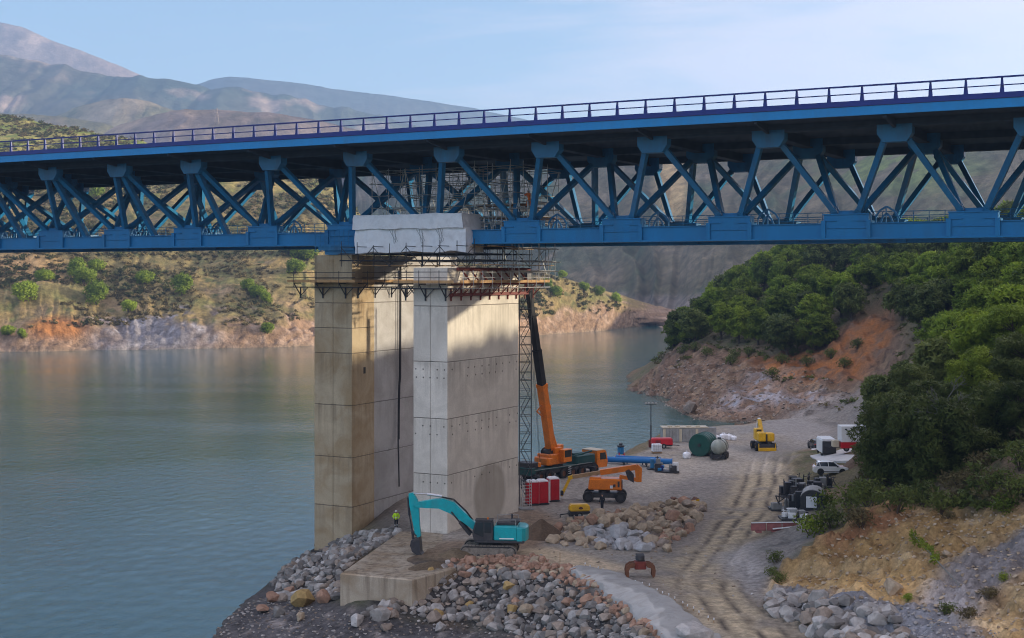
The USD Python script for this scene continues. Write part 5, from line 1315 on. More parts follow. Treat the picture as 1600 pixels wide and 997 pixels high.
def stadium(x0, x1, r, zc, n=10):
    a = np.linspace(-np.pi / 2, np.pi / 2, n)
    return [(x1 - r + math.cos(t) * r, zc + math.sin(t) * r) for t in a] + [(x0 + r - math.cos(t) * r, zc - math.sin(t) * r) for t in a]
def part(root, name, m_, fn, smooth=False, label=None):
    mb = MB(); fn(mb); return obj(name, mb, m_, root, smooth, label)
def wheel(root, x, y, r, w, hub=None, out=1):
    ty = part(root, 'wheel', black, lambda m: m.lathe([(r * 0.55, -w / 2), (r * 0.93, -w / 2), (r, -w / 2 + 0.06), (r, w / 2 - 0.06), (r * 0.93, w / 2), (r * 0.55, w / 2)], (x, y, r), 'y', 20), 35)
    part(ty, 'rim', hub or grey_p, lambda m: m.lathe([(0, w * 0.2 * out), (r * 0.22, w * 0.24 * out), (r * 0.28, w * 0.12 * out), (r * 0.5, w * 0.3 * out), (r * 0.58, w * 0.42 * out), (r * 0.58, -w * 0.3 * out), (0, -w * 0.3 * out)], (x, y, r), 'y', 16), 35)

# --- the teal excavator
p = on(766, 866)
ex = thing('excavator', 'teal crawler excavator digging in front of the grey pier', 'excavator', p + np.array([0, 0, 0.0]), math.pi - 0.10)
for y in (-1.32, 1.32):
    tk = part(ex, 'track', black, lambda m: m.prism(stadium(-2.45, 2.45, 0.50, 0.50), y - 0.31, y + 0.31, 'y'), 30)
    part(tk, 'track_frame', track_m, lambda m: m.prism(stadium(-2.05, 2.05, 0.36, 0.50), y - 0.36, y + 0.36, 'y'), 30)
    def shoes(m):
        for k in range(13):
            x = -1.95 + k * 0.325
            m.box((x, y, 1.02), (0.26, 0.64, 0.05)); m.box((x, y, -0.02), (0.26, 0.64, 0.05))
        for e in (-1, 1):
            for t in np.linspace(-1.3, 1.3, 6): m.box((e * (1.95 + 0.51 * math.cos(t)), y, 0.5 + 0.51 * math.sin(t)), (0.06, 0.64, 0.24), roty(-t if e > 0 else t))
    part(tk, 'track_shoes', track_m, shoes)
    for x in (-1.98, 1.98): part(tk, 'sprocket', track_m, lambda m: m.cyl((x, y, 0.5), 0.38, 0.78, 'y', 16, 0.05), 30)
    part(tk, 'track_rollers', char, lambda m: [m.cyl((x, y, 0.20), 0.14, 0.74, 'y', 10) for x in np.linspace(-1.4, 1.4, 6)])
part(ex, 'undercarriage', char, lambda m: (m.rbox((0, 0, 0.72), (2.2, 2.0, 0.5), 0.08), m.cyl((0, 0, 1.1), 0.75, 0.36, 'z', 20)))
part(ex, 'slew_platform', char, lambda m: m.rbox((-0.95, 0, 1.36), (4.4, 2.75, 0.24), 0.05))
part(ex, 'engine_cover', teal, lambda m: (m.rbox((-1.5, 0.0, 2.1), (2.1, 2.72, 1.28), 0.10),), 20)
cw = part(ex, 'counterweight', teal, lambda m: m.hull(np.array([(x, y * 1.36, z) for x, y in ((-2.5, -1), (-2.5, 1), (-2.95, 1.0), (-3.25, 0.8), (-3.4, 0.35), (-3.4, -0.35), (-3.25, -0.8), (-2.95, -1.0)) for z in (1.42, 2.55)] + [(x, y * 1.28, 2.66) for x, y in ((-2.5, -1), (-2.5, 1), (-3.1, 0.75), (-3.25, 0), (-3.1, -0.75))])), 20)
part(ex, 'side_stripe', white_p, lambda m: m.box((-1.6, 1.37, 1.66), (1.3, 0.012, 0.10)))
part(ex, 'hood', char, lambda m: (m.rbox((-1.6, -0.1, 2.86), (1.9, 1.9, 0.30), 0.08), m.rbox((-2.3, 0.1, 3.05), (0.8, 1.2, 0.18), 0.05)))
part(ex, 'exhaust', char, lambda m: (m.tube((-1.9, -0.5, 2.8), (-1.9, -0.5, 3.5), 0.08, n=8),))
part(ex, 'handrail', grey_p, lambda m: (m.path([(-0.5, 1.25, 2.75), (-0.5, 1.25, 3.25), (-2.4, 1.25, 3.3), (-2.4, 1.25, 2.75)], 0.025), m.path([(-0.5, -1.25, 2.75), (-0.5, -1.25, 3.3), (-2.4, -1.25, 3.3), (-2.4, -1.25, 2.75)], 0.025)))
part(ex, 'toolbox', teal, lambda m: m.rbox((0.1, -1.0, 1.85), (1.7, 0.7, 0.75), 0.06))
cabp = part(ex, 'cab', char, lambda m: m.prism([(-0.35, 1.48), (1.30, 1.48), (1.45, 2.1), (1.15, 3.15), (-0.30, 3.2), (-0.40, 2.4)], 0.38, 1.36, 'y'), False)
part(cabp, 'window', glass, lambda m: (m.prism([(-0.25, 2.15), (0.35, 2.15), (0.35, 3.05), (-0.22, 3.05)], 1.365, 1.375, 'y'), m.prism([(0.45, 1.75), (1.30, 2.1), (1.08, 3.02), (0.45, 3.05)], 1.365, 1.375, 'y')))
part(cabp, 'cab_roof', char, lambda m: m.rbox((0.42, 0.87, 3.22), (1.6, 1.05, 0.08), 0.03))
part(cabp, 'beacon', orange, lambda m: m.cyl((0.1, 0.9, 3.34), 0.08, 0.18, 'z', 8))
BY = -0.12
part(ex, 'boom', teal, lambda m: m.prism([(0.75, 2.0), (1.1, 1.85), (2.35, 2.75), (3.55, 3.55), (4.6, 3.98), (6.65, 4.05), (6.85, 4.28), (6.6, 4.5), (4.9, 4.82), (4.2, 4.86), (3.2, 4.55), (1.9, 3.3), (0.8, 2.3)], BY - 0.30, BY + 0.30, 'y'), False)
part(ex, 'boom_foot', char, lambda m: m.cyl((0.95, BY, 2.08), 0.26, 0.9, 'y', 14))
for y in (-0.55, 0.32): part(ex, 'boom_cylinder', char, lambda m: (m.tube((1.75, y, 1.72), (2.7, y, 2.85), 0.14, n=10), m.tube((2.7, y, 2.85), (3.45, y, 3.75), 0.07, n=8)))
part(ex, 'arm', teal, lambda m: m.prism([(6.95, 5.35), (7.35, 5.25), (7.28, 4.3), (6.75, 1.55), (6.45, 1.3), (6.25, 1.5), (6.35, 2.4), (6.42, 3.9), (6.55, 4.7)], BY - 0.22, BY + 0.22, 'y'), False)
part(ex, 'arm_cylinder', chrome, lambda m: (m.tube((4.35, BY, 5.05), (5.7, BY, 5.22), 0.13, n=10), m.tube((5.7, BY, 5.22), (7.1, BY, 5.28), 0.07, n=8)))
part(ex, 'bucket_cylinder', char, lambda m: (m.tube((7.42, BY, 4.9), (7.30, BY, 3.3), 0.11, n=10), m.tube((7.30, BY, 3.3), (7.05, BY, 1.9), 0.06, n=8)))
part(ex, 'bucket_link', char, lambda m: (m.beam((7.05, BY, 1.9), (6.62, BY, 1.5), 0.5, 0.12), m.beam((7.05, BY, 1.9), (6.95, BY, 1.05), 0.4, 0.14)))
bk = part(ex, 'bucket', char, lambda m: (m.prism([(6.35, 1.45), (7.05, 1.15), (7.15, 0.7), (6.95, 0.15), (6.35, -0.25), (5.95, -0.30), (6.2, 0.1), (6.25, 0.7)], BY - 0.62, BY + 0.62, 'y'),), False)
part(bk, 'teeth', track_m, lambda m: [m.hull(np.array([(6.0, y - 0.06, -0.2), (6.0, y + 0.06, -0.2), (6.1, y - 0.06, -0.30), (6.1, y + 0.06, -0.30), (5.72, y, -0.36)])) for y in np.linspace(BY - 0.52, BY + 0.52, 5)])
part(ex, 'hydraulic_hoses', black, lambda m: (m.path([(1.2, BY + 0.1, 2.5), (2.2, BY + 0.1, 3.75), (3.3, BY + 0.1, 4.75), (4.4, BY + 0.1, 4.98)], 0.04), m.path([(1.2, BY - 0.1, 2.5), (2.2, BY - 0.1, 3.8), (3.3, BY - 0.1, 4.8), (4.4, BY - 0.1, 5.0)], 0.04)))

# --- the mobile crane
ca, cb = on(826, 757), on(951, 738)
cdir = unit((cb - ca) * np.array([1, 1, 0])); crz = math.atan2(cdir[1], cdir[0])
side_in = np.array([-cdir[1], cdir[0], 0]) * 1.35
cc = (ca + cb) / 2 + side_in; cc[2] = (ca[2] + cb[2]) / 2
cr = thing('mobile_crane', 'orange and dark teal mobile crane with raised telescopic boom beside the pier', 'crane', cc, crz)
CL_ = np.linalg.norm((cb - ca)[:2]) / 2
K = CL_ / 6.75
part(cr, 'chassis', char, lambda m: m.rbox((-0.2 * K, 0, 1.15), (12.6 * K, 2.3, 0.55), 0.06))
part(cr, 'deck', dteal, lambda m: (m.rbox((-2.6 * K, 0, 1.52), (7.6 * K, 2.72, 0.20), 0.04), m.rbox((-6.1 * K, 0, 1.45), (1.1, 2.7, 0.9), 0.06)))
part(cr, 'side_rail', grey_p, lambda m: m.box((-1.0 * K, -1.37, 1.58), (9.6 * K, 0.02, 0.07)))
part(cr, 'engine_housing', dteal, lambda m: (m.rbox((2.85 * K, 0, 2.05), (3.2 * K, 2.6, 1.15), 0.10), m.rbox((2.3 * K, 0.2, 2.75), (1.8 * K, 1.6, 0.3), 0.06), m.beam((1.2 * K, -0.9, 2.6), (4.2 * K, -0.9, 2.95), 0.15, 0.2)))
part(cr, 'ladder', white_p, lambda m: [m.box((-0.05 * K, -1.38, 0.62 + k * 0.26), (0.5, 0.05, 0.06)) for k in range(4)])
cab_ = part(cr, 'driver_cab', orange, lambda m: m.prism([(4.75 * K, 0.75), (6.45 * K, 0.75), (6.62 * K, 1.4), (6.35 * K, 2.75), (6.1 * K, 2.9), (4.75 * K, 2.9)], -1.33, 1.33, 'y'))
part(cab_, 'windscreen', glass, lambda m: m.beam((6.60 * K, 0, 1.62), (6.38 * K, 0, 2.72), 2.3, 0.03, (0, 1, 0)) if False else m.prism([(6.60 * K, 1.60), (6.64 * K, 1.60), (6.42 * K, 2.66), (6.38 * K, 2.66)], -1.15, 1.15, 'y'))
part(cab_, 'side_window', glass, lambda m: [m.prism([(5.25 * K, 1.75), (6.38 * K, 1.75), (6.2 * K, 2.62), (5.25 * K, 2.62)], y, y + 0.02, 'y') for y in (-1.345, 1.325)])
part(cab_, 'roof', cream, lambda m: m.rbox((5.45 * K, 0, 2.96), (1.5 * K, 2.5, 0.12), 0.04))
part(cab_, 'headlight', white_p, lambda m: [m.box((6.56 * K, y, 1.0), (0.08, 0.4, 0.22)) for y in (-0.9, 0.9)])
for x in (-4.7, -3.3, -0.9, 0.65, 2.2, 4.4):
    for y in (-1.12, 1.12): wheel(cr, x * K, y, 0.66, 0.5, rust if y < 0 else grey_p, -1 if y < 0 else 1)
for x in (-5.9, 3.5):
    part(cr, 'outrigger', char, lambda m: (m.rbox((x * K, 0, 0.95), (0.45, 4.4, 0.35), 0.04), m.cyl((x * K, -2.2, 0.5), 0.13, 1.0, 'z', 10), m.cyl((x * K, 2.2, 0.5), 0.13, 1.0, 'z', 10), m.cyl((x * K, -2.2, 0.06), 0.35, 0.12, 'z', 12), m.cyl((x * K, 2.2, 0.06), 0.35, 0.12, 'z', 12)))
part(cr, 'counterweight', char, lambda m: (m.rbox((-5.6 * K, 0.1, 2.15), (1.6, 2.4, 0.7), 0.08), m.rbox((-4.9 * K, -0.5, 2.0), (0.9, 1.0, 0.5), 0.05)))
TX = -1.35 * K
Rinv = rotz(-crz)
def loc_c(w_): return Rinv @ (np.asarray(w_) - cc)
part(cr, 'turntable', char, lambda m: m.cyl((TX, 0, 1.75), 1.15, 0.3, 'z', 24))
part(cr, 'crane_house', orange, lambda m: (m.rbox((TX - 0.4, 0.0, 2.55), (3.0, 2.3, 1.35), 0.10), m.rbox((TX - 1.9, 0, 2.35), (1.0, 2.5, 1.0), 0.15), m.rbox((TX - 0.2, -0.75, 3.5), (1.3, 0.5, 0.9), 0.06), m.rbox((TX - 0.2, 0.75, 3.5), (1.3, 0.5, 0.9), 0.06), m.rbox((TX + 1.35, 0.55, 3.25), (1.1, 1.0, 1.7), 0.1)))
oc = part(cr, 'operator_cab', orange, lambda m: m.rbox((TX + 0.6, -1.45, 2.95), (1.5, 0.85, 1.6), 0.08))
part(oc, 'cab_window', glass, lambda m: (m.box((TX + 0.6, -1.885, 3.2), (1.2, 0.02, 0.85)), m.box((TX + 1.36, -1.45, 3.1), (0.02, 0.7, 1.1))))
part(cr, 'winch', char, lambda m: (m.cyl((TX - 1.2, 0, 3.35), 0.42, 1.1, 'y', 16), m.cyl((TX - 1.2, 0.6, 3.35), 0.55, 0.06, 'y', 16), m.cyl((TX - 1.2, -0.6, 3.35), 0.55, 0.06, 'y', 16)))
foot_l = np.array([TX - 0.5, 0.0, 3.3])
foot_w = rotz(crz) @ foot_l + cc
tip_w = P(823, 432, 157.0)
bdir = unit(tip_w - foot_w); Lb = np.linalg.norm(tip_w - foot_w)
bl = Rinv @ bdir
def boom_sec(m, a, b, w_, h_): m.beam(foot_l + bl * a, foot_l + bl * b, w_, h_, (0, 1, 0) if abs(bl[1]) < 0.5 else (1, 0, 0))
part(cr, 'boom_base_section', orange, lambda m: (boom_sec(m, -0.8, Lb * 0.405, 0.86, 1.0), boom_sec(m, Lb * 0.385, Lb * 0.405, 0.98, 1.12), boom_sec(m, Lb * 0.25, Lb * 0.26, 0.95, 1.08)))
part(cr, 'boom_second_section', boom_black, lambda m: (boom_sec(m, Lb * 0.40, Lb * 0.60, 0.74, 0.86), boom_sec(m, Lb * 0.59, Lb * 0.60, 0.8, 0.92)))
part(cr, 'boom_third_section', boom_black, lambda m: (boom_sec(m, Lb * 0.59, Lb * 0.79, 0.64, 0.74), boom_sec(m, Lb * 0.78, Lb * 0.79, 0.7, 0.8)))
part(cr, 'boom_tip_section', boom_black, lambda m: boom_sec(m, Lb * 0.78, Lb, 0.54, 0.62))
part(cr, 'boom_head', char, lambda m: m.rbox(tuple(foot_l + bl * Lb), (0.9, 0.8, 0.9), 0.1))
part(cr, 'luffing_cylinder', orange, lambda m: m.tube((TX + 1.0, 0, 2.3), foot_l + bl * Lb * 0.20 + np.array([0.25, 0, -0.2]), 0.24, n=12))
part(cr, 'boom_lamp', orange, lambda m: (m.rbox(tuple(foot_l + bl * Lb * 0.27 + np.array([0.9, 0.2, 0.0])), (0.5, 0.5, 0.5), 0.1), m.beam(foot_l + bl * Lb * 0.27, foot_l + bl * Lb * 0.27 + np.array([0.9, 0.2, 0]), 0.15, 0.15)))
part(cr, 'boom_bracket', orange, lambda m: m.path([foot_l + bl * Lb * 0.29 - np.array([0.4, 0, 0]), foot_l + bl * Lb * 0.25 - np.array([1.6, 0.1, 0]), foot_l + bl * Lb * 0.21 - np.array([0.5, 0, 0])], 0.09))
hook_l = foot_l + bl * Lb + np.array([0, 0, -0.4])
hk = loc_c(P(843, 722, 163.0))
part(cr, 'hoist_rope', char, lambda m: (m.tube(hook_l, hk, 0.025, n=4), m.tube(hook_l + np.array([0.3, 0, 0]), hk + np.array([0.12, 0, 0]), 0.025, n=4)))
part(cr, 'hook_block', orange, lambda m: m.rbox(tuple(hk - np.array([0, 0, 0.3])), (0.4, 0.3, 0.6), 0.08))

# --- the orange boom lift
p = on(944, 783)
bl_ = thing('boom_lift', 'orange wheeled boom lift with its arm folded, parked beside the crane', 'boom lift', p, math.pi - 0.12, scale=1.08)
for x in (-1.75, 1.6):
    for y in (-1.0, 1.0): wheel(bl_, x, y, 0.58, 0.48, char, 1 if y > 0 else -1)
part(bl_, 'chassis', char, lambda m: (m.rbox((0, 0, 0.68), (3.6, 1.3, 0.5), 0.06), m.rbox((-1.75, 0, 0.6), (0.3, 1.9, 0.25), 0.04), m.rbox((1.6, 0, 0.6), (0.3, 1.9, 0.25), 0.04), m.cyl((0, 0, 1.0), 0.6, 0.3, 'z', 16)))
part(bl_, 'turret', orange, lambda m: (m.rbox((-0.15, 0.0, 1.85), (3.6, 1.9, 1.15), 0.12, None, (0.92, 0.95)), m.rbox((0.9, 0.0, 2.42), (1.2, 1.3, 0.25), 0.06)), 20)
part(bl_, 'access_panel', char, lambda m: (m.box((-1.55, 0.93, 1.9), (0.22, 0.03, 0.6)), m.box((-1.1, 0.95, 1.75), (0.25, 0.03, 0.3)), m.box((-1.9, 0.9, 1.9), (0.1, 0.06, 0.9))))
part(bl_, 'warning_plate', white_p, lambda m: m.box((-0.8, 0.955, 1.62), (0.3, 0.02, 0.3)))
part(bl_, 'riser', orange, lambda m: (m.prism([(-3.9, 2.1), (-3.3, 2.1), (-3.2, 3.5), (-3.5, 3.9), (-3.95, 3.5)], -0.35, 0.35, 'y'), m.beam((-3.4, 0, 2.3), (-1.6, 0, 2.6), 0.4, 0.4)))
part(bl_, 'riser_link', char, lambda m: (m.prism([(-3.1, 2.0), (-2.5, 2.3), (-2.2, 3.2), (-2.6, 3.4), (-3.1, 2.8)], -0.25, 0.25, 'y'),))
part(bl_, 'main_boom', orange, lambda m: (m.beam((-3.4, 0, 3.62), (0.4, 0, 2.98), 0.5, 0.55),))
part(bl_, 'inner_boom', wood_m, lambda m: m.beam((0.4, 0, 2.98), (3.3, 0, 2.45), 0.36, 0.38))
part(bl_, 'jib', yellow, lambda m: (m.beam((3.2, 0, 2.5), (3.75, 0, 2.3), 0.3, 0.4), m.beam((3.55, 0, 2.4), (4.5, 0, 0.45), 0.26, 0.30)))
part(bl_, 'jib_joint', char, lambda m: (m.rbox((4.6, 0, 0.75), (0.7, 0.6, 0.5), 0.08), m.rbox((4.9, 0, 1.15), (0.6, 0.9, 0.15), 0.03)))
part(bl_, 'work_platform', yellow, lambda m: (m.rbox((5.7, 0, 0.15), (1.9, 1.0, 0.10), 0.02), m.path([(4.9, -0.5, 0.15), (4.9, -0.5, 0.75), (6.6, -0.5, 0.55), (6.6, -0.5, 0.15)], 0.03), m.path([(4.9, 0.5, 0.15), (4.9, 0.5, 0.75), (6.6, 0.5, 0.55), (6.6, 0.5, 0.15)], 0.03), m.path([(6.6, -0.5, 0.55), (6.6, 0.5, 0.55)], 0.03)))

# --- the small yellow compressor
p = on(905, 809)
co = thing('compressor', 'small bright yellow towed compressor in front of the boom lift', 'compressor', p, math.pi + 0.15)
part(co, 'hood', yellow, lambda m: m.rbox((0, 0, 1.05), (2.2, 1.25, 0.75), 0.18, None, (0.92, 0.85)), 25)
part(co, 'base', char, lambda m: (m.rbox((0, 0, 0.55), (2.1, 1.15, 0.35), 0.06), m.rbox((0.9, 0, 0.4), (0.5, 0.9, 0.4), 0.05)))
part(co, 'vent', rust, lambda m: m.prism([(-0.3, 1.0), (-0.05, 0.93), (0.2, 1.0), (0.05, 1.22), (-0.2, 1.2)], 0.615, 0.635, 'y'))
for y in (-0.65, 0.65): wheel(co, 0.1, y, 0.34, 0.22, grey_p, 1 if y > 0 else -1)
part(co, 'drawbar', char, lambda m: (m.beam((1.0, 0, 0.45), (2.0, 0, 0.35), 0.1, 0.1), m.cyl((2.0, 0, 0.18), 0.05, 0.36, 'z', 8)))

# --- red toilet cabins and the ladder frame by the pier
for k, (px, py, m_, lab) in enumerate([(831, 789, red_p, 'red portable toilet cabin nearest the pier, leftmost'), (847, 788, red_p, 'red portable toilet cabin, middle one of the row by the pier'), (864, 783, red_p, 'red portable toilet cabin with a pale side panel, rightmost of the row')]):
    p = on(px, py)
    tc = thing('toilet_cabin', lab, 'toilet cabin', p, 0.25 + 0.04 * k, scale=1.12)
    part(tc, 'body', m_, lambda m: m.rbox((0, 0, 1.2), (1.08, 1.1, 2.1), 0.06))
    part(tc, 'door', m_, lambda m: (m.rbox((0, -0.56, 1.15), (0.78, 0.05, 1.85), 0.02), m.box((0, -0.59, 1.6), (0.5, 0.02, 0.35))))
    part(tc, 'roof', sheet, lambda m: m.rbox((0, 0, 2.34), (1.16, 1.18, 0.24), 0.1, None, (0.7, 0.85)))
    part(tc, 'corner_post', white_p if k else red_p, lambda m: [m.box((x, -0.55, 1.2), (0.07, 0.06, 2.1)) for x in (-0.53, 0.53)])
    part(tc, 'skid', char, lambda m: m.rbox((0, 0, 0.1), (1.15, 1.15, 0.16), 0.03))
    if k == 2: part(tc, 'side_panel', sheet, lambda m: m.box((0.55, 0.05, 1.3), (0.03, 0.85, 1.5)), label='pale pinkish side panel')
p = on(822, 796)
lf_ = thing('ladder_frame', 'grey steel ladder frame standing at the foot of the pier beside the red cabins', 'scaffold', p, 0.2)
for x in (-0.5, 0.5):
    for y in (-0.5, 0.5): obj('standard', MB().tube((x, y, -0.1), (x, y, 3.1), 0.04, n=5), galv, lf_)
for k in range(9):
    mb = MB(); z = 0.25 + k * 0.34
    mb.tube((-0.5, -0.5, z), (0.5, -0.5, z), 0.03, n=5); mb.tube((0.5, 0.5, z), (0.5, -0.5, z), 0.03, n=5); obj('rung', mb, galv, lf_)
mb = MB(); mb.box((0, 0, 0.1), (1.5, 1.5, 0.12)); obj('base_plate', mb, grey_p, lf_)

# --- pipes, pump and plant at the far edge of the site
pa, pb = on(950, 724), on(1050, 732)
for k, (dz, off, ln, lab) in enumerate([(0.55, 0.0, 0.0, 'long blue pipe lying on trestles in front, the longer of two'), (0.75, 1.1, 1.2, 'blue pipe lying behind the longer one')]):
    r_ = 0.38 if k == 0 else 0.22
    a = pa + np.array([ln, off, dz]); b = pb + np.array([-ln * 1.2, off, dz]); b[2] = max(b[2], a[2] - 0.1)
    t = thing('blue_pipe', lab, 'pipe', a)
    v = b - a
    obj('pipe_barrel', MB().tube((0, 0, 0), v, r_, n=16), blue_p, t, 40)
    obj('flange', MB().tube(v * 0.995, v * 1.005, r_ * 1.2, n=16), blue_p, t, 40)
    obj('flange', MB().tube(v * -0.005, v * 0.005, r_ * 1.2, n=16), blue_p, t, 40)
    for f_ in (0.25, 0.6, 0.85):
        q = v * f_; mb = MB(); mb.box((q[0], q[1], q[2] - r_ - 0.12), (0.25, 1.0, 0.2)); mb.box((q[0], q[1], q[2] - r_ - 0.4), (0.15, 0.15, 0.6)); obj('trestle', mb, char, t)
p = on(970, 722)
t = thing('drilling_pump', 'red and dark blue pump unit standing across the blue pipes', 'pump', p, 0.3)
part(t, 'frame', red_p, lambda m: (m.rbox((0, 0, 0.5), (1.3, 1.0, 0.8), 0.06), m.beam((-0.4, -0.4, 0.8), (-0.2, 0, 2.0), 0.14, 0.14), m.beam((0.4, -0.4, 0.8), (0.2, 0, 2.0), 0.14, 0.14)))
part(t, 'motor', truss_blue, lambda m: m.cyl((0, 0, 1.6), 0.45, 0.9, 'z', 14, 0.05))
part(t, 'cap', char, lambda m: (m.cyl((0, 0, 2.2), 0.5, 0.22, 'z', 14, 0.05), m.cyl((0, 0, 2.45), 0.25, 0.3, 'z', 10)))
part(t, 'leg', char, lambda m: [m.box((x, y, 0.1), (0.2, 0.2, 0.3)) for x in (-0.5, 0.5) for y in (-0.4, 0.4)])
def clutter(name, label, cat, px, py, w, l, h, mats_, seed, n=10, rz=0.0):
    """A skid of small machines: base frame, housings, drums, pipes, each a part."""
    p = on(px, py); r = np.random.default_rng(seed)
    t = thing(name, label, cat, p, rz)
    part(t, 'skid_frame', char, lambda m: (m.box((0, -l / 2, 0.12), (w, 0.12, 0.2)), m.box((0, l / 2, 0.12), (w, 0.12, 0.2)), m.box((-w / 2, 0, 0.12), (0.12, l, 0.2)), m.box((w / 2, 0, 0.12), (0.12, l, 0.2)), m.box((0, 0, 0.18), (w * 0.96, l * 0.96, 0.06))))
    for k in range(n):
        x, y = r.uniform(-w / 2 * 0.8, w / 2 * 0.8), r.uniform(-l / 2 * 0.8, l / 2 * 0.8)
        m_ = mats_[r.integers(len(mats_))]
        u = r.random()
        hh = h * r.uniform(0.3, 1.0)
        if u < 0.45: part(t, 'housing', m_, lambda m: m.rbox((x, y, 0.2 + hh / 2), (r.uniform(0.3, 0.5) * w * 0.6, r.uniform(0.3, 0.6) * l * 0.7, hh), 0.05, rotz(r.normal(0, 0.1))))
        elif u < 0.65: part(t, 'drum', m_, lambda m: m.cyl((x, y, 0.25 + hh * 0.4), 0.18 + 0.16 * r.random(), hh * 0.8, 'z' if r.random() < 0.5 else 'x', 12, 0.03))
        elif u < 0.85: part(t, 'hose', m_, lambda m: m.path([(x, y, 0.3), (x + r.normal(0, 0.4), y + r.normal(0, 0.3), hh), (x + r.normal(0, 0.8), y + r.normal(0, 0.4), hh * 0.9), (x + r.normal(0, 0.9), y + r.normal(0, 0.5), 0.2)], 0.06))
        else: part(t, 'upright', m_, lambda m: (m.beam((x, y, 0.2), (x + r.normal(0, 0.15), y, h * 1.15), 0.1, 0.1), m.beam((x, y, h), (x + r.normal(0, 0.6), y, h * 1.05), 0.08, 0.08)))
    return t
clutter('engine_skid', 'skid of blue and white engine parts at the end of the blue pipes', 'machine', 1042, 738, 3.0, 1.6, 1.2, [truss_blue, white_p, char, grey_p, navy], 3, 11)
clutter('valve_rack', 'rack of valves under the blue pipes', 'machine', 1021, 734, 1.6, 1.2, 1.6, [truss_blue, grey_p, char], 4, 8)
# light tower, red compressor, white cube tank
p = on(1017, 699)
t = thing('light_tower', 'tall mobile light tower with four lamps beside the red compressor', 'light tower', p)
part(t, 'mast', char, lambda m: (m.tube((0, 0, 0), (0, 0, 3.4), 0.11, n=8), m.tube((0, 0, 3.3), (0, 0, 6.6), 0.07, n=8)))
part(t, 'crossbar', char, lambda m: m.beam((-0.8, 0, 6.5), (0.8, 0, 6.5), 0.08, 0.08))
for x in (-0.75, -0.28, 0.28, 0.75): part(t, 'lamp', grey_p, lambda m: m.rbox((x, -0.08, 6.72), (0.36, 0.2, 0.3), 0.04))
part(t, 'base', red_steel, lambda m: (m.rbox((0, 0, 0.6), (0.7, 0.8, 1.1), 0.06),))
p = on(1034, 700)
t = thing('red_compressor', 'dark red towed compressor beside the light tower mast', 'compressor', p, 0.05)
part(t, 'hood', red_p, lambda m: m.rbox((0, 0, 1.0), (3.2, 1.6, 1.05), 0.14, None, (0.96, 0.86)), 25)
part(t, 'grille', char, lambda m: [m.box((-1.0 + k * 0.16, -0.80, 1.0), (0.07, 0.03, 0.5)) for k in range(5)])
part(t, 'base', char, lambda m: m.rbox((0, 0, 0.42), (3.0, 1.4, 0.22), 0.04))
for y in (-0.75, 0.75): wheel(t, 0.2, y, 0.36, 0.24, grey_p, 1 if y > 0 else -1)
part(t, 'drawbar', char, lambda m: m.beam((1.5, 0, 0.45), (2.7, 0, 0.35), 0.1, 0.1))
p = on(1026, 708)
t = thing('cube_tank', 'whitish cube water tank in front of the red compressor', 'water tank', p, 0.1)
part(t, 'tank', sheet, lambda m: m.rbox((0, 0, 0.78), (1.35, 1.1, 1.1), 0.08))
part(t, 'cage', galv, lambda m: [m.tube((x, -0.58, 0.2), (x, -0.58, 1.35), 0.02, n=4) for x in np.linspace(-0.65, 0.65, 6)] + [m.tube((-0.68, -0.58, z), (0.68, -0.58, z), 0.02, n=4) for z in (0.3, 0.65, 1.0, 1.34)])
part(t, 'pallet', wood_m, lambda m: m.box((0, 0, 0.1), (1.4, 1.15, 0.16)))
# grey site container and the door screen at its right
a, b = on(1036, 692), on(1105, 691)
mid = (a + b) / 2; L_ = np.linalg.norm((b - a)[:2]); rz = math.atan2((b - a)[1], (b - a)[0]) * 0.3
t = thing('site_container', 'long pale grey site container with a cream roof edge at the water', 'container', mid + np.array([0, 1.3, 0]), rz)
part(t, 'body', grey_p, lambda m: m.rbox((0, 0, 1.15), (L_, 2.4, 2.2), 0.04))
for k in range(14): part(t, 'wall_panel', grey_p if k % 5 else cream, lambda m: m.rbox((-L_ / 2 + (k + 0.5) * L_ / 14, -1.22, 1.1), (L_ / 14 - 0.10, 0.06, 2.0), 0.02))
part(t, 'roof', cream, lambda m: m.rbox((0.0, 0, 2.32), (L_ + 0.1, 2.5, 0.18), 0.05))
part(t, 'roof_gear', cream, lambda m: [m.rbox((x, -0.6, 2.5), (0.7, 0.6, 0.22), 0.04) for x in (-2.4, -1.2, 0.6, 2.0)])
p = on(1111, 689)
t = thing('site_locker', 'narrow grey steel locker right of the pale container', 'locker', p, 0.0)
part(t, 'body', grey_p, lambda m: m.rbox((0.2, 0.4, 1.1), (1.3, 0.9, 2.1), 0.04)); part(t, 'dark_doorway', char, lambda m: m.rbox((-0.6, 0.4, 1.05), (0.3, 0.8, 2.0), 0.03))
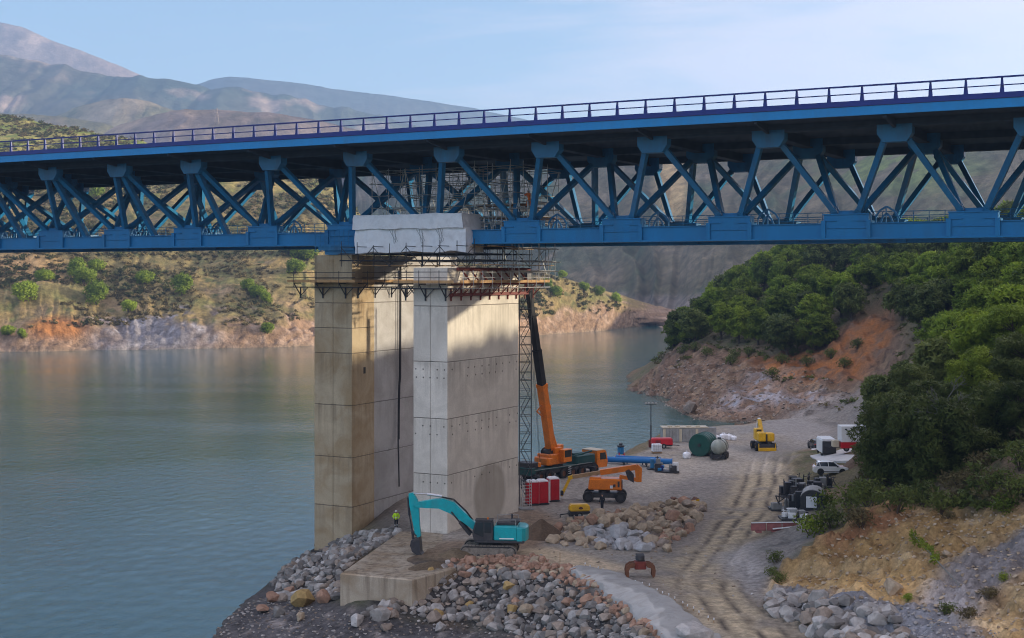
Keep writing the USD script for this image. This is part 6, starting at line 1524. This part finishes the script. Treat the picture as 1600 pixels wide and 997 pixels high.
for k, (px, py, w_, lab) in enumerate([(1119, 688, 0.9, 'white bulk bag nearest the locker'), (1131, 687, 1.1, 'white bulk bag in the middle of the row behind the green tank'), (1139, 687, 1.0, 'slumped white bulk bag right of the middle one'), (1147, 688, 0.8, 'last white bulk bag toward the yellow machine'), (1073, 716, 1.0, 'crumpled white bag left of the big green tank')]):
    p = on(px, py); t = thing('bulk_bag', lab, 'bag', p, 0.4 * k)
    v, f = trimesh.creation.icosphere(3, 1.0).vertices, trimesh.creation.icosphere(3, 1.0).faces
    v = np.sign(v) * np.abs(v) ** 0.7; v = v * (1 + 0.35 * (fbm(v * 1.6 + k * 7, 3, k)[:, None] - 0.5)) * np.array([w_ * 0.62, w_ * 0.55, w_ * 0.5]) + np.array([0, 0, w_ * 0.38])
    obj('bag_body', (v, f), sheet, t, True)
    part(t, 'lifting_loop', sheet, lambda m: m.path([(-0.25 * w_, 0, w_ * 0.8), (-0.2 * w_, 0, w_ * 1.05), (0.1 * w_, 0, w_ * 1.02), (0.2 * w_, 0, w_ * 0.8)], 0.03))
# the big green tank, lying down, its end to us
p = on(1093, 714)
t = thing('green_tank', 'big dark green cylindrical tank lying on its side by the container', 'tank', p + np.array([0, 0.3, 0]), math.radians(64))
R_, LT = 1.62, 3.6
part(t, 'shell', green_p, lambda m: m.lathe([(0, -0.05), (0.25, 0.0), (R_ * 0.9, 0.0), (R_, 0.12), (R_, LT - 0.1), (R_ * 0.9, LT), (0, LT)], (0, 0, R_), 'x', 32), 30)
for x in (0.35, 1.2, 2.1, 3.0): part(t, 'hoop', green_p, lambda m: m.lathe([(R_ - 0.02, x - 0.05), (R_ + 0.05, x - 0.05), (R_ + 0.05, x + 0.05), (R_ - 0.02, x + 0.05)], (0, 0, R_), 'x', 32))
part(t, 'manhole', char, lambda m: m.cyl((-0.05, 0, R_), 0.24, 0.1, 'x', 16))
part(t, 'end_rim', green_p, lambda m: m.lathe([(R_ * 0.86, -0.05), (R_ * 0.98, -0.05), (R_ * 0.98, 0.1), (R_ * 0.86, 0.1)], (0, 0, R_), 'x', 32))
part(t, 'cradle', char, lambda m: [m.prism([(-1.5, 0), (1.5, 0), (1.2, 0.5), (0.6, 0.22), (-0.6, 0.22), (-1.2, 0.5)], x - 0.12, x + 0.12, 'x') for x in (0.7, 2.8)])
# tanker trailer
p = on(1124, 717)
t = thing('tank_trailer', 'pale grey green slurry tank trailer beside the dark green tank', 'trailer', p, math.radians(70))
gg = mat('pale_tank_paint', (0.33, 0.35, 0.30), 0.45, var=0.18, scale=1.5, dirt=(0.16, 0.15, 0.12), dirt_amount=0.5)
part(t, 'tank', gg, lambda m: m.lathe([(0, -1.55), (0.6, -1.48), (0.98, -1.15), (1.12, -0.6), (1.12, 0.7), (0.98, 1.2), (0.55, 1.5), (0, 1.56)], (0, 0, 1.75), 'x', 24), 40)
for x in (-0.6, 0.7): part(t, 'strap', char, lambda m: m.lathe([(1.10, x - 0.05), (1.16, x - 0.05), (1.16, x + 0.05), (1.10, x + 0.05)], (0, 0, 1.75), 'x', 24))
part(t, 'frame', char, lambda m: (m.box((0, -0.55, 0.6), (3.4, 0.16, 0.2)), m.box((0, 0.55, 0.6), (3.4, 0.16, 0.2)), m.box((-1.5, 0, 0.6), (0.2, 2.0, 0.25)), m.box((-1.6, 0, 0.35), (0.1, 2.1, 0.3)), m.beam((-1.6, -0.7, 0.6), (-3.2, 0, 0.25), 0.12, 0.12)))
for x in (-0.4, 0.8):
    for y in (-0.95, 0.95): wheel(t, x, y, 0.5, 0.34, rust, 1 if y > 0 else -1)
part(t, 'filler_cap', char, lambda m: m.cyl((0, 0, 2.95), 0.25, 0.2, 'z', 12))

# --- the yellow wheeled excavator seen from behind
p = on(1193, 703)
t = thing('wheeled_excavator', 'yellow wheeled excavator standing alone on the gravel, seen from behind', 'excavator', p, math.radians(93))
for x in (-1.2, 1.5):
    for y in (-1.25, 1.25): wheel(t, x, y, 0.62, 0.6, yellow, 1 if y > 0 else -1)
part(t, 'chassis', char, lambda m: (m.rbox((0.1, 0, 0.85), (4.2, 1.5, 0.5), 0.06), m.rbox((-1.9, 0, 0.75), (0.5, 2.2, 0.5), 0.05), m.cyl((0, 0, 1.25), 0.7, 0.3, 'z', 16)))
part(t, 'stabiliser_blade', yellow, lambda m: (m.rbox((-2.35, 0, 0.35), (0.15, 2.7, 0.5), 0.04), m.beam((-2.3, -1.25, 0.3), (-2.2, -1.25, 1.2), 0.12, 0.12), m.beam((-2.3, 1.25, 0.3), (-2.2, 1.25, 1.2), 0.12, 0.12)))
part(t, 'engine_cover', yellow, lambda m: (m.rbox((-1.2, 0.62, 2.15), (1.6, 1.15, 1.35), 0.15), m.rbox((-1.2, -0.66, 2.1), (1.6, 1.1, 1.25), 0.15), m.rbox((-0.9, 0, 1.7), (1.6, 2.3, 0.5), 0.1)), 25)
part(t, 'tail_gap', char, lambda m: m.box((-1.7, -0.02, 2.0), (0.5, 0.16, 1.1)))
cb_ = part(t, 'cab', yellow, lambda m: m.rbox((0.5, 0.75, 2.35), (1.5, 1.0, 1.7), 0.1)); part(cb_, 'rear_window', glass, lambda m: m.box((-0.26, 0.75, 2.85), (0.02, 0.75, 0.5)))
part(t, 'boom', yellow, lambda m: m.prism([(0.6, 1.9), (1.0, 1.8), (2.9, 4.0), (2.9, 4.35), (2.5, 4.3), (0.6, 2.3)], -0.25, 0.25, 'y'))
part(t, 'arm', white_p, lambda m: (m.prism([(2.6, 4.4), (2.95, 4.5), (4.2, 2.4), (4.0, 2.2)], -0.2, 0.2, 'y'),), label='pale dusty dipper arm')
part(t, 'bucket', char, lambda m: m.prism([(3.9, 2.4), (4.4, 2.3), (4.4, 1.6), (3.8, 1.3), (3.6, 1.7)], -0.5, 0.5, 'y'))

# --- vehicles and trailers on the right
def car(label, px, py, rz, paint, L=4.35, Hh=1.62, W=1.82):
    p = on(px, py)
    t = thing('parked_car', label, 'car', p, rz)
    h = Hh / 1.62
    lo = [(-2.15, 0.35), (-1.95, 0.28), (1.95, 0.28), (2.15, 0.42), (2.17, 0.72), (1.95, 0.93), (1.1, 1.02), (-2.0, 1.05), (-2.17, 0.9)]
    part(t, 'body', paint, lambda m: m.hull(np.array([(x * L / 4.35, s * W / 2 * (1 - 0.06 * (abs(x) > 2)), z * h) for x, z in lo for s in (-1, 1)] + [(x * 0.94 * L / 4.35, s * W / 2 * 0.9, z * h) for x, z in ((-2.1, 1.09), (1.0, 1.06)) for s in (-1, 1)])), 30)
    gh = [(-1.95, 1.02), (1.05, 1.0), (0.35, 1.55), (-0.2, 1.62), (-1.35, 1.58), (-1.75, 1.4)]
    ca_ = part(t, 'cabin_glass', glass, lambda m: m.hull(np.array([(x * L / 4.35, s * W / 2 * (0.93 if z < 1.2 else 0.76), z * h) for x, z in gh for s in (-1, 1)])), 25)
    part(t, 'roof', paint, lambda m: m.hull(np.array([(x * L / 4.35, s * W / 2 * 0.77, z * h) for x, z in ((-1.6, 1.53), (-1.35, 1.605), (-0.2, 1.645), (0.3, 1.585)) for s in (-1, 1)] + [(x * L / 4.35, s * W / 2 * 0.72, z * h) for x, z in ((-1.3, 1.64), (-0.2, 1.675), (0.15, 1.64)) for s in (-1, 1)])), 30)
    for x0, z0, x1, z1 in ((1.0, 1.02, 0.32, 1.58), (-0.35, 1.03, -0.42, 1.6), (-1.35, 1.04, -1.5, 1.55), (-1.9, 1.03, -1.62, 1.55)):
        [part(t, 'pillar', paint, lambda m: m.beam((x0 * L / 4.35, s * W / 2 * 0.935, z0 * h), (x1 * L / 4.35, s * W / 2 * 0.78, z1 * h), 0.06, 0.10)) for s in (-1, 1)]
    for x in (-1.32, 1.33):
        for s in (-1, 1):
            part(t, 'wheel_arch', black, lambda m: m.cyl((x * L / 4.35, s * (W / 2 - 0.09), 0.40), 0.42, 0.2, 'y', 18))
            wheel(t, x * L / 4.35, s * (W / 2 - 0.1), 0.34, 0.23, grey_p, s)
    part(t, 'headlight', white_p, lambda m: [m.rbox((2.07 * L / 4.35, s * W / 2 * 0.78, 0.76 * h), (0.16, 0.35, 0.14), 0.04) for s in (-1, 1)])
    part(t, 'tail_light', red_p, lambda m: [m.rbox((-2.08 * L / 4.35, s * W / 2 * 0.84, 0.88 * h), (0.14, 0.2, 0.3), 0.04) for s in (-1, 1)])
    part(t, 'door_trim', black, lambda m: [m.box((0.0, s * (W / 2 + 0.002), 0.42 * h), (2.0, 0.02, 0.12)) for s in (-1, 1)] + [m.rbox((0.75, s * (W / 2 + 0.1), 1.08), (0.2, 0.2, 0.14), 0.04) for s in (-1, 1)])
    return t
car_white = mat('car_white', (0.80, 0.80, 0.80), 0.22, var=0.03, coat=0.6)
car_black = mat('car_black', (0.018, 0.019, 0.022), 0.22, var=0.1, coat=0.6)
car('white hatchback car parked at the foot of the slope', 1298, 741, -0.12, car_white)
car('dark small car left of the black backed van', 1275, 701, math.radians(95), car_black, 3.7, 1.45, 1.65)
p = on(1294, 712)
t = thing('delivery_van', 'white van seen from its black back end on the pale slab', 'van', p, math.radians(88))
part(t, 'body', white_p, lambda m: m.rbox((1.3, 0, 1.25), (4.0, 1.95, 1.9), 0.15))
bd = part(t, 'rear_door', char, lambda m: m.rbox((-0.75, 0, 1.15), (0.12, 1.85, 1.75), 0.06)); part(bd, 'rear_window', glass, lambda m: m.box((-0.82, 0, 1.55), (0.02, 1.5, 0.6)))
part(t, 'roof', white_p, lambda m: m.rbox((1.3, 0, 2.22), (3.9, 1.8, 0.1), 0.04))
part(t, 'bumper', black, lambda m: m.rbox((-0.8, 0, 0.35), (0.2, 1.9, 0.25), 0.05))
for x in (0.0, 2.6):
    for s in (-0.85, 0.85): wheel(t, x, s, 0.35, 0.24, grey_p, 1 if s > 0 else -1)
p = on(1330, 706)
t = thing('box_trailer', 'white box trailer with a red lower band, half behind the dark pine', 'trailer', p, 0.0)
part(t, 'box', white_p, lambda m: m.rbox((0.4, 1.0, 2.3), (3.4, 2.2, 2.1), 0.05)); part(t, 'red_band', red_p, lambda m: m.rbox((0.4, 1.0, 0.85), (3.4, 2.24, 0.8), 0.04)); part(t, 'vent', char, lambda m: (m.box((0.2, -0.11, 2.9), (0.5, 0.03, 0.25)), m.box((-0.7, -0.11, 2.95), (0.3, 0.03, 0.15))))
for x in (-0.6, 1.4): wheel(t, x, 0.15, 0.4, 0.26, grey_p, -1)
part(t, 'tow_unit', cream, lambda m: (m.rbox((-1.9, 0.8, 1.0), (0.9, 1.0, 0.9), 0.08),)); part(t, 'drawbar', char, lambda m: m.beam((-1.2, 0.9, 0.5), (-2.6, 0.9, 0.45), 0.12, 0.12))
sl = on(1300, 712)
mb = MB(); pts_ = [(1268, 702), (1340, 700), (1345, 722), (1280, 722), (1266, 714)]
top_ = [on(*q) for q in pts_]
mb.hull(np.array([q + np.array([0, 0, 0.10]) for q in top_] + [q - np.array([0, 0, 0.6]) for q in top_])); obj('concrete_slab', mb, mat('pale_slab', (0.50, 0.48, 0.46), 0.85, var=0.12, scale=0.8), None, False, 'pale concrete slab under the white van and trailer', 'slab')
# the row of dark plant along the road
dk = [char, black, char, grey_p, dark_steel]
clutter('hydraulic_unit', 'black hydraulic power unit with tall frames behind the white car', 'machine', 1262, 766, 4.6, 3.0, 1.7, dk, 11, 18)
clutter('dark_generator', 'dark machine with black uprights nearest the white car front', 'machine', 1287, 762, 2.6, 2.0, 1.3, dk, 12, 12)
clutter('diesel_pump', 'black diesel pump with a bent pipe beside the hydraulic unit', 'machine', 1240, 776, 2.8, 2.0, 1.8, dk, 21, 12)
clutter('winch_unit', 'dark winch unit with white reel between the pallet and the pump skid', 'machine', 1246, 790, 2.6, 1.8, 1.6, [char, black, white_p, dark_steel], 22, 12)
clutter('pallet_stack', 'pallet of yellow and white parts among the dark machines', 'pallet', 1252, 774, 2.0, 1.4, 0.9, [cream, white_p, wood_m, grey_p], 13, 9)
clutter('pump_skid', 'grey pump skid at the road edge with two square housings', 'machine', 1229, 797, 3.6, 2.2, 2.0, [char, grey_p, char, dark_steel], 14, 14)
clutter('hose_pile', 'low pile of grey hoses and white sacks before the green bush', 'pile', 1246, 812, 3.4, 2.0, 0.9, [grey_p, white_p, dark_steel, char], 15, 12)
p = on(1270, 796)
t = thing('storage_drum', 'dark grey half round tank with a white front panel beside the green bush', 'tank', p, math.radians(75))
part(t, 'shell', char, lambda m: m.prism([(-1.25, 0), (1.25, 0), (1.25, 1.2)] + [(1.25 * math.cos(a_), 1.2 + 1.0 * math.sin(a_)) for a_ in np.linspace(0.15, math.pi - 0.15, 9)] + [(-1.25, 1.2)], -1.2, 2.2, 'x'))
part(t, 'cover', grey_p, lambda m: m.prism([(1.30 * math.cos(a_), 1.2 + 1.06 * math.sin(a_)) for a_ in np.linspace(0.3, math.pi - 0.3, 9)] + [(1.18 * math.cos(a_), 1.2 + 0.95 * math.sin(a_)) for a_ in np.linspace(math.pi - 0.3, 0.3, 9)], -1.1, 2.25, 'x'))
part(t, 'front_panel', sheet, lambda m: m.rbox((-1.26, 0.1, 0.95), (0.08, 1.1, 1.2), 0.03)); part(t, 'skid', dark_steel, lambda m: m.box((0.5, 0, 0.08), (3.6, 2.7, 0.16)))
p = on(1203, 832)
t = thing('safety_barrier', 'faded red plastic barrier lying along the road edge', 'barrier', p, 0.05)
rb_ = mat('faded_red_plastic', (0.27, 0.095, 0.09), 0.6, var=0.25, scale=2)
for k in range(3): part(t, 'barrier_panel', rb_, lambda m: m.rbox((-1.1 + k * 1.5, 0, 0.55), (1.4, 0.12, 0.75), 0.04, rotz(0.08 * (k - 1))))
part(t, 'rail', white_p, lambda m: (m.beam((-1.8, -0.1, 0.95), (2.6, -0.1, 0.98), 0.08, 0.08), m.beam((0.2, -0.3, 0.4), (3.2, -0.5, 0.7), 0.1, 0.1)))
part(t, 'foot', rb_, lambda m: [m.box((-1.1 + k * 1.5, 0, 0.1), (0.5, 0.6, 0.16)) for k in range(3)])
# rusty digger bucket
p = on(1070, 789)
t = thing('spare_bucket', 'rusty orange digger bucket holding pale stones, lying by the heap', 'bucket', p, 0.1)
part(t, 'shell', rust, lambda m: m.prism([(-1.3, 0.0), (1.3, 0.1), (1.5, 0.75), (1.2, 0.8), (0.9, 0.45), (-0.9, 0.4), (-1.2, 0.85), (-1.5, 0.8)], -0.7, 0.7, 'y')); part(t, 'side_plate', yellow, lambda m: m.prism([(0.2, 0.05), (1.4, 0.15), (1.5, 0.75), (0.3, 0.5)], -0.78, -0.71, 'y')); part(t, 'tube', rust, lambda m: m.cyl((-1.2, -0.3, 0.5), 0.42, 0.9, 'y', 12, 0.04))
rr_ = np.random.default_rng(8)
for k in range(4): part(t, 'stone', pale_s[k % 2], lambda m: m.add(*rock(rr_, 0.28).move(t=(-0.5 + k * 0.35, 0, 0.75)).out()))
# the orange peel grapple
p = on(1000, 902)
t = thing('rock_grapple', 'rusty brown rock grapple standing on two curved tines beside the road', 'grapple', p, 0.05, scale=0.9)
part(t, 'rotator', char, lambda m: (m.cyl((0, 0, 1.72), 0.42, 0.36, 'z', 16, 0.05), m.rbox((0, 0, 1.95), (0.75, 0.6, 0.16), 0.05, rotx(0.2)), m.rbox((0.15, 0, 1.5), (0.5, 0.5, 0.2), 0.03)))
part(t, 'body', red_steel, lambda m: (m.rbox((0, 0, 1.08), (1.05, 0.8, 0.72), 0.08), m.rbox((0, -0.42, 1.0), (0.6, 0.06, 0.5), 0.02)))
for s in (-1, 1):
    tine = [(0.45, 1.35), (0.9, 1.32), (1.25, 1.1), (1.36, 0.65), (1.30, 0.15), (1.12, -0.02), (1.02, 0.2), (1.06, 0.6), (0.95, 0.85), (0.6, 0.92)]
    part(t, 'tine', rust, lambda m: [m.prism([(s * x, z) for x, z in (tine if s > 0 else tine[::-1])], y - 0.09, y + 0.09, 'y') for y in (-0.34, 0.34)] + [m.cyl((s * 0.62, 0, 1.15), 0.12, 0.95, 'y', 10), m.box((s * 1.2, 0, 0.4), (0.1, 0.7, 0.25))])
    part(t, 'cylinder', char, lambda m: m.tube((s * 0.2, -0.2, 1.4), (s * 1.0, -0.2, 1.15), 0.07, n=8))

# white topped marker stakes along the road edge, and one tall rod
for k, (zx, zy) in enumerate([(313, 528), (345, 545), (398, 556), (430, 568), (480, 590), (508, 602), (545, 612), (643, 648), (690, 660), (735, 670), (787, 700), (823, 720), (862, 735), (902, 757), (955, 785), (985, 806), (1025, 822), (1060, 850), (1122, 885), (1158, 897)]):
    px, py = 840 + zx * 0.2377, 760 + zy * 0.2377
    p = on(px, py)
    t = thing('marker_stake', 'short white topped marker stake along the left road edge', 'stake', p, 0.3 * k, 'marker stakes along the road edge')
    part(t, 'stake', wood_m, lambda m: m.box((0, 0, 0.08), (0.05, 0.05, 0.28)))
    part(t, 'white_top', white_p, lambda m: m.rbox((0.01 * (k % 3), 0, 0.26), (0.09, 0.08, 0.17), 0.02, rotx(0.15 * ((k % 3) - 1))))
obj('survey_rod', MB().tube((0, 0, 0), (0, 0, 1.1), 0.03, n=5), wood_m, None, False, 'thin brown survey rod standing behind the red stones', 'rod', loc=None)
UsdGeom.Xformable(stage.GetPrimAtPath('/World/survey_rod')).AddTranslateOp().Set(Gf.Vec3d(*map(float, on(875, 884))))

# ------------------------------------------------------------------ lattice pylon on the far hill
p = P(339, 203, 2050)
t = thing('lattice_pylon', 'pale lattice power pylon on the brown hill behind the parapet', 'pylon', p)
pyl = mat('pylon_paint', (0.36, 0.28, 0.22), 0.6)
hh = 33.0
def wid(z): return 3.6 * (1 - z / hh) ** 1.1 + 0.5
mb = MB()
for sx_ in (-1, 1):
    for sy_ in (-1, 1):
        zs_ = np.linspace(0, hh, 6)
        for a, b in zip(zs_[:-1], zs_[1:]): mb.tube((sx_ * wid(a), sy_ * wid(a), a), (sx_ * wid(b), sy_ * wid(b), b), 0.20, n=4)
obj('leg', mb, pyl, t, kind='stuff')
mb = MB()
zs_ = np.linspace(0, hh * 0.95, 9)
for a, b in zip(zs_[:-1], zs_[1:]):
    for s in (-1, 1):
        mb.tube((-wid(a), s * wid(a), a), (wid(b), s * wid(b), b), 0.12, n=4); mb.tube((wid(a), s * wid(a), a), (-wid(b), s * wid(b), b), 0.12, n=4); mb.tube((s * wid(a), -wid(a), a), (s * wid(b), wid(b), b), 0.12, n=4)
obj('bracing', mb, pyl, t, kind='stuff')
for z, w_ in ((hh * 0.62, 6.5), (hh * 0.76, 5.5), (hh * 0.9, 4.2)): obj('cross_arm', MB().beam((-w_, 0, z), (w_, 0, z), 0.5, 0.5), pyl, t)

# ------------------------------------------------------------------ people
import manifold3d as m3
def chain_body(joints, bones, refine=0.05, it=6):
    tot = m3.Manifold()
    for a, b in bones:
        (pa_, ra), (pb_, rb2) = joints[a], joints[b]
        s1 = m3.Manifold.sphere(ra, 14).translate(tuple(map(float, pa_))); s2 = m3.Manifold.sphere(rb2, 14).translate(tuple(map(float, pb_)))
        tot = tot + m3.Manifold.batch_hull([s1, s2])
    tot = tot.refine_to_length(refine)
    me = tot.to_mesh(); tm = trimesh.Trimesh(np.array(me.vert_properties[:, :3]), np.array(me.tri_verts), process=True)
    trimesh.smoothing.filter_taubin(tm, iterations=it)
    return np.array(tm.vertices), np.array(tm.faces)
skin = mat('skin', (0.42, 0.25, 0.17), 0.55, var=0.08)
hair = mat('dark_hair', (0.03, 0.022, 0.016), 0.7)
boots = mat('boot_leather', (0.05, 0.035, 0.025), 0.7)
def person(label, loc, rz, jacket, trousers, helmet, band=None, left=((0.30, 0.02, 1.10), (0.20, 0.20, 1.02)), right=((-0.30, 0.02, 1.10), (-0.20, 0.20, 1.02)), stride=0.08, lean=0.0):
    """Standing figure facing +y: joints set the pose; clothes are shells over the same joints."""
    t = thing('person', label, 'person', loc, rz)
    J = {}
    def j(n, x, y, z, r): J[n] = (np.array([x, y + lean * max(0, z - 0.9), z]), r)
    j('hip', 0, 0, 0.93, 0.13); j('belly', 0, 0.01, 1.08, 0.125); j('chest', 0, 0.0, 1.30, 0.145); j('neck', 0, 0.0, 1.47, 0.058); j('skull', 0, 0.02, 1.62, 0.092); j('crown', 0, 0.0, 1.67, 0.085); j('chin', 0, 0.055, 1.55, 0.055); j('nose', 0, 0.12, 1.595, 0.016)
    for s, (el, wr), e in ((1, left, 'l'), (-1, right, 'r')):
        j('sh' + e, 0.185 * s, 0, 1.40, 0.068); j('el' + e, *el, 0.045); j('wr' + e, *wr, 0.033)
        j('hp' + e, 0.09 * s, 0, 0.88, 0.095); j('kn' + e, 0.105 * s, 0.02 + stride * s, 0.48, 0.062); j('an' + e, 0.11 * s, stride * s * 1.1, 0.09, 0.045); j('to' + e, 0.125 * s, stride * s * 1.1 + 0.15, 0.045, 0.04)
        j('ear' + e, 0.09 * s, 0.0, 1.60, 0.022)
        d = unit(np.array(wr) - np.array(el)); sd = unit(np.cross(d, (0, 0, 1) if abs(d[2]) < 0.9 else (1, 0, 0)))
        pw = np.array(wr) + d * 0.075; j('pa' + e, *pw, 0.032)
        for k, (o, l1) in enumerate(((-0.032, 0.068), (-0.011, 0.078), (0.011, 0.072), (0.031, 0.056))):
            f1 = pw + sd * o + d * l1 * 0.5; f2 = f1 + d * l1 * 0.4 - np.array([0, 0, 0.02])
            j(f'f{k}{e}', *(pw + sd * o), 0.010); j(f'g{k}{e}', *f1, 0.0095); j(f'h{k}{e}', *f2, 0.008)
        j('th' + e, *(np.array(wr) + d * 0.03 - sd * 0.035), 0.011); j('tt' + e, *(np.array(wr) + d * 0.085 - sd * 0.065), 0.009)
    B_ = [('hip', 'belly'), ('belly', 'chest'), ('chest', 'neck'), ('neck', 'skull'), ('skull', 'crown'), ('skull', 'chin'), ('skull', 'nose')]
    for e in 'lr':
        B_ += [('chest', 'sh' + e), ('sh' + e, 'el' + e), ('el' + e, 'wr' + e), ('wr' + e, 'pa' + e), ('hip', 'hp' + e), ('hp' + e, 'kn' + e), ('kn' + e, 'an' + e), ('an' + e, 'to' + e), ('skull', 'ear' + e), ('wr' + e, 'th' + e), ('th' + e, 'tt' + e)]
        for k in range(4): B_ += [('pa' + e, f'f{k}{e}'), (f'f{k}{e}', f'g{k}{e}'), (f'g{k}{e}', f'h{k}{e}')]
    body = obj('body', chain_body(J, B_, 0.03, 3), skin, t, True)
    big = lambda names, g: {n: (J[n][0], J[n][1] + g) for n in names}
    jn = ['hip', 'belly', 'chest', 'shl', 'shr', 'ell', 'elr', 'wrl', 'wrr']
    obj('jacket', chain_body(big(jn, 0.022), [('hip', 'belly'), ('belly', 'chest'), ('chest', 'shl'), ('chest', 'shr'), ('shl', 'shr'), ('shl', 'ell'), ('shr', 'elr'), ('ell', 'wrl'), ('elr', 'wrr')], 0.04, 4), jacket, t, True)
    tn = ['hip', 'hpl', 'hpr', 'knl', 'knr', 'anl', 'anr']
    obj('trousers', chain_body(big(tn, 0.018), [('hip', 'hpl'), ('hip', 'hpr'), ('hpl', 'knl'), ('hpr', 'knr'), ('knl', 'anl'), ('knr', 'anr')], 0.04, 4), trousers, t, True)
    for e in 'lr': obj('boot', chain_body(big(['an' + e, 'to' + e], 0.02), [('an' + e, 'to' + e)], 0.04, 2), boots, t, True)
    if helmet is not None:
        part(t, 'helmet', helmet, lambda m: (m.lathe([(0.135, 0.0), (0.125, 0.05), (0.095, 0.10), (0.04, 0.125), (0, 0.13)], (0, 0.01 + lean * 0.75, 1.66), 'z', 16), m.rbox((0, 0.12 + lean * 0.75, 1.665), (0.18, 0.12, 0.018), 0.008)), 40)
    else:
        obj('hair', chain_body({'a': (J['crown'][0] + np.array([0, -0.01, 0.015]), 0.092), 'b': (J['skull'][0] + np.array([0, -0.045, 0.0]), 0.075)}, [('a', 'b')], 0.03, 2), hair, t, True)
    if band is not None:
        hips = J['belly'][0]; part(t, 'reflective_band', band, lambda m: m.lathe([(0.155, -0.03), (0.158, 0.03)], tuple(hips), 'z', 18))
        for s in (-1, 1): part(t, 'trouser_band', band, lambda m: m.lathe([(0.078, -0.03), (0.078, 0.03)], (0.108 * s, 0.02 + stride * s * 1.05, 0.30), 'z', 12))
    for s in (-1, 1): part(body, 'eye', black, lambda m: m.mesh(trimesh.creation.icosphere(1, 0.012).apply_translation((0.032 * s, 0.105, 1.625))))
    return t
hivis = mat('hi_vis_yellow', (0.52, 0.80, 0.015), 0.7, var=0.08)
dark_cloth = mat('dark_cloth', (0.02, 0.022, 0.028), 0.85, var=0.2)
orange_cloth = mat('hi_vis_orange', (0.80, 0.16, 0.012), 0.7, var=0.1)
p = on(619, 825)
if p[2] < 4.3: p[2] = 4.3
person('person in yellow high visibility jacket, dark trousers and white helmet beside the grey pier', p, math.pi - 0.1, hivis, dark_cloth, white_p, white_p, ((0.33, -0.06, 1.16), (0.24, 0.10, 1.00)), ((-0.33, -0.06, 1.16), (-0.24, 0.10, 1.00)), 0.05)
person('person in dark clothes standing in front of the orange boom lift', on(941, 797), 0.4, dark_cloth, dark_cloth, char, None, ((0.27, 0.0, 1.12), (0.27, 0.14, 0.90)), ((-0.27, 0.0, 1.12), (-0.27, 0.08, 0.88)), 0.05)
q = Bp(22.4, -2.6, 36.9)
person('person in orange work clothes on the scaffold inside the bridge truss', q, 2.4, orange_cloth, orange_cloth, white_p, None, ((0.32, 0.12, 1.25), (0.25, 0.34, 1.35)), ((-0.30, 0.12, 1.2), (-0.2, 0.36, 1.25)), 0.14, 0.12)
